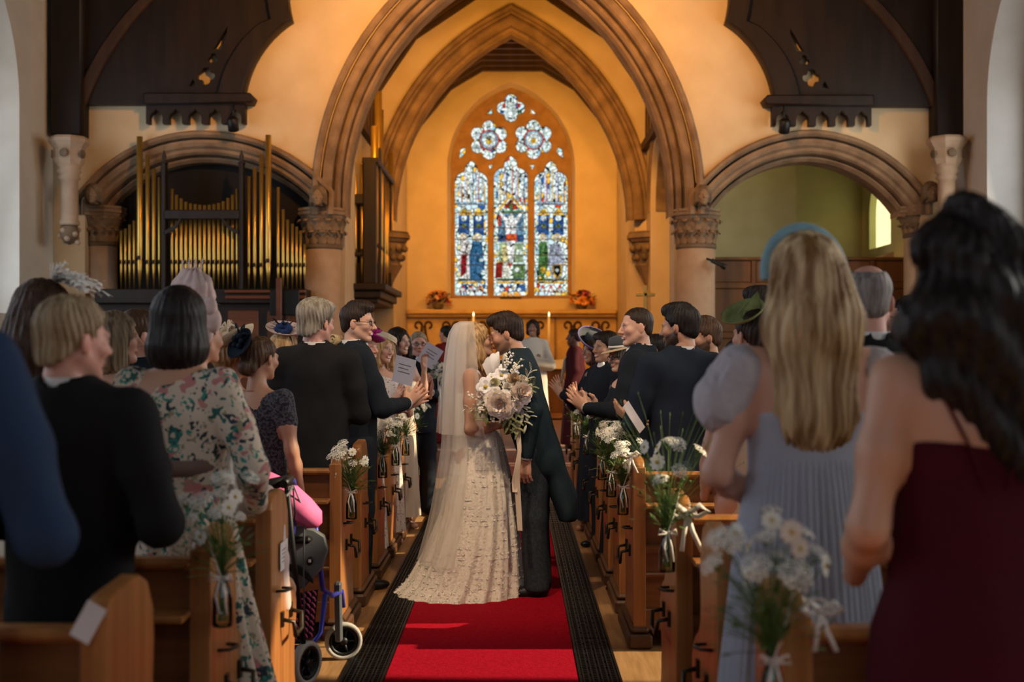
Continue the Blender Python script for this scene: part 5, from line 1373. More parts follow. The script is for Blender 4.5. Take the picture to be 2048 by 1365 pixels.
def person(lab, x, y, rz, H, sex='m', skin='fair', lean=0.0, roll=0.0, head=(0, 0, 0), arms=None, hands='', curl=.25, palm=None, outfit='suit', top='black', bottom=None, hair=('short', 'brown', {}), smile=0.0, beard=0.0, closed=False,
           h=.006, bh=.018, z0=0.0, collar=True, tie=None, glasses=False, brow=None, fat=0.0, bulk=1.0, kiss=False, sleeves=True, skirt_col=None, name='person', lip=None, bodice=True, hipz=.93, sit=False, skirt=None, seed=0, flare=.06):
    s = H / 1.785
    t = thing(name, lab, 'person', (x, y, z0), rz)
    sk = SK[skin]; fem = sex == 'f'
    sw = (.150 if fem else .178) * bulk; hp = Vector((0, 0, hipz))
    Rl = Matrix.Rotation(-lean, 3, 'X') @ Matrix.Rotation(roll, 3, 'Y')
    T = lambda p: hp + Rl @ (Vector(p) - hp)
    A = {}
    for sd, sg in (('R', 1), ('L', -1)):
        d = (arms or {}).get(sd)
        if d is None: el, wr = (sg * (sw + .065), -.04, 1.17), (sg * (sw + .065), .06, .93)
        else: el, wr = d
        A[sd] = (T((sg * sw, -.015, 1.445)), T(el), T(wr), sg)
    neck = T((0, -.02, 1.47)); hc = T((0, .018, 1.660 if not fem else 1.668))
    yaw, pit, rol = head
    RH = Matrix.Rotation(yaw, 3, 'Z') @ Matrix.Rotation(pit, 3, 'X') @ Matrix.Rotation(rol, 3, 'Y')
    hs = 1.0 if not fem else .95
    MH = Matrix.Translation(hc) @ RH.to_4x4() @ Matrix.Diagonal((hs, hs, hs, 1))
    MS = Matrix.Diagonal((s, s, s, 1))
    tp = lambda p: tuple(T(p))
    # ---- body, one mesh: trunk and limbs, head and hands
    f = Field(); k = bulk
    f.cone(tp((0, 0, .93)), tp((0, 0, 1.10)), .150 * k, .125 * k, .06, (1, .72, 1)); f.cone(tp((0, 0, 1.10)), tp((0, 0, 1.33)), .125 * k, .160 * k, .06, (1, .70, 1))
    f.cone(tp((-sw * .85, -.01, 1.42)), tp((sw * .85, -.01, 1.42)), .052, .052, .06); f.cone(tuple(neck), tuple(hc + RH @ Vector((0, -.025, -.06))), .056 if not fem else .048, .05 if not fem else .044, .04)
    if fem:
        for sg in (-1, 1): f.ell(tp((sg * .07, .085, 1.27)), (.062, .05, .06), .04)
    for sd in 'RL':
        S_, E, Wr, sg = A[sd]
        ra = (.043 if fem else .05) * k; rb = (.036 if fem else .041); rc = .024 if fem else .028
        f.chain([tuple(S_), tuple(S_.lerp(E, .5)), tuple(E), tuple(E.lerp(Wr, .35)), tuple(Wr)], [ra * 1.08, ra, rb, rb * 1.02, rc], .03)
    if sit:
        for sg in (-1, 1): f.chain([(sg * .09, .02, hipz - .02), (sg * .10, .42, hipz + .02), (sg * .10, .44, .09 - z0 / s)], [.085, .06, .04], .04)
    else:
        for sg in (-1, 1): f.chain([(sg * .088, 0, .90), (sg * .095, .01, .50), (sg * .095, -.02, .09)], [.092 * k, .058, .040], .04); f.cone((sg * .095, -.04, .035), (sg * .105, .12, .03), .035, .03, .02)
    lo = np.min([np.array(a) for sd in 'RL' for a in A[sd][:3]], 0) - .1; hi = np.max([np.array(a) for sd in 'RL' for a in A[sd][:3]], 0) + .1
    lo = np.minimum(lo, (-.28, -.2, 0)); hi = np.maximum(hi, np.maximum((.28, .56 if sit else .22, 1.5), np.array(hc) + .0))
    v, q = nets(f, lo, hi, bh); v = smooth_v(v, q, 1)
    V = [v]; Q = [q]; C = [np.tile(np.array(sk), (len(v), 1))]; n = len(v)
    bc = brow or (.04, .025, .016)
    hv, hq, hcol = head_mesh(sk, sex, smile, h, bc, beard, lip, closed, fat, kiss)
    V.append(xf(hv, MH)); Q.append(hq + n); C.append(hcol); n += len(hv)
    for sd in hands:
        S_, E, Wr, sg = A[sd]
        pd = (palm or {}).get(sd, (-sg, 0, 0)); zd = (palm or {}).get(sd + 'z')
        fd = Vector(zd) if zd else (Wr - E)
        cv = (palm or {}).get(sd + 'c', curl)
        gv, gq, gc = hand_mesh(sk, cv, .0048 if h < .0055 else .006, left=(sd == 'R'))
        hs2 = .93 if fem else 1.04
        M = Matrix.Translation(Wr) @ frame(fd, pd).to_4x4() @ Matrix.Diagonal((hs2, hs2, hs2, 1))
        V.append(xf(gv, M)); Q.append(gq + n); C.append(gc); n += len(gv)
    me = np_mesh('body', xf(np.concatenate(V), MS), np.concatenate(Q), np.concatenate(C)); me.materials.append(skin_m)
    body = link('body', me, None, t)
    def sculpt(nm, F_, lo, hi, hh, m, it=1, M=MS, par=None):
        v, q = nets(F_, lo, hi, hh)
        if it: v = smooth_v(v, q, it)
        me = np_mesh(nm, xf(v, M), q); me.materials.append(m if not isinstance(m, str) else CL[m]); return link(nm, me, None, par or t)
    # ---- hair
    if hair:
        st, hcn, hp_ = hair
        hv, hq = hair_mesh(st, hp_, max(h, .0055)); me = np_mesh('hair', xf(hv, MS @ MH), hq); me.materials.append(HC[hcn]); link('hair', me, None, t)
    # ---- clothes
    allp = [np.array(a) for sd in 'RL' for a in A[sd][:3]]
    jl = np.minimum(np.min(allp, 0) - .11, (-.3, -.26, .4)); jh = np.maximum(np.max(allp, 0) + .11, (.3, .26, 1.56))
    if outfit in ('suit', 'tails'):
        J = Field(); k = bulk
        J.cone(tp((0, .0, .86)), tp((0, 0, 1.10)), .185 * k, .160 * k, .05, (1, .74, 1)); J.cone(tp((0, 0, 1.10)), tp((0, 0, 1.36)), .160 * k, .188 * k, .06, (1, .70, 1))
        J.cone(tp((-sw * .95, -.015, 1.425)), tp((sw * .95, -.015, 1.425)), .066, .066, .05); J.cone(tp((0, -.02, 1.44)), tp((0, -.03, 1.512)), .088, .076, .03)
        for sg in (-1, 1): J.cone(tp((0, -.025, 1.485)), tp((sg * .13, -.02, 1.45)), .066, .062, .04)
        if outfit == 'tails':
            J.cone(tp((0, -.05, .95)), tp((0, -.11, .50)), .15 * k, .15 * k, .05, (1, .42, 1))
        J.fn(lambda P: -(P[:, 2] - (.47 if outfit == 'tails' else .80)), .01)
        if outfit == 'tails':
            J.fn(lambda P: np.where(P[:, 2] < .98, (P[:, 1] - (P[:, 2] - .60) * .38) * .8, -1), .01)
        for sd in 'RL':
            S_, E, Wr, sg = A[sd]; We = E.lerp(Wr, .93)
            J.chain([tuple(S_), tuple(S_.lerp(E, .5)), tuple(E), tuple(We)], [.074 * k, .066 * k, .058 * k, .044], .025)
        J.cone(tp((0, -.03, 1.50)), tp((0, -.045, 1.62)), .058, .060, .005, mode='s')
        J.fn(lambda P: .0035 * wob(P, 17, seed) + .002 * wob(P, 34, seed + 2) - .004 * np.exp(-(P[:, 0] / .006) ** 2) * 0, 0, 'd')
        sculpt('jacket', J, jl, jh, min(bh, .014), top, 1)
        # shirt collar, shirt front and tie
        if collar:
            cm = MB(); nb = T((0, -.018, 1.52)); nt_ = T((0, -.02, 1.554))
            up = (nt_ - nb).normalized(); xa = Vector((1, 0, 0)); ya_ = up.cross(xa)
            cm.grid(lambda u, v_: (nb.lerp(nt_, v_) + xa * math.cos(2 * PI * u) * (.066 - .004 * v_) + ya_ * math.sin(2 * PI * u) * (.068 - .004 * v_)) * s, 24, 3, True); cm.build('shirt_collar', CL['white'], t)
            SF = Field().cone(tp((0, .055, 1.50)), tp((0, .128, 1.26)), .055, .012, .02, (1, .5, 1)); sculpt('shirt_front', SF, np.array(tp((-.1, -.05, 1.2))) - .03, np.array(tp((.1, .2, 1.58))) + .03, .012, 'white', 1)
            if tie:
                TF = Field().cone(tp((0, .088, 1.495)), tp((0, .142, 1.27)), .016, .022, .01, (1, .5, 1)); sculpt('tie', TF, np.array(tp((-.06, .0, 1.2))) - .03, np.array(tp((.06, .2, 1.54))) + .03, .009, tie, 1)
        for sd in hands:                                   # shirt cuffs
            S_, E, Wr, sg = A[sd]; d = (Wr - E).normalized(); MB().tube([(E.lerp(Wr, .88)) * s, (Wr + d * .006) * s], [.040 * s, .038 * s], 12).build('shirt_cuff', CL['white'], t)
    # ---- trousers and shoes
    if outfit in ('suit', 'tails', 'shirt'):
        B = Field(); k = bulk
        B.cone((0, 0, .97), (0, 0, .90), .150 * k, .155 * k, 0, (1, .74, 1))
        for sg in (-1, 1): B.chain([(sg * .085, 0, .90), (sg * .098, .008, .50), (sg * .10, -.015, .07)], [.108 * k, .082, .080], .03)
        B.fn(lambda P: -(P[:, 2] - .045), .005); B.fn(lambda P: .004 * wob(P, 16, seed + 1), 0, 'd')
        sculpt('trousers', B, (-.3, -.2, .0), (.3, .2, 1.05), .016, bottom or top, 1)
        for sg in (-1, 1):
            Sh = Field().cone((sg * .10, -.05, .045), (sg * .105, .06, .035), .042, .038, .02).ell((sg * .108, .12, .03), (.042, .07, .03), .03); Sh.fn(lambda P: -(P[:, 2] - .004), .003)
            sculpt('shoe', Sh, (sg * .105 - .08, -.12, -.005), (sg * .105 + .08, .22, .12), .009, black_m, 1)
    # ---- dresses
    if outfit == 'dress':
        D = Field(); k = bulk
        D.cone(tp((0, 0, .95)), tp((0, 0, 1.12)), .160 * k, .134 * k, .05, (1, .74, 1)); D.cone(tp((0, 0, 1.12)), tp((0, .0, 1.32)), .134 * k, .166 * k, .06, (1, .70, 1))
        for sg in (-1, 1): D.ell(tp((sg * .07, .09, 1.27)), (.068, .056, .066), .04)
        if sleeves:
            D.cone(tp((-sw * .9, -.012, 1.42)), tp((sw * .9, -.012, 1.42)), .060, .060, .05)
            for sd in 'RL':
                S_, E, Wr, sg = A[sd]
                if sleeves == 'long': D.chain([tuple(S_), tuple(S_.lerp(E, .5)), tuple(E), tuple(E.lerp(Wr, .9))], [.060, .058, .054, .040], .025)
                elif sleeves == 'short': D.chain([tuple(S_), tuple(S_.lerp(E, .45))], [.060, .056], .025)
            D.cone(tp((0, .0, 1.44)), tp((0, -.02, 1.60)), .082, .10, .01, mode='s')
        else:
            D.fn(lambda P: P[:, 2] - 1.33, .02)
        D.fn(lambda P: -(P[:, 2] - .93), .01); D.fn(lambda P: .003 * wob(P, 20, seed), 0, 'd')
        sculpt('bodice', D, jl, jh, min(bh, .013), top, 1)
        if skirt is None:
            rnd = random.Random(seed); ph = rnd.uniform(0, 6)
            sm = MB()
            def sf(u, v_):
                a = 2 * PI * u; z = 1.0 - .88 * v_ if not sit else hipz + .06 - .3 * v_
                r = .150 * k + flare * v_ ** .8; w = 1 + .07 * v_ * math.sin(11 * a + ph + 2 * v_)
                return Vector((math.cos(a) * r * w, math.sin(a) * r * w * .82, z)) * s
            sm.grid(sf, 66, 12, True); sm.build('skirt', CL[skirt_col or top] if isinstance(skirt_col or top, str) else skirt_col, t)
    if outfit == 'robe':
        D = Field(); k = bulk
        D.cone(tp((0, 0, .95)), tp((0, 0, 1.36)), .19 * k, .185 * k, .05, (1, .74, 1)); D.cone(tp((-sw * .9, -.012, 1.42)), tp((sw * .9, -.012, 1.42)), .066, .066, .05); D.cone((0, 0, .95), (0, 0, .1), .19, .27, .05, (1, .8, 1))
        for sd in 'RL':
            S_, E, Wr, sg = A[sd]; D.chain([tuple(S_), tuple(E), tuple(E.lerp(Wr, .95))], [.072, .075, .085], .025)
        D.fn(lambda P: -(P[:, 2] - .06), .01); D.fn(lambda P: .006 * np.sin(16 * np.arctan2(P[:, 0], P[:, 1])) * np.clip(1.1 - P[:, 2], 0, 1) + .003 * wob(P, 18, seed), 0, 'd')
        sculpt('robe', D, np.minimum(jl, (-.4, -.35, 0)), np.maximum(jh, (.4, .35, 1.56)), .018, top, 1)
    if glasses:
        gm_ = MB()
        for sg in (-1, 1):
            gm_.tube([MS @ (MH @ Vector((sg * .033 + .021 * math.cos(a), .100 - .006 * abs(math.cos(a)), .0 + .015 * math.sin(a)))) for a in np.linspace(0, 2 * PI, 17)], .0022, 5)
            gm_.tube([MS @ (MH @ Vector(p_)) for p_ in ((sg * .054, .096, .004), (sg * .078, .07, .006), (sg * .084, -.005, .004))], .0022, 5)
        gm_.tube([MS @ (MH @ Vector((-.012, .105, .003))), MS @ (MH @ Vector((.012, .105, .003)))], .0022, 5); gm_.build('glasses', black_m, t)
    t['_dummy'] = 0; del t['_dummy']
    return t, MS @ MH, s, T, A, MS

def headgear(t, MHs, nm, mb, m):
    """mb in head coordinates"""
    mb.v = [tuple(MHs @ Vector(v)) for v in mb.v]; return mb.build(nm, m, t)
CLAP = {'R': ((.25, .03, 1.14), (.035, .27, 1.22)), 'L': ((-.25, .03, 1.14), (-.02, .29, 1.20))}
CLAP_P = {'R': (-1, 0, .1), 'L': (1, 0, .1), 'Rz': (-.1, .45, .9), 'Lz': (.1, .55, .8), 'Rc': .08, 'Lc': .08}
# ---------------------------------------------------------------- guests
GX = lambda px, Y: U(px, 0, Y)[0]
HT = lambda py, Y: U(0, py, Y)[1] - .015
def V3(*a): return Vector(a)
def feather(mb, base, d, L_, w, bend, seed):
    """curved barbed feather as a bent leaf with fringed edge"""
    rnd = random.Random(seed); d = Vector(d).normalized(); b = Vector(bend)
    sidev = d.cross(b).normalized() if d.cross(b).length > 1e-4 else d.orthogonal()
    n = 9
    for i in range(n):
        u = i / n; c = Vector(base) + d * L_ * u + b * L_ * u * u; c2 = Vector(base) + d * L_ * (u + .16) + b * L_ * (u + .16) ** 2
        ww = w * math.sin(PI * (.12 + .85 * u))
        for sg in (-1, 1):
            e = c2 + sidev * sg * ww * rnd.uniform(.7, 1.1) + Vector((rnd.uniform(-1, 1), rnd.uniform(-1, 1), rnd.uniform(-1, 1))) * w * .2
            mb.add([c, c + (c2 - c) * .8, e], [(0, 1, 2)], False)
def loop(mb, base, out, up, L_, r, sq=1.6):
    base, out, up = Vector(base), Vector(out), Vector(up)
    mb.tube([base, base + out * L_ * .5 + up * L_ * .6, base + out * L_ * 1.0 + up * L_ * .35, base + out * L_ * .7 - up * L_ * .05, base], r, 6, squash=sq)
def brim(mb, c, rx, ry, tilt, up=.02, n=36, thick=.004, hole=.0):
    M = Matrix.Rotation(tilt[0], 3, 'X') @ Matrix.Rotation(tilt[1], 3, 'Y')
    prof = [(hole, 0), (.5, 0), (.8, .25), (.95, .7), (1.0, 1.0)]
    mb.lathe([(max(r, .001), z * up) for r, z in prof] + [(1.0, up + thick), (.95, .7 * up + thick), (.8, .25 * up + thick), (.5, thick), (max(hole, .001), thick)], c, n, M=M @ Matrix.Diagonal((rx, ry, 1)))
def crown(mb, c, r, h, tilt=(0, 0), n=24):
    M = Matrix.Rotation(tilt[0], 3, 'X') @ Matrix.Rotation(tilt[1], 3, 'Y'); mb.lathe([(r, 0), (r * .98, h * .6), (r * .85, h * .9), (r * .5, h), (.001, h)], c, n, M=M)
hat_pink = fabric('hat_pink', (.68, .52, .47), (.58, .42, .38), 25); hat_white = fabric('feather_white', (.78, .75, .70)); hat_cream = fabric('hat_cream', (.66, .54, .38), (.58, .46, .31), 80)
hat_navy = fabric('hat_navy', (.012, .020, .035)); hat_blue = fabric('hat_blue', (.02, .04, .11)); hat_mag = fabric('hat_magenta', (.36, .015, .20), (.28, .01, .16), 40); hat_straw = fabric('hat_straw', (.58, .45, .26), (.44, .33, .18), 120)
hat_green = fabric('hat_green', (.24, .27, .10), (.18, .21, .07), 40); hat_grey = fabric('hat_grey', (.07, .075, .08)); hat_lav = fabric('hat_lavender', (.16, .12, .26)); band_blue = fabric('band_blue', (.20, .34, .38), (.24, .40, .45), 40)

# ======== left block
person('man in a bright blue suit with his arm bent, next to the sandy-haired man', -1.09, 2.42, -.05, 1.86, top='blue', hair=('short', 'brown', {}), arms={'R': ((.30, -.02, 1.12), (.16, .24, 1.08))}, bh=.016, h=.007, seed=3)
person('older sandy-haired man in a black suit, seen from behind, turning his head', GX(150, 3.35), 3.32, -.18, 1.68, skin='ruddy', top='black', hair=('short', 'sandy', {'t': .006, 'nape': .10, 'amp': .004, 'rec': .1}),
       head=(-.55, -.05, 0), arms={'R': ((.30, -.03, 1.13), (.14, .26, 1.05)), 'L': ((-.29, -.03, 1.13), (-.1, .28, 1.05))}, bulk=1.08, bh=.015, h=.0055, seed=5)
t, MH, s, T, A, MS = person('long-haired brunette with a white feather fascinator behind the sandy-haired man', GX(85, 4.28), 4.28, -.1, HT(556, 4.28), 'f', outfit='dress', top='cream', sleeves='short', hair=('long', 'brown', {'len': .42, 'w': .12}), h=.007, bh=.02)
mb = MB()
for i in range(26):
    a = i * 2.4; feather(mb, (.03, -.01, .12), (.65 + .4 * math.cos(a), .3 * math.sin(a), .45 + .45 * math.sin(a * 1.3)), .14 + .06 * (i % 3) / 2, .040, (.1 * math.cos(a), .1, -.55), i)
for i in range(5): feather(mb, (.03, .0, .12), (-.4 + .2 * i, .1, 1), .07, .008, (.2, 0, .1), 40 + i)
feather(mb, (.10, 0, .08), (1, 0, .25), .14, .006, (0, 0, .1), 60)
headgear(t, MH, 'feather_fascinator', mb, hat_white)
# woman in the floral dress
t, MH, s, T, A, MS = person('woman with a black bob in a cream and green floral dress, seen from behind', GX(357, 4.2), 4.2, -.12, HT(566, 4.2), 'f', 'warm', outfit='dress', top='floral_green', sleeves='long', hair=('bob', 'black', {'len': .165, 'r': .118, 'amp': .0015}),
       arms={'R': ((.285, -.02, 1.14), (.22, .20, .98)), 'L': ((-.26, -.02, 1.14), (-.12, .26, 1.06))}, bulk=1.12, h=.006, bh=.013, skirt='own', seed=2)
def own_skirt(t, rings, folds, amp, nm, m, nu=120, nv=16, ph=0.0, fine=None):
    """rings: (cx, cy, z, rx, ry) from waist to hem, world coordinates relative to the thing"""
    mb = MB()
    def fn(u, v):
        k = v * (len(rings) - 1); i = min(int(k), len(rings) - 2); w = k - i; w = w * w * (3 - 2 * w) * .5 + w * .5
        r = [a + (b - a) * w for a, b in zip(rings[i], rings[i + 1])]; a = 2 * PI * u
        q = 1 + amp * min(1, .15 + 1.2 * v) * (math.sin(folds * a + ph + 1.5 * v) + .5 * math.sin(folds * 1.7 * a + 2 + ph))
        if fine: q += fine[1] * math.sin(fine[0] * a)
        return Vector((r[0] + math.cos(a) * r[3] * q, r[1] + math.sin(a) * r[4] * q, r[2]))
    mb.grid(fn, nu, nv, True); o = mb.build(nm, m, t)
    return o
own_skirt(t, [(0, 0, 1.10, .145, .11), (.01, -.01, .95, .19, .15), (.03, -.02, .6, .25, .2), (.07, -.03, .25, .30, .24), (.09, -.03, .02, .32, .25)], 13, .06, 'skirt', CL['floral_green'])
mb = MB(); mb.lathe([(.160, -.028), (.166, 0), (.162, .028)], (0, 0, 1.13), 40, sy=.80); mb.build('belt', fabric('belt_mauve', (.20, .13, .11)), t)
person('woman with a blonde highlighted bob in profile behind the floral dress', GX(232, 5.15), 5.12, -.5, HT(618, 5.15), 'f', 'fair', outfit='dress', top='dnavy', sleeves=False, hair=('bob', 'ash', {'len': .17, 'amp': .004}), head=(-.75, 0, 0), h=.006)
person('brown-haired guest half hidden behind the blonde bob', GX(280, 6.0), 6.0, -.5, HT(618, 6.0), 'm', 'ruddy', top='dnavy', hair=('short', 'chest', {'mop': 1}), head=(-.6, 0, 0), h=.007, bh=.022)
t, MH, s, T, A, MS = person('woman under a large pale pink sculpted hat in front of the black bob', GX(402, 5.15), 5.12, -.3, 1.70, 'f', 'warm', outfit='dress', top='pinkw', sleeves='short', hair=('updo', 'chest', {}), head=(-.4, 0, 0), h=.007, bh=.02)
mb = MB(); M_ = Matrix.Rotation(.9, 3, 'X') @ Matrix.Rotation(.25, 3, 'Y')
mb.grid(lambda u, v: Vector((-.03, -.03, .20)) + Matrix.Rotation(.15, 3, 'Y') @ (Vector((math.cos(2 * PI * u) * math.sin(PI * v) * .145, math.sin(2 * PI * u) * math.sin(PI * v) * .07, math.cos(PI * v) * .125)) * (1 + .05 * math.sin(13 * 2 * PI * u) + .04 * math.sin(9 * v * PI + 5 * u))), 60, 20, True)
headgear(t, MH, 'hat_dome', mb, hat_pink)
for i, (bx_, bz_, r_) in enumerate(((.11, .13, .06), (.15, .08, .065), (.11, .02, .06), (.16, .14, .05), (.10, -.04, .05))):
    mb = MB(); mb.ball((bx_, -.04 - .01 * i, bz_), (r_, r_ * .55, r_ * .9), 14, 8, Matrix.Rotation(i, 3, 'Y')); headgear(t, MH, 'hat_petal', mb, hat_pink)
mb = MB()
for i in range(4): feather(mb, (-.09 + .045 * i, -.04, .29), (-.15 + .12 * i, 0, 1), .075, .014, (.1, 0, .1), i)
feather(mb, (.10, -.05, .15), (1, 0, .2), .11, .008, (0, 0, -.2), 9); feather(mb, (.10, -.05, .17), (1, 0, .35), .10, .008, (0, 0, -.2), 10)
headgear(t, MH, 'hat_feather', mb, hat_pink)
t, MH, s, T, A, MS = person('short woman in a cream hat with loops and an upturned brim beside the pink hat', GX(470, 6.0), 5.98, -.3, 1.60, 'f', 'fair', outfit='dress', top='cream', sleeves='short', hair=('updo', 'honey', {}), head=(-.5, 0, 0), h=.007, bh=.022)
mb = MB(); brim(mb, (.03, -.02, .085), .15, .14, (.35, -.35), .05); headgear(t, MH, 'hat_brim', mb, hat_cream)
mb = MB(); crown(mb, (.0, -.02, .09), .085, .07, (.2, -.2)); headgear(t, MH, 'hat_crown', mb, hat_cream)
mb = MB()
for i in range(7):
    a = i * .9; loop(mb, (.01, -.06, .16), (math.cos(a), .3 * math.sin(a), 0), (0, 0, .6 + .5 * math.sin(a)), .09, .006)
headgear(t, MH, 'hat_loops', mb, hat_cream)
t, MH, s, T, A, MS = person('woman in grey lace with a round navy fascinator, her hair pinned up', GX(520, 5.9), 5.9, -.35, HT(668, 5.9), 'f', 'tan', outfit='dress', top='lace', sleeves='short', hair=('updo', 'chest', {'bz': -.06}), head=(-.25, -.08, 0), h=.006, bh=.018, bulk=1.05)
mb = MB(); brim(mb, (-.03, -.128, .065), .098, .098, (1.15, -.15), .022); headgear(t, MH, 'fascinator_disc', mb, hat_navy)
mb = MB()
for i in range(6):
    a = i * 1.05; loop(mb, (-.05, -.13, .11), (math.cos(a), 0, math.sin(a)), (0, -.2, .5), .075, .005)
for i in range(5): mb.ball((-.04 + .03 * math.cos(i * 1.3), -.155, .085 + .03 * math.sin(i * 1.3)), .018, 8, 5)
headgear(t, MH, 'fascinator_loops', mb, hat_navy)
t, MH, s, T, A, MS = person('blonde woman in a navy feathered hat with a dark headband', GX(568, 7.9), 7.9, -.25, HT(662, 7.9), 'f', 'fair', outfit='dress', top='dnavy', sleeves='short', hair=('long', 'honey', {'len': .25}), head=(-.2, 0, 0), h=.007, bh=.022)
mb = MB(); brim(mb, (.01, -.02, .135), .15, .12, (.35, .25), .03); headgear(t, MH, 'hat_brim', mb, fabric('hat_blush', (.62, .48, .46)))
mb = MB()
for i in range(20):
    a = i * 1.9; feather(mb, (.0, -.03, .15), (math.cos(a), .5 * math.sin(a), .45 + .3 * math.sin(i)), .13, .02, (0, 0, -.1), i)
headgear(t, MH, 'hat_feathers', mb, black_m)
mb = MB()
for i in range(9): a = i * .8; mb.ball((.03 + .05 * math.cos(a), -.06, .155 + .025 * math.sin(a)), (.032, .025, .028), 9, 6)
headgear(t, MH, 'hat_flower', mb, hat_blue)
mb = MB(); mb.tube([(.098 * math.cos(a), -.045 - .07 * 0, .02 + .118 * math.sin(a)) for a in np.linspace(-.3, PI + .3, 20)], .008, 6); headgear(t, MH, 'hat_band', mb, black_m)
t, MH, s, T, A, MS = person('tall white-haired man in a black tailcoat, seen from behind, clapping', GX(632, 6.97), 6.97, -.12, HT(598, 7.02), 'm', 'ruddy', outfit='tails', top='black', hair=('short', 'grey', {'t': .010, 'nape': .105, 'amp': .005, 'mop': 1}),
       head=(-.5, -.05, 0), arms=CLAP, hands='RL', palm=CLAP_P, bulk=1.06, h=.005, bh=.013, seed=7)
for _q in (-.045, .045): MB().ball(T((_q, -.128, 1.06)) * s, (.009, .005, .009), 8, 5).build('coat_button', black_m, t)
t, MH, s, T, A, MS = person('woman in a wide straw hat with a coiled crown, raising her hand', GX(672, 7.85), 7.82, -.4, 1.56, 'f', 'fair', outfit='dress', top='floral_dark', sleeves='long', hair=('updo', 'brown', {}), head=(-.3, -.1, 0), h=.007, bh=.022,
       arms={'R': ((.24, .02, 1.12), (.17, .12, 1.28))}, hands='R', palm={'R': (-1, .2, 0), 'Rz': (.1, .1, 1), 'Rc': .05})
mb = MB(); brim(mb, (.02, -.0, .085), .16, .15, (.15, .22), .02); headgear(t, MH, 'hat_brim', mb, hat_straw)
mb = MB(); crown(mb, (0, -.01, .09), .09, .075); headgear(t, MH, 'hat_crown', mb, hat_straw)
mb = MB(); mb.lathe([(.035, -.05), (.045, -.05), (.045, .05), (.035, .05), (.035, -.05)], (.055, -.06, .16), 18, M=Matrix.Rotation(PI / 2, 3, 'X')); mb.lathe([(.012, -.05), (.02, -.05), (.02, .05), (.012, .05), (.012, -.05)], (.055, -.06, .16), 14, M=Matrix.Rotation(PI / 2, 3, 'X')); headgear(t, MH, 'hat_coil', mb, hat_straw)
person('smiling man with dark-rimmed glasses and short brown hair, clapping in a navy suit', GX(714, 7.82), 7.74, -1.15, HT(602, 7.82), 'm', 'fair', top='dnavy', hair=('short', 'dbrown', {'t': .003, 'quiff': 1}), head=(-.62, -.05, 0), arms={'R': ((.24, .10, 1.13), (.03, .33, 1.15)), 'L': ((-.25, .06, 1.13), (-.02, .34, 1.13))},
       hands='RL', palm={'R': (-1, .1, .1), 'L': (1, .1, .1), 'Rz': (-.15, .75, .65), 'Lz': (.1, .85, .45), 'Rc': .12, 'Lc': .12}, smile=1.0, glasses=True, h=.0046, bh=.013, tie='blue', seed=9)
t, MH, s, T, A, MS = person('laughing woman in a bright magenta hat beside the man in glasses', GX(728, 8.62), 8.62, -2.0, HT(662, 8.62), 'f', 'ruddy', outfit='dress', top='floral_pink', sleeves='short', hair=('short', 'white', {}), head=(-.1, -.02, 0), smile=1.0, h=.005, bh=.02, fat=.004)
mb = MB(); brim(mb, (.02, .0, .075), .17, .16, (-.12, -.28), .035); headgear(t, MH, 'hat_brim', mb, hat_mag)
mb = MB(); crown(mb, (0, -.01, .08), .09, .06); headgear(t, MH, 'hat_crown', mb, hat_mag)
mb = MB()
for i in range(9):
    a = i * .75; loop(mb, (-.03, .05, .13), (math.cos(a), .4, 0), (0, 0, .5 + .6 * math.sin(a)), .075, .013, .5)
headgear(t, MH, 'hat_petals', mb, hat_mag)
t, MH, s, T, A, MS = person('smiling woman in a cream pillbox hat and floral dress, hands together', GX(764, 9.45), 9.45, -2.35, HT(668, 9.45), 'f', 'fair', outfit='dress', top='floral_pink', sleeves='short', hair=('curls', 'honey', {}), head=(.05, -.05, -.12), smile=1.0, h=.0046, bh=.014, lip=(.5, .12, .10), fat=.004,
       arms={'R': ((.23, .08, 1.12), (.05, .24, 1.24)), 'L': ((-.23, .08, 1.12), (-.01, .26, 1.22))}, hands='RL', palm=CLAP_P)
mb = MB(); crown(mb, (-.03, -.01, .085), .095, .06, (-.15, -.3)); mb.lathe([(.095, 0), (.103, .006), (.095, .018)], (-.03, -.01, .085), 24, M=Matrix.Rotation(-.15, 3, 'X') @ Matrix.Rotation(-.3, 3, 'Y')); headgear(t, MH, 'pillbox_hat', mb, hat_cream)
person('brown-haired guest smiling between the cream hat and the man with the card', GX(796, 10.28), 10.28, -2.4, HT(654, 10.28), 'f', 'fair', outfit='dress', top='cream', sleeves=False, hair=('curls', 'dbrown', {}), head=(.2, 0, 0), smile=.6, h=.0055, bh=.02,
       arms={'L': ((-.24, .06, 1.18), (-.14, .2, 1.44))}, hands='L', palm={'L': (0, 1, 0), 'Lz': (.1, .1, 1), 'Lc': .5})
person('older man with grey hair and glasses holding up a lilac card', GX(836, 11.12), 11.12, -2.7, HT(660, 11.12), 'm', 'ruddy', top='dnavy', hair=('short', 'sandy', {}), head=(-.25, 0, 0), glasses=True, h=.0055, bh=.02, tie='petrol', arms=CLAP, hands='RL', palm=CLAP_P)
sheet(P3(808, 742, 9.2), .17, .21, (.15, .25, -.3), 'lilac order of service held by the woman in the cream hat', paper_l)
sheet(P3(860, 712, 10.9), .17, .2, (.1, .55, .2), 'lilac card with a dark picture held by the grey-haired man in glasses', paper_l)
# seated old lady with white hair, behind the walking frame
person('seated old lady with white curly hair in a pale cardigan behind the floral dress', -.99, 4.86, -.1, 1.62, 'f', 'fair', outfit='dress', top='pinkw', sleeves='long', hair=('curls', 'white', {'amp': .007, 'fr': 60}), hipz=.93, z0=-.37, sit=True, h=.006, bh=.02, skirt='none')

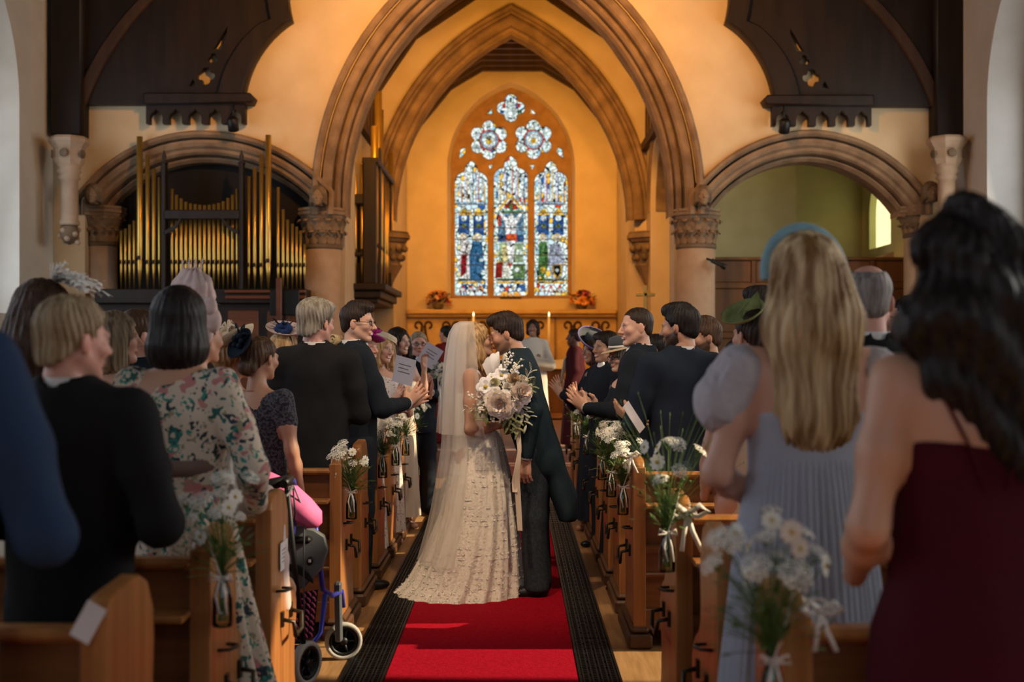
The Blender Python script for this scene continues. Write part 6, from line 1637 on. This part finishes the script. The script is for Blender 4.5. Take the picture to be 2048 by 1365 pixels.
# ======== chancel party
person('server in a dark red robe standing near the altar, turned away', GX(893, 15.4), 15.4, .9, 1.55, 'm', 'warm', outfit='robe', top='red', hair=('short', 'black', {}), z0=ZC, h=.008, bh=.025)
person('dark-haired server in a white surplice behind the groom', GX(1066, 15.5), 15.5, 3.0, 1.62, 'f', 'deep', outfit='robe', top='ivory', hair=('bob', 'black', {'len': .09}), z0=ZC, h=.008, bh=.025, smile=.5, arms=CLAP, hands='RL', palm=CLAP_P)
t, MH, s, T, A, MS = person('young chorister in a maroon robe with a cream scarf, in profile by the choir desk', GX(1150, 15.1), 15.1, 1.35, 1.50, 'm', 'dark', outfit='robe', top='maroon', hair=('short', 'dbrown', {'t': .004}), z0=ZC, h=.007, bh=.025)
mb = MB()
for sg in (-1, 1): mb.tube([Vector((sg * .06, -.05, 1.50)) * s, Vector((sg * .085, .07, 1.45)) * s, Vector((sg * .07, .155, 1.30)) * s, Vector((sg * .07, .20, 1.0)) * s], .022, 8, squash=.5)
mb.build('scarf', CL['cream'], t)

# ======== right block
t, MH, s, T, A, MS = person('clapping woman in a dark hat with a lavender rim', GX(1190, 10.1), 10.1, 1.9, 1.64, 'f', 'tan', outfit='dress', top='dnavy', sleeves='long', hair=('bob', 'brown', {}), head=(.1, -.05, 0), smile=.8, h=.0055, bh=.018, arms={'R': ((.24, .1, 1.15), (.03, .33, 1.30)), 'L': ((-.24, .1, 1.15), (-.02, .35, 1.27))}, hands='RL', palm=CLAP_P)
mb = MB(); brim(mb, (.03, -.01, .075), .17, .17, (.15, -.75), .05); headgear(t, MH, 'hat_brim', mb, hat_grey)
mb = MB(); M_ = Matrix.Rotation(.15, 3, 'X') @ Matrix.Rotation(-.75, 3, 'Y'); mb.tube([Vector((.03, -.01, .075)) + M_ @ Vector((.17 * math.cos(a), .17 * math.sin(a), .052)) for a in np.linspace(0, 2 * PI, 40)], .007, 6); headgear(t, MH, 'hat_rim', mb, hat_lav)
mb = MB(); crown(mb, (.02, -.01, .09), .085, .08, (.1, -.5)); headgear(t, MH, 'hat_crown', mb, hat_grey)
person('young dark-haired guest smiling towards the couple behind the grey hat', GX(1214, 9.3), 9.3, 2.1, HT(662, 9.3), 'm', 'tan', top='dnavy', hair=('short', 'dbrown', {'t': .006, 'mop': 1}), head=(.0, 0, 0), smile=.6, h=.0055, bh=.02, arms=CLAP, hands='RL', palm=CLAP_P)
t, MH, s, T, A, MS = person('small older woman in glasses under a grey hat with a white band', GX(1246, 8.44), 8.44, 1.9, 1.59, 'f', 'fair', outfit='dress', top='dnavy', sleeves='long', hair=('bob', 'grey', {'len': .09}), head=(.1, -.1, 0), glasses=True, h=.0055, bh=.02)
mb = MB(); brim(mb, (.0, .01, .07), .15, .165, (-.1, .1), -.015); headgear(t, MH, 'hat_brim', mb, hat_straw)
mb = MB(); crown(mb, (0, 0, .075), .095, .10); headgear(t, MH, 'hat_crown', mb, hat_grey)
mb = MB(); mb.lathe([(.098, 0), (.099, .012), (.097, .018)], (0, 0, .08), 24); headgear(t, MH, 'hat_band', mb, CL['white'])
person('grinning man with a shaved fade haircut in a dark suit, hands apart', GX(1278, 7.62), 7.62, 1.25, HT(610, 7.62), 'm', 'fair', top='dnavy', hair=('short', 'dbrown', {'rec': .14, 't': -.003, 'amp': .001, 'nape': .06}), head=(.55, -.04, .03), smile=1.0, h=.0046, bh=.013, tie='petrol', fat=.003,
       arms={'R': ((.26, .05, 1.14), (.12, .30, 1.13)), 'L': ((-.26, .06, 1.14), (-.08, .32, 1.15))}, hands='RL', palm={'R': (-1, 0, .3), 'L': (1, 0, .2), 'Rz': (-.2, .8, .5), 'Lz': (.1, .7, .5), 'Rc': .15, 'Lc': .15}, seed=11)
person('dark-haired guest seen between the grinning man and the bearded man in navy', GX(1313, 8.5), 8.5, 1.0, HT(664, 8.5), 'm', 'warm', top='dnavy', hair=('short', 'black', {}), head=(.5, 0, 0), h=.006, bh=.022)
person('bearded man with black hair in a navy suit, seen from behind, clapping with a paper', GX(1362, 6.79), 6.79, .35, HT(605, 6.79), 'm', 'tan', top='navy', hair=('short', 'black', {'t': .006, 'quiff': 1, 'amp': .003}), head=(.75, -.06, 0), beard=.9, brow=(.02, .014, .010), h=.0046, bh=.012, bulk=1.08,
       arms={'R': ((.28, .02, 1.13), (.05, .28, 1.08)), 'L': ((-.27, .05, 1.12), (-.16, .33, 1.12))}, hands='RL', palm={'R': (-1, 0, .2), 'L': (1, .1, .5), 'Rz': (-.4, .8, .3), 'Lz': (-.3, .8, .5), 'Lc': .1, 'Rc': .15}, seed=13)
sheet(P3(1268, 835, 6.62), .05, .21, (.2, -.75, .5), 'white folded paper held below the hand of the bearded man in navy', paper, False)
person('smiling bearded man with wavy brown hair behind the navy suit', GX(1414, 7.62), 7.62, 1.15, HT(632, 7.62), 'm', 'tan', top='dnavy', hair=('short', 'chest', {'t': .004, 'quiff': 1, 'amp': .004}), head=(.6, -.08, 0), smile=.9, beard=.85, brow=(.035, .02, .012), h=.005, bh=.018, seed=15,
       arms={'R': ((.27, .08, 1.25), (.20, .16, 1.55))}, hands='R', palm={'R': (0, 1, 0), 'Rz': (-.1, .0, 1), 'Rc': .3})
t, MH, s, T, A, MS = person('woman with a dark bun and an olive green pointed fascinator', GX(1508, 5.2), 5.2, .15, HT(612, 5.2), 'f', 'warm', outfit='dress', top='cream', sleeves=False, hair=('updo', 'dbrown', {'bz': -.04}), head=(.35, 0, 0), h=.006, bh=.018)
mb = MB(); brim(mb, (-.05, .0, .09), .11, .10, (.25, -.55), .03); headgear(t, MH, 'fascinator_disc', mb, hat_green)
mb = MB(); mb.add([(-.07, -.02, .12), (.01, -.05, .10), (-.005, -.04, .205), (-.08, -.0, .08), (.02, -.06, .095), (-.002, -.045, .20)], [(0, 1, 2), (3, 2, 5), (3, 5, 4), (1, 4, 5, 2)], False); mb.tube([(-.09, .0, .10), (-.005, -.04, .205), (.012, -.055, .095)], .004, 5); headgear(t, MH, 'fascinator_point', mb, hat_green)
mb = MB(); mb.ball((.035, -.06, .12), (.03, .02, .03), 12, 8); loop(mb, (.0, -.07, .09), (-.6, -.3, 0), (0, 0, .5), .06, .003); headgear(t, MH, 'fascinator_curl', mb, hat_green)
person('tall black-haired man behind the green fascinator', GX(1526, 6.79), 6.79, .5, HT(572, 6.79), 'm', 'warm', top='dnavy', hair=('short', 'black', {'t': .004, 'quiff': 1}), head=(.5, 0, 0), h=.006, bh=.022)
person('grey-haired man with a bald crown in a black suit behind the pale blue dress', GX(1738, 4.26), 4.26, .05, HT(520, 4.26), 'm', 'ruddy', top='black', hair=('thin', 'sgrey', {'t': -.002, 'amp': .0012}), head=(-.15, -.05, 0), h=.0055, bh=.016, bulk=1.05, seed=17)
person('dark-haired girl in profile beside the grey-haired man', GX(1826, 5.2), 5.2, 1.3, HT(584, 5.2), 'f', 'tan', outfit='dress', top='dnavy', sleeves='short', hair=('updo', 'black', {}), head=(.3, 0, 0), h=.0055, bh=.022)

# woman in pale blue
Yb = 3.3
t, MH, s, T, A, MS = person('blonde woman in a pale blue pleated dress with a blue headband, seen from behind', GX(1612, Yb), Yb, .06, HT(462, Yb), 'f', 'fair', outfit='dress', top='paleblue', sleeves=False, hair=('long', 'blonde', {'len': .37, 'w': .122, 'w2': .112, 'amp': .003, 'fr': 130}),
       arms={'L': ((-.245, -.02, 1.16), (-.10, .20, 1.06)), 'R': ((.245, -.02, 1.16), (.10, .20, 1.06))}, h=.006, bh=.012, skirt='own', seed=4)
for sg in (-1, 1):                                          # puffed sleeves
    F_ = Field().ell((sg * .175, -.005, 1.43), (.070, .078, .068), .02).ell((sg * .222, .0, 1.345), (.078, .080, .085), .06)
    F_.fn(lambda P: .004 * np.sin(60 * np.arctan2(P[:, 1], P[:, 0] - sg * .2)) + .004 * wob(P, 24, 2), 0, 'd')
    v, q = nets(F_, (sg * .2 - .15, -.14, 1.2), (sg * .2 + .15, .14, 1.54), .009); v = smooth_v(v, q, 1); me = np_mesh('puff_sleeve', xf(v, MS), q); me.materials.append(fabric('chiffon', (.46, .43, .45), (.40, .38, .41), 60)); link('puff_sleeve', me, None, t)
own_skirt(t, [(0, 0, 1.20 * s, .150, .115), (0, 0, 1.0 * s, .185, .15), (0, -.01, .55 * s, .235, .20), (0, -.01, .04, .29, .25)], 9, .035, 'skirt', CL['paleblue'], 260, 14, fine=(60, .022))
mb = MB(); mb.lathe([(.146, -.012), (.150, 0), (.146, .012)], (0, 0, 1.20 * s), 36, sy=.77); mb.build('waist_seam', CL['paleblue'], t)
mb = MB(); mb.tube([(.106 * math.cos(a), -.005 + .02 * math.sin(a), .02 + .125 * math.sin(a)) for a in np.linspace(-.15, PI + .15, 28)], .014, 8, squash=1.5); headgear(t, MH, 'headband', mb, band_blue)
# woman in burgundy
Yd = 2.4
t, MH, s, T, A, MS = person('woman with long dark wavy hair in a burgundy dress with thin straps, seen from behind', GX(1935, Yd), Yd, .05, HT(392, Yd), 'f', 'warm', outfit='dress', top='burgundy', sleeves=False, hair=('long', 'black', {'len': .30, 'w': .15, 'w2': .13, 'sx': .08, 'wave': .010, 'amp': .004}),
       arms={'L': ((-.215, -.05, 1.16), (-.16, .19, 1.02)), 'R': ((.24, -.02, 1.16), (.12, .20, 1.02))}, h=.007, bh=.012, skirt='own', seed=6)
own_skirt(t, [(0, 0, 1.12 * s, .135, .105), (0, 0, .95 * s, .19, .16), (0, 0, .55 * s, .22, .19), (.0, 0, .05, .26, .22)], 7, .02, 'skirt', CL['burgundy'])
mb = MB()
for sg, x1 in ((-1, .01), (1, -.01)):
    mb.tube([Vector((sg * .105, .05, 1.475)) * s, Vector((sg * .11, -.03, 1.485)) * s, Vector((sg * .09, -.095, 1.42)) * s, Vector((sg * .05, -.125, 1.32)) * s, Vector((sg * .02, -.122, 1.24)) * s], .004, 5)
mb.build('dress_straps', CL['burgundy'], t)
# ---------------------------------------------------------------- bride and groom
vm = bpy.data.materials.new('veil_tulle'); vm.use_nodes = True
_nt = vm.node_tree; _nt.nodes.clear(); _L = _nt.links.new
_o = _nt.nodes.new('ShaderNodeOutputMaterial'); _t = _nt.nodes.new('ShaderNodeBsdfTransparent'); _d = _nt.nodes.new('ShaderNodeBsdfDiffuse'); _tl = _nt.nodes.new('ShaderNodeBsdfTranslucent'); _m1 = _nt.nodes.new('ShaderNodeMixShader'); _m2 = _nt.nodes.new('ShaderNodeMixShader')
_d.inputs[0].default_value = (.93, .89, .83, 1); _tl.inputs[0].default_value = (.92, .88, .82, 1); _m1.inputs[0].default_value = .45; _m2.inputs[0].default_value = .40
_L(_d.outputs[0], _m1.inputs[1]); _L(_tl.outputs[0], _m1.inputs[2]); _L(_t.outputs[0], _m2.inputs[1]); _L(_m1.outputs[0], _m2.inputs[2]); _L(_m2.outputs[0], _o.inputs[0])
lace_w = fabric('bridal_lace', (.80, .73, .62), (.72, .64, .53), 70, bump=.3); lace_b = fabric('bridal_flower', (.82, .78, .70))
CL['bridal'] = lace_w
YB = 7.52; PB = FPX / YB
# groom, facing the bride
GRX = .285
t, MH, s, T, A, MS = person('groom in a dark morning coat and grey trousers kissing the bride', GRX, YB, 1.47, 1.785, 'm', 'warm', outfit='tails', top='petrol', bottom='charcoal', lean=.235, head=(.06, -.26, 0), hair=('short', 'dbrown', {'t': .004, 'quiff': 1, 'amp': .004, 'nape': .075}),
       arms={'L': ((-.262, -.06, 1.16), (-.255, .05, .885)), 'R': ((.25, .14, 1.16), (.13, .36, 1.12))}, hands='LR', palm={'L': (.9, -.3, 0), 'Lz': (.05, .05, -1), 'Lc': .32, 'R': (-.6, .2, 0), 'Rc': .3}, closed=True, beard=.45, brow=(.05, .03, .02), h=.0042, bh=.011, tie='navy', seed=21, kiss=True)
mb = MB()
for z in (0, .022, .044): mb.ball(T((-.29, .045, .93 + z)) * s, .006, 6, 4)
mb.build('cuff_buttons', black_m, [c_ for c_ in t.children if c_.name.startswith('jacket')][0])
mb = MB(); Wl = A['L'][2]
mb.tube([Wl * s + Vector((0, .0, -.098)) + Vector((.012 * math.cos(a), .012 * math.sin(a) - .004, .002)) for a in np.linspace(0, 2 * PI, 12)], .0022, 5); mb.build('wedding_ring', brass, t)
# bride, facing the groom
BRX = -.128
t, MH, s, T, A, MS = person('bride in an ivory floral lace gown with a long veil kissing the groom', BRX, YB + .02, -1.55, 1.70, 'f', 'tan', outfit='dress', top='bridal', sleeves=False, skirt='own', lean=.04, head=(-.02, .22, 0), hair=('curls', 'honey', {'amp': .004, 'wave': .004, 'cy': -.035}), closed=True, kiss=True,
       arms={'R': ((.215, -.0, 1.10), (.12, .235, 1.14)), 'L': ((-.22, .14, 1.2), (-.13, .36, 1.24))}, hands='RL', palm={'R': (-1, 0, 0), 'L': (1, 0, 0), 'Rc': .6, 'Lc': .4}, h=.0042, bh=.010, lip=(.45, .14, .12), seed=8)
BR = t
def bx_(px): return (px - VPX) / PB + CAMX - BRX                 # local y of the bride for a picture column
ring_px = [(858, 926, 1000, .135), (900, 910, 1010, .195), (960, 896, 1024, .235), (1030, 880, 1034, .26), (1100, 852, 1040, .30), (1160, 818, 1044, .33), (1186, 792, 1046, .36)]
rings = []
for py, a, b, ry in ring_px:
    ya_, yb_ = bx_(a), bx_(b); rings.append((0.0, (ya_ + yb_) / 2, max(.012, CAMH - (py - VPY) / PB), ry, (yb_ - ya_) / 2))
sk = own_skirt(t, rings, 17, .030, 'skirt', lace_w, 220, 34, .6, fine=(41, .006))
# appliqué flowers scattered over the skirt
rnd = random.Random(5); fl = MB(); co = sk.data
for i in range(1700):
    p = co.polygons[int((rnd.random() ** .6) * (len(co.polygons) - 1))]
    c = Vector(p.center); n = Vector(p.normal)
    if n.dot(Vector((c.x - 0, c.y - rings[3][1], 0))) < 0: n = -n
    M = n.to_track_quat('Z', 'Y').to_matrix(); r = rnd.uniform(.005, .011); a0 = rnd.uniform(0, 2)
    vs = [c + n * .003]
    for j in range(10):
        a = a0 + j * PI / 5; vs.append(c + n * .006 + M @ Vector((math.cos(a) * r * (1 if j % 2 else .5), math.sin(a) * r * (1 if j % 2 else .5), 0)))
    fl.add(vs, [(0, 1 + j, 1 + (j + 1) % 10) for j in range(10)], False)
setp(fl.build('applique_flowers', lace_b, t), kind='stuff')
mb = MB()
for sg in (-1, 1):
    mb.tube([T((sg * .09, .09, 1.36)) * s, T((sg * .12, .03, 1.475)) * s, T((sg * .125, -.04, 1.47)) * s, T((sg * .09, -.11, 1.36)) * s], .005, 6, squash=1.6)
mb.build('dress_straps', lace_b, t)
# big satin bow on the shoulder
def bowf(u, v):
    a = u * 2 - 1; b = v * 2 - 1
    return Vector((.17 - .02 * b * b - .03 * abs(a), .145 + .050 * a * (.75 + .25 * b) - .018 * b, 1.43 + .070 * b + .035 * a + .006 * math.sin(9 * a) - .02 * a * a))
mb = MB(); mb.grid(bowf, 12, 10); mb.grid(lambda u, v: bowf(u, v) + Vector((-.03, .006, .004)), 12, 10); mb.build('shoulder_bow', fabric('satin', (.80, .76, .72), rough=.35), t)
def veil(nm, rows, a0, a1, nf, amp, ph):
    """rows: (py, px_left, px_right, depth)"""
    mb = MB(); n = len(rows)
    def fn(u, v):
        k = v * (n - 1); i = min(int(k), n - 2); w = k - i; r = [a + (b - a) * w for a, b in zip(rows[i], rows[i + 1])]
        yl, yr = bx_(r[1]), bx_(r[2]); z = CAMH - (r[0] - VPY) / PB; th = a0 + (a1 - a0) * u
        q = 1 + amp * (.2 + v) * math.sin(nf * th + ph + v) + amp * .5 * (.2 + v) * math.sin(nf * 2.3 * th + 1)
        yc = yr; ry = (yr - yl)
        return Vector((math.sin(th) * r[3] * q, yc - math.cos(th) * ry * q, max(z, .02)))
    mb.grid(fn, 70, 24); return mb.build(nm, vm, t)
veil('veil_long', [(646, 924, 944, .05), (652, 912, 948, .085), (668, 902, 950, .11), (700, 896, 951, .135), (760, 890, 952, .16), (850, 886, 958, .19), (900, 883, 962, .215), (960, 874, 962, .26), (1030, 862, 958, .31), (1090, 846, 950, .345), (1120, 838, 946, .36)], -1.25, 1.25, 15, .025, 0)
veil('veil_short', [(643, 920, 948, .05), (649, 908, 952, .095), (668, 898, 955, .12), (700, 892, 958, .15), (760, 886, 964, .185), (820, 883, 970, .21), (868, 881, 976, .225)], -1.5, 1.5, 13, .04, 1.5)
mb = MB()
for i in range(11):
    a = -1.1 + 2.2 * i / 10; mb.ball((.09 * math.sin(a), -.02, .125 * math.cos(a) + .005), .008, 6, 4)
headgear(t, MH, 'hair_comb', mb, lace_b)

# ---------------------------------------------------------------- bridal bouquet
YQ = 7.20
bq = thing('bridal_bouquet', 'loose bouquet of blush peonies, white anemones and olive leaves held by the bride', 'bouquet', P3(1010, 800, YQ))
kq = YQ / FPX
def Q(px, py, d=0.0): return Vector(((px - 1010) * kq, d, -(py - 800) * kq))
blush = fabric('petal_blush', (.88, .71, .60), (.92, .82, .73), 30, bump=.1); ivory_p = fabric('petal_ivory', (.90, .85, .75), (.86, .79, .67), 30, bump=.1); pearl = fabric('petal_pearl', (.88, .85, .84)); olive = fabric('leaf_olive', (.17, .19, .07), (.26, .27, .13), 20, bump=.05); olive_d = fabric('leaf_olive_dark', (.07, .095, .035), (.11, .13, .05), 20)
def bloom(px, py, r, kind, m, d=0.0, yaw=0.0, pit=0.0):
    R = r * kq
    if kind == 'peony': mbx = blossom_mesh(R, 8, 6, .62)
    elif kind == 'anemone': mbx = blossom_mesh(R, 6, 2, .22)
    else: mbx = blossom_mesh(R, 6, 1, .3)
    mbx.cur = 1; mbx.ball((0, 0, R * (.55 if kind == 'peony' else .12)), (R * (.10 if kind == 'peony' else .2),) * 3, 8, 5)
    me = mbx.mesh('blossom'); me.materials.append(m); me.materials.append(petal_c if kind != 'peony' else fabric('peony_heart', (.60, .34, .18)))
    o = link('blossom', me, None, bq, Q(px, py, d)); dirv = Vector((math.sin(yaw), -1, math.sin(pit))).normalized(); o.rotation_euler = dirv.to_track_quat('Z', 'Y').to_euler()
bloom(1000, 808, 30, 'peony', blush, -.05, -.1, -.1); bloom(1040, 786, 27, 'peony', blush, -.02, .5, .2); bloom(1022, 795, 18, 'peony', ivory_p, -.03, .3, 0)
bloom(972, 774, 22, 'anemone', pearl, -.03, -.4, .2); bloom(1003, 752, 19, 'anemone', pearl, .0, 0, .6); bloom(991, 786, 15, 'anemone', ivory_p, -.06, -.2, 0); bloom(977, 796, 12, 'daisy', ivory_p, -.05, -.3, 0)
bloom(989, 768, 13, 'peony', fabric('petal_lime', (.62, .58, .34)), -.03, -.2, .5); bloom(1027, 760, 15, 'peony', fabric('petal_buff', (.58, .42, .26)), -.02, .3, .6); bloom(1044, 763, 14, 'peony', ivory_p, .0, .5, .6); bloom(1015, 775, 12, 'peony', ivory_p, -.04, .1, .3); bloom(1050, 800, 12, 'anemone', pearl, -.02, .8, -.1); bloom(1006, 735, 9, 'daisy', pearl, 0, 0, .8)
bloom(1012, 824, 17, 'peony', ivory_p, -.03, 0, -.5); bloom(965, 790, 13, 'peony', blush, -.02, -.6, 0); bloom(983, 755, 11, 'anemone', pearl, -.01, -.3, .7); bloom(1056, 778, 11, 'peony', blush, .02, .9, .1); bloom(1034, 812, 14, 'anemone', pearl, -.04, .4, -.3); bloom(1010, 788, 11, 'daisy', ivory_p, -.07, 0, .1); bloom(1028, 742, 9, 'anemone', pearl, 0, .3, .8)
st = MB()
def sprig(p0, p1, n, size, m_, leafmesh, bendv=(0, 0, 0)):
    a = Q(*p0); b = Q(*p1); st.tube([Vector((0, .02, 0)), a, (a + b) / 2 + Vector(bendv), b], .0015, 4)
    for i in range(n):
        u = i / max(1, n - 1); c = a.lerp(b, u) + Vector(bendv) * (1 - (2 * u - 1) ** 2) * .5; d = (b - a).normalized(); sg = 1 if i % 2 else -1
        o = link('leaf', leafmesh, None, bq, c); side_ = d.cross(Vector((0, 1, 0))).normalized() * sg; dv = (d * .8 + side_ * .7 + Vector((0, -.35, 0))).normalized()
        o.rotation_euler = dv.to_track_quat('Y', 'Z').to_euler(); o.scale = (size * (1 - .3 * u),) * 3
def leaf_mesh(m_):
    k = MB(); k.grid(lambda u, v: Vector(((u - .5) * .40 * math.sin(PI * min(1, .06 + .94 * v)), v, .10 * math.sin(PI * v) - .5 * (u - .5) ** 2)), 5, 7); me = k.mesh('leaf'); me.materials.append(m_); return me
lo_, ld_, lb_ = leaf_mesh(olive), leaf_mesh(olive_d), leaf_mesh(fabric('leaf_silver', (.42, .42, .32)))
sprig((1030, 800), (1052, 850), 7, 0.080, None, lb_); sprig((1020, 815), (1036, 862), 7, 0.084, None, lo_); sprig((1012, 820), (1020, 858), 6, 0.087, None, lo_); sprig((1035, 810), (1058, 832), 6, 0.072, None, lb_)
sprig((1045, 775), (1063, 738), 6, 0.065, None, lb_); sprig((1050, 780), (1066, 770), 4, 0.072, None, lo_); sprig((1020, 750), (1040, 722), 5, 0.043, None, lo_); sprig((1005, 745), (1022, 708), 6, 0.043, None, lb_)
sprig((985, 810), (948, 826), 7, 0.065, None, lo_); sprig((975, 815), (930, 818), 6, 0.051, None, lb_); sprig((990, 815), (968, 838), 5, 0.080, None, lo_); sprig((1010, 820), (985, 832), 5, 0.058, None, ld_); sprig((980, 790), (940, 795), 4, 0.036, None, lb_); sprig((1000, 790), (1000, 770), 6, 0.087, None, ld_); sprig((1030, 790), (1030, 770), 6, 0.087, None, ld_)
for (px, py, n) in ((1018, 722, 9), (1032, 742, 12), (945, 792, 8), (962, 818, 12), (1010, 765, 10), (1036, 728, 8), (1020, 712, 6), (988, 836, 6), (1000, 838, 5), (955, 770, 0)):
    for i in range(n): st.ball(Q(px + random.Random(i * 7 + px).uniform(-9, 9), py + random.Random(i * 3 + py).uniform(-9, 9), -.03), .0075, 6, 4)
setp(st.build('berry_filler', ivory_p, bq), kind='stuff')
rb2 = MB()
for q, (x0, x1, yy) in enumerate(((1034, 1040, 1062), (1040, 1030, 985))):
    pts = [Q(x0 - 4, 845, .02), Q((x0 * 2 + x1) / 3 + 3, 900, -.01), Q((x0 + x1 * 2) / 3 - 4, 960, .01), Q(x1, yy, -.01)]
    W_ = .014
    def rf(u, v):
        k = v * 3; i = min(int(k), 2); c = pts[i].lerp(pts[i + 1], k - i); return c + Vector(((u - .5) * W_ * 2 * (1 - .2 * math.sin(6 * v)), .01 * math.sin(8 * v + u), 0))
    rb2.grid(rf, 3, 18)
rb2.build('ribbon', fabric('bouquet_ribbon', (.62, .50, .38), rough=.5), bq)
MB().tube([Q(1010, 812, .0), Q(1012, 850, .05), Q(1014, 870, .06)], .018, 8).build('stems', olive_d, bq)
# bridesmaid's posy further up the aisle
b2 = thing('bridesmaid_posy', 'small white and green posy with a trailing ribbon beyond the veil', 'bouquet', P3(878, 745, 11.0)); kq2 = 11.0 / FPX
rnd = random.Random(3)
for i in range(14):
    o = link('blossom', DAISY if i % 3 else UMBEL[0], None, b2, (rnd.uniform(-.09, .09), rnd.uniform(-.06, .02), rnd.uniform(-.09, .1))); o.rotation_euler = (1.2, 0, rnd.uniform(0, 6)); o.scale = (1.4,) * 3
k = MB()
for i in range(40):
    c = Vector((rnd.uniform(-.09, .09), rnd.uniform(-.05, .05), rnd.uniform(-.11, .1))); d = Vector((rnd.uniform(-1, 1), rnd.uniform(-1, .2), rnd.uniform(-1, 1))).normalized() * .06; sdv = d.orthogonal().normalized() * .014; k.add([c, c + d * .5 + sdv, c + d, c + d * .5 - sdv], [(0, 1, 2, 3)])
setp(k.build('foliage', leaf_g, b2), kind='stuff'); MB().tube([(0, -.02, -.05), (.01, -.04, -.3), (-.01, -.03, -.55)], .008, 6, squash=2).build('ribbon', ribbon_m, b2)
# ---------------------------------------------------------------- carved stone heads where the arch mouldings end
for px, py, lab in ((636, 392, 'carved stone head above the column beside the organ pipes'), (1406, 391, 'carved stone head above the column beside the panelling'),
                    (186, 388, 'carved stone head at the outer end of the organ arch'), (1862, 384, 'carved stone head at the outer end of the chapel arch')):
    t = thing('carved_head', lab, 'carving', P3(px, py, 16.72)); t.rotation_euler = (0, 0, PI)
    v, q = nets(head_field(), (-.115, -.14, -.125), (.115, .145, .135), .008)
    me = np_mesh('head', v * 1.15, q); me.materials.append(stone); link('head', me, None, t)
    hv, hq = hair_mesh('bob', {'len': .10, 'amp': .006}, .009); me = np_mesh('hair', hv * 1.15, hq); me.materials.append(stone_dark); link('hair', me, None, t)
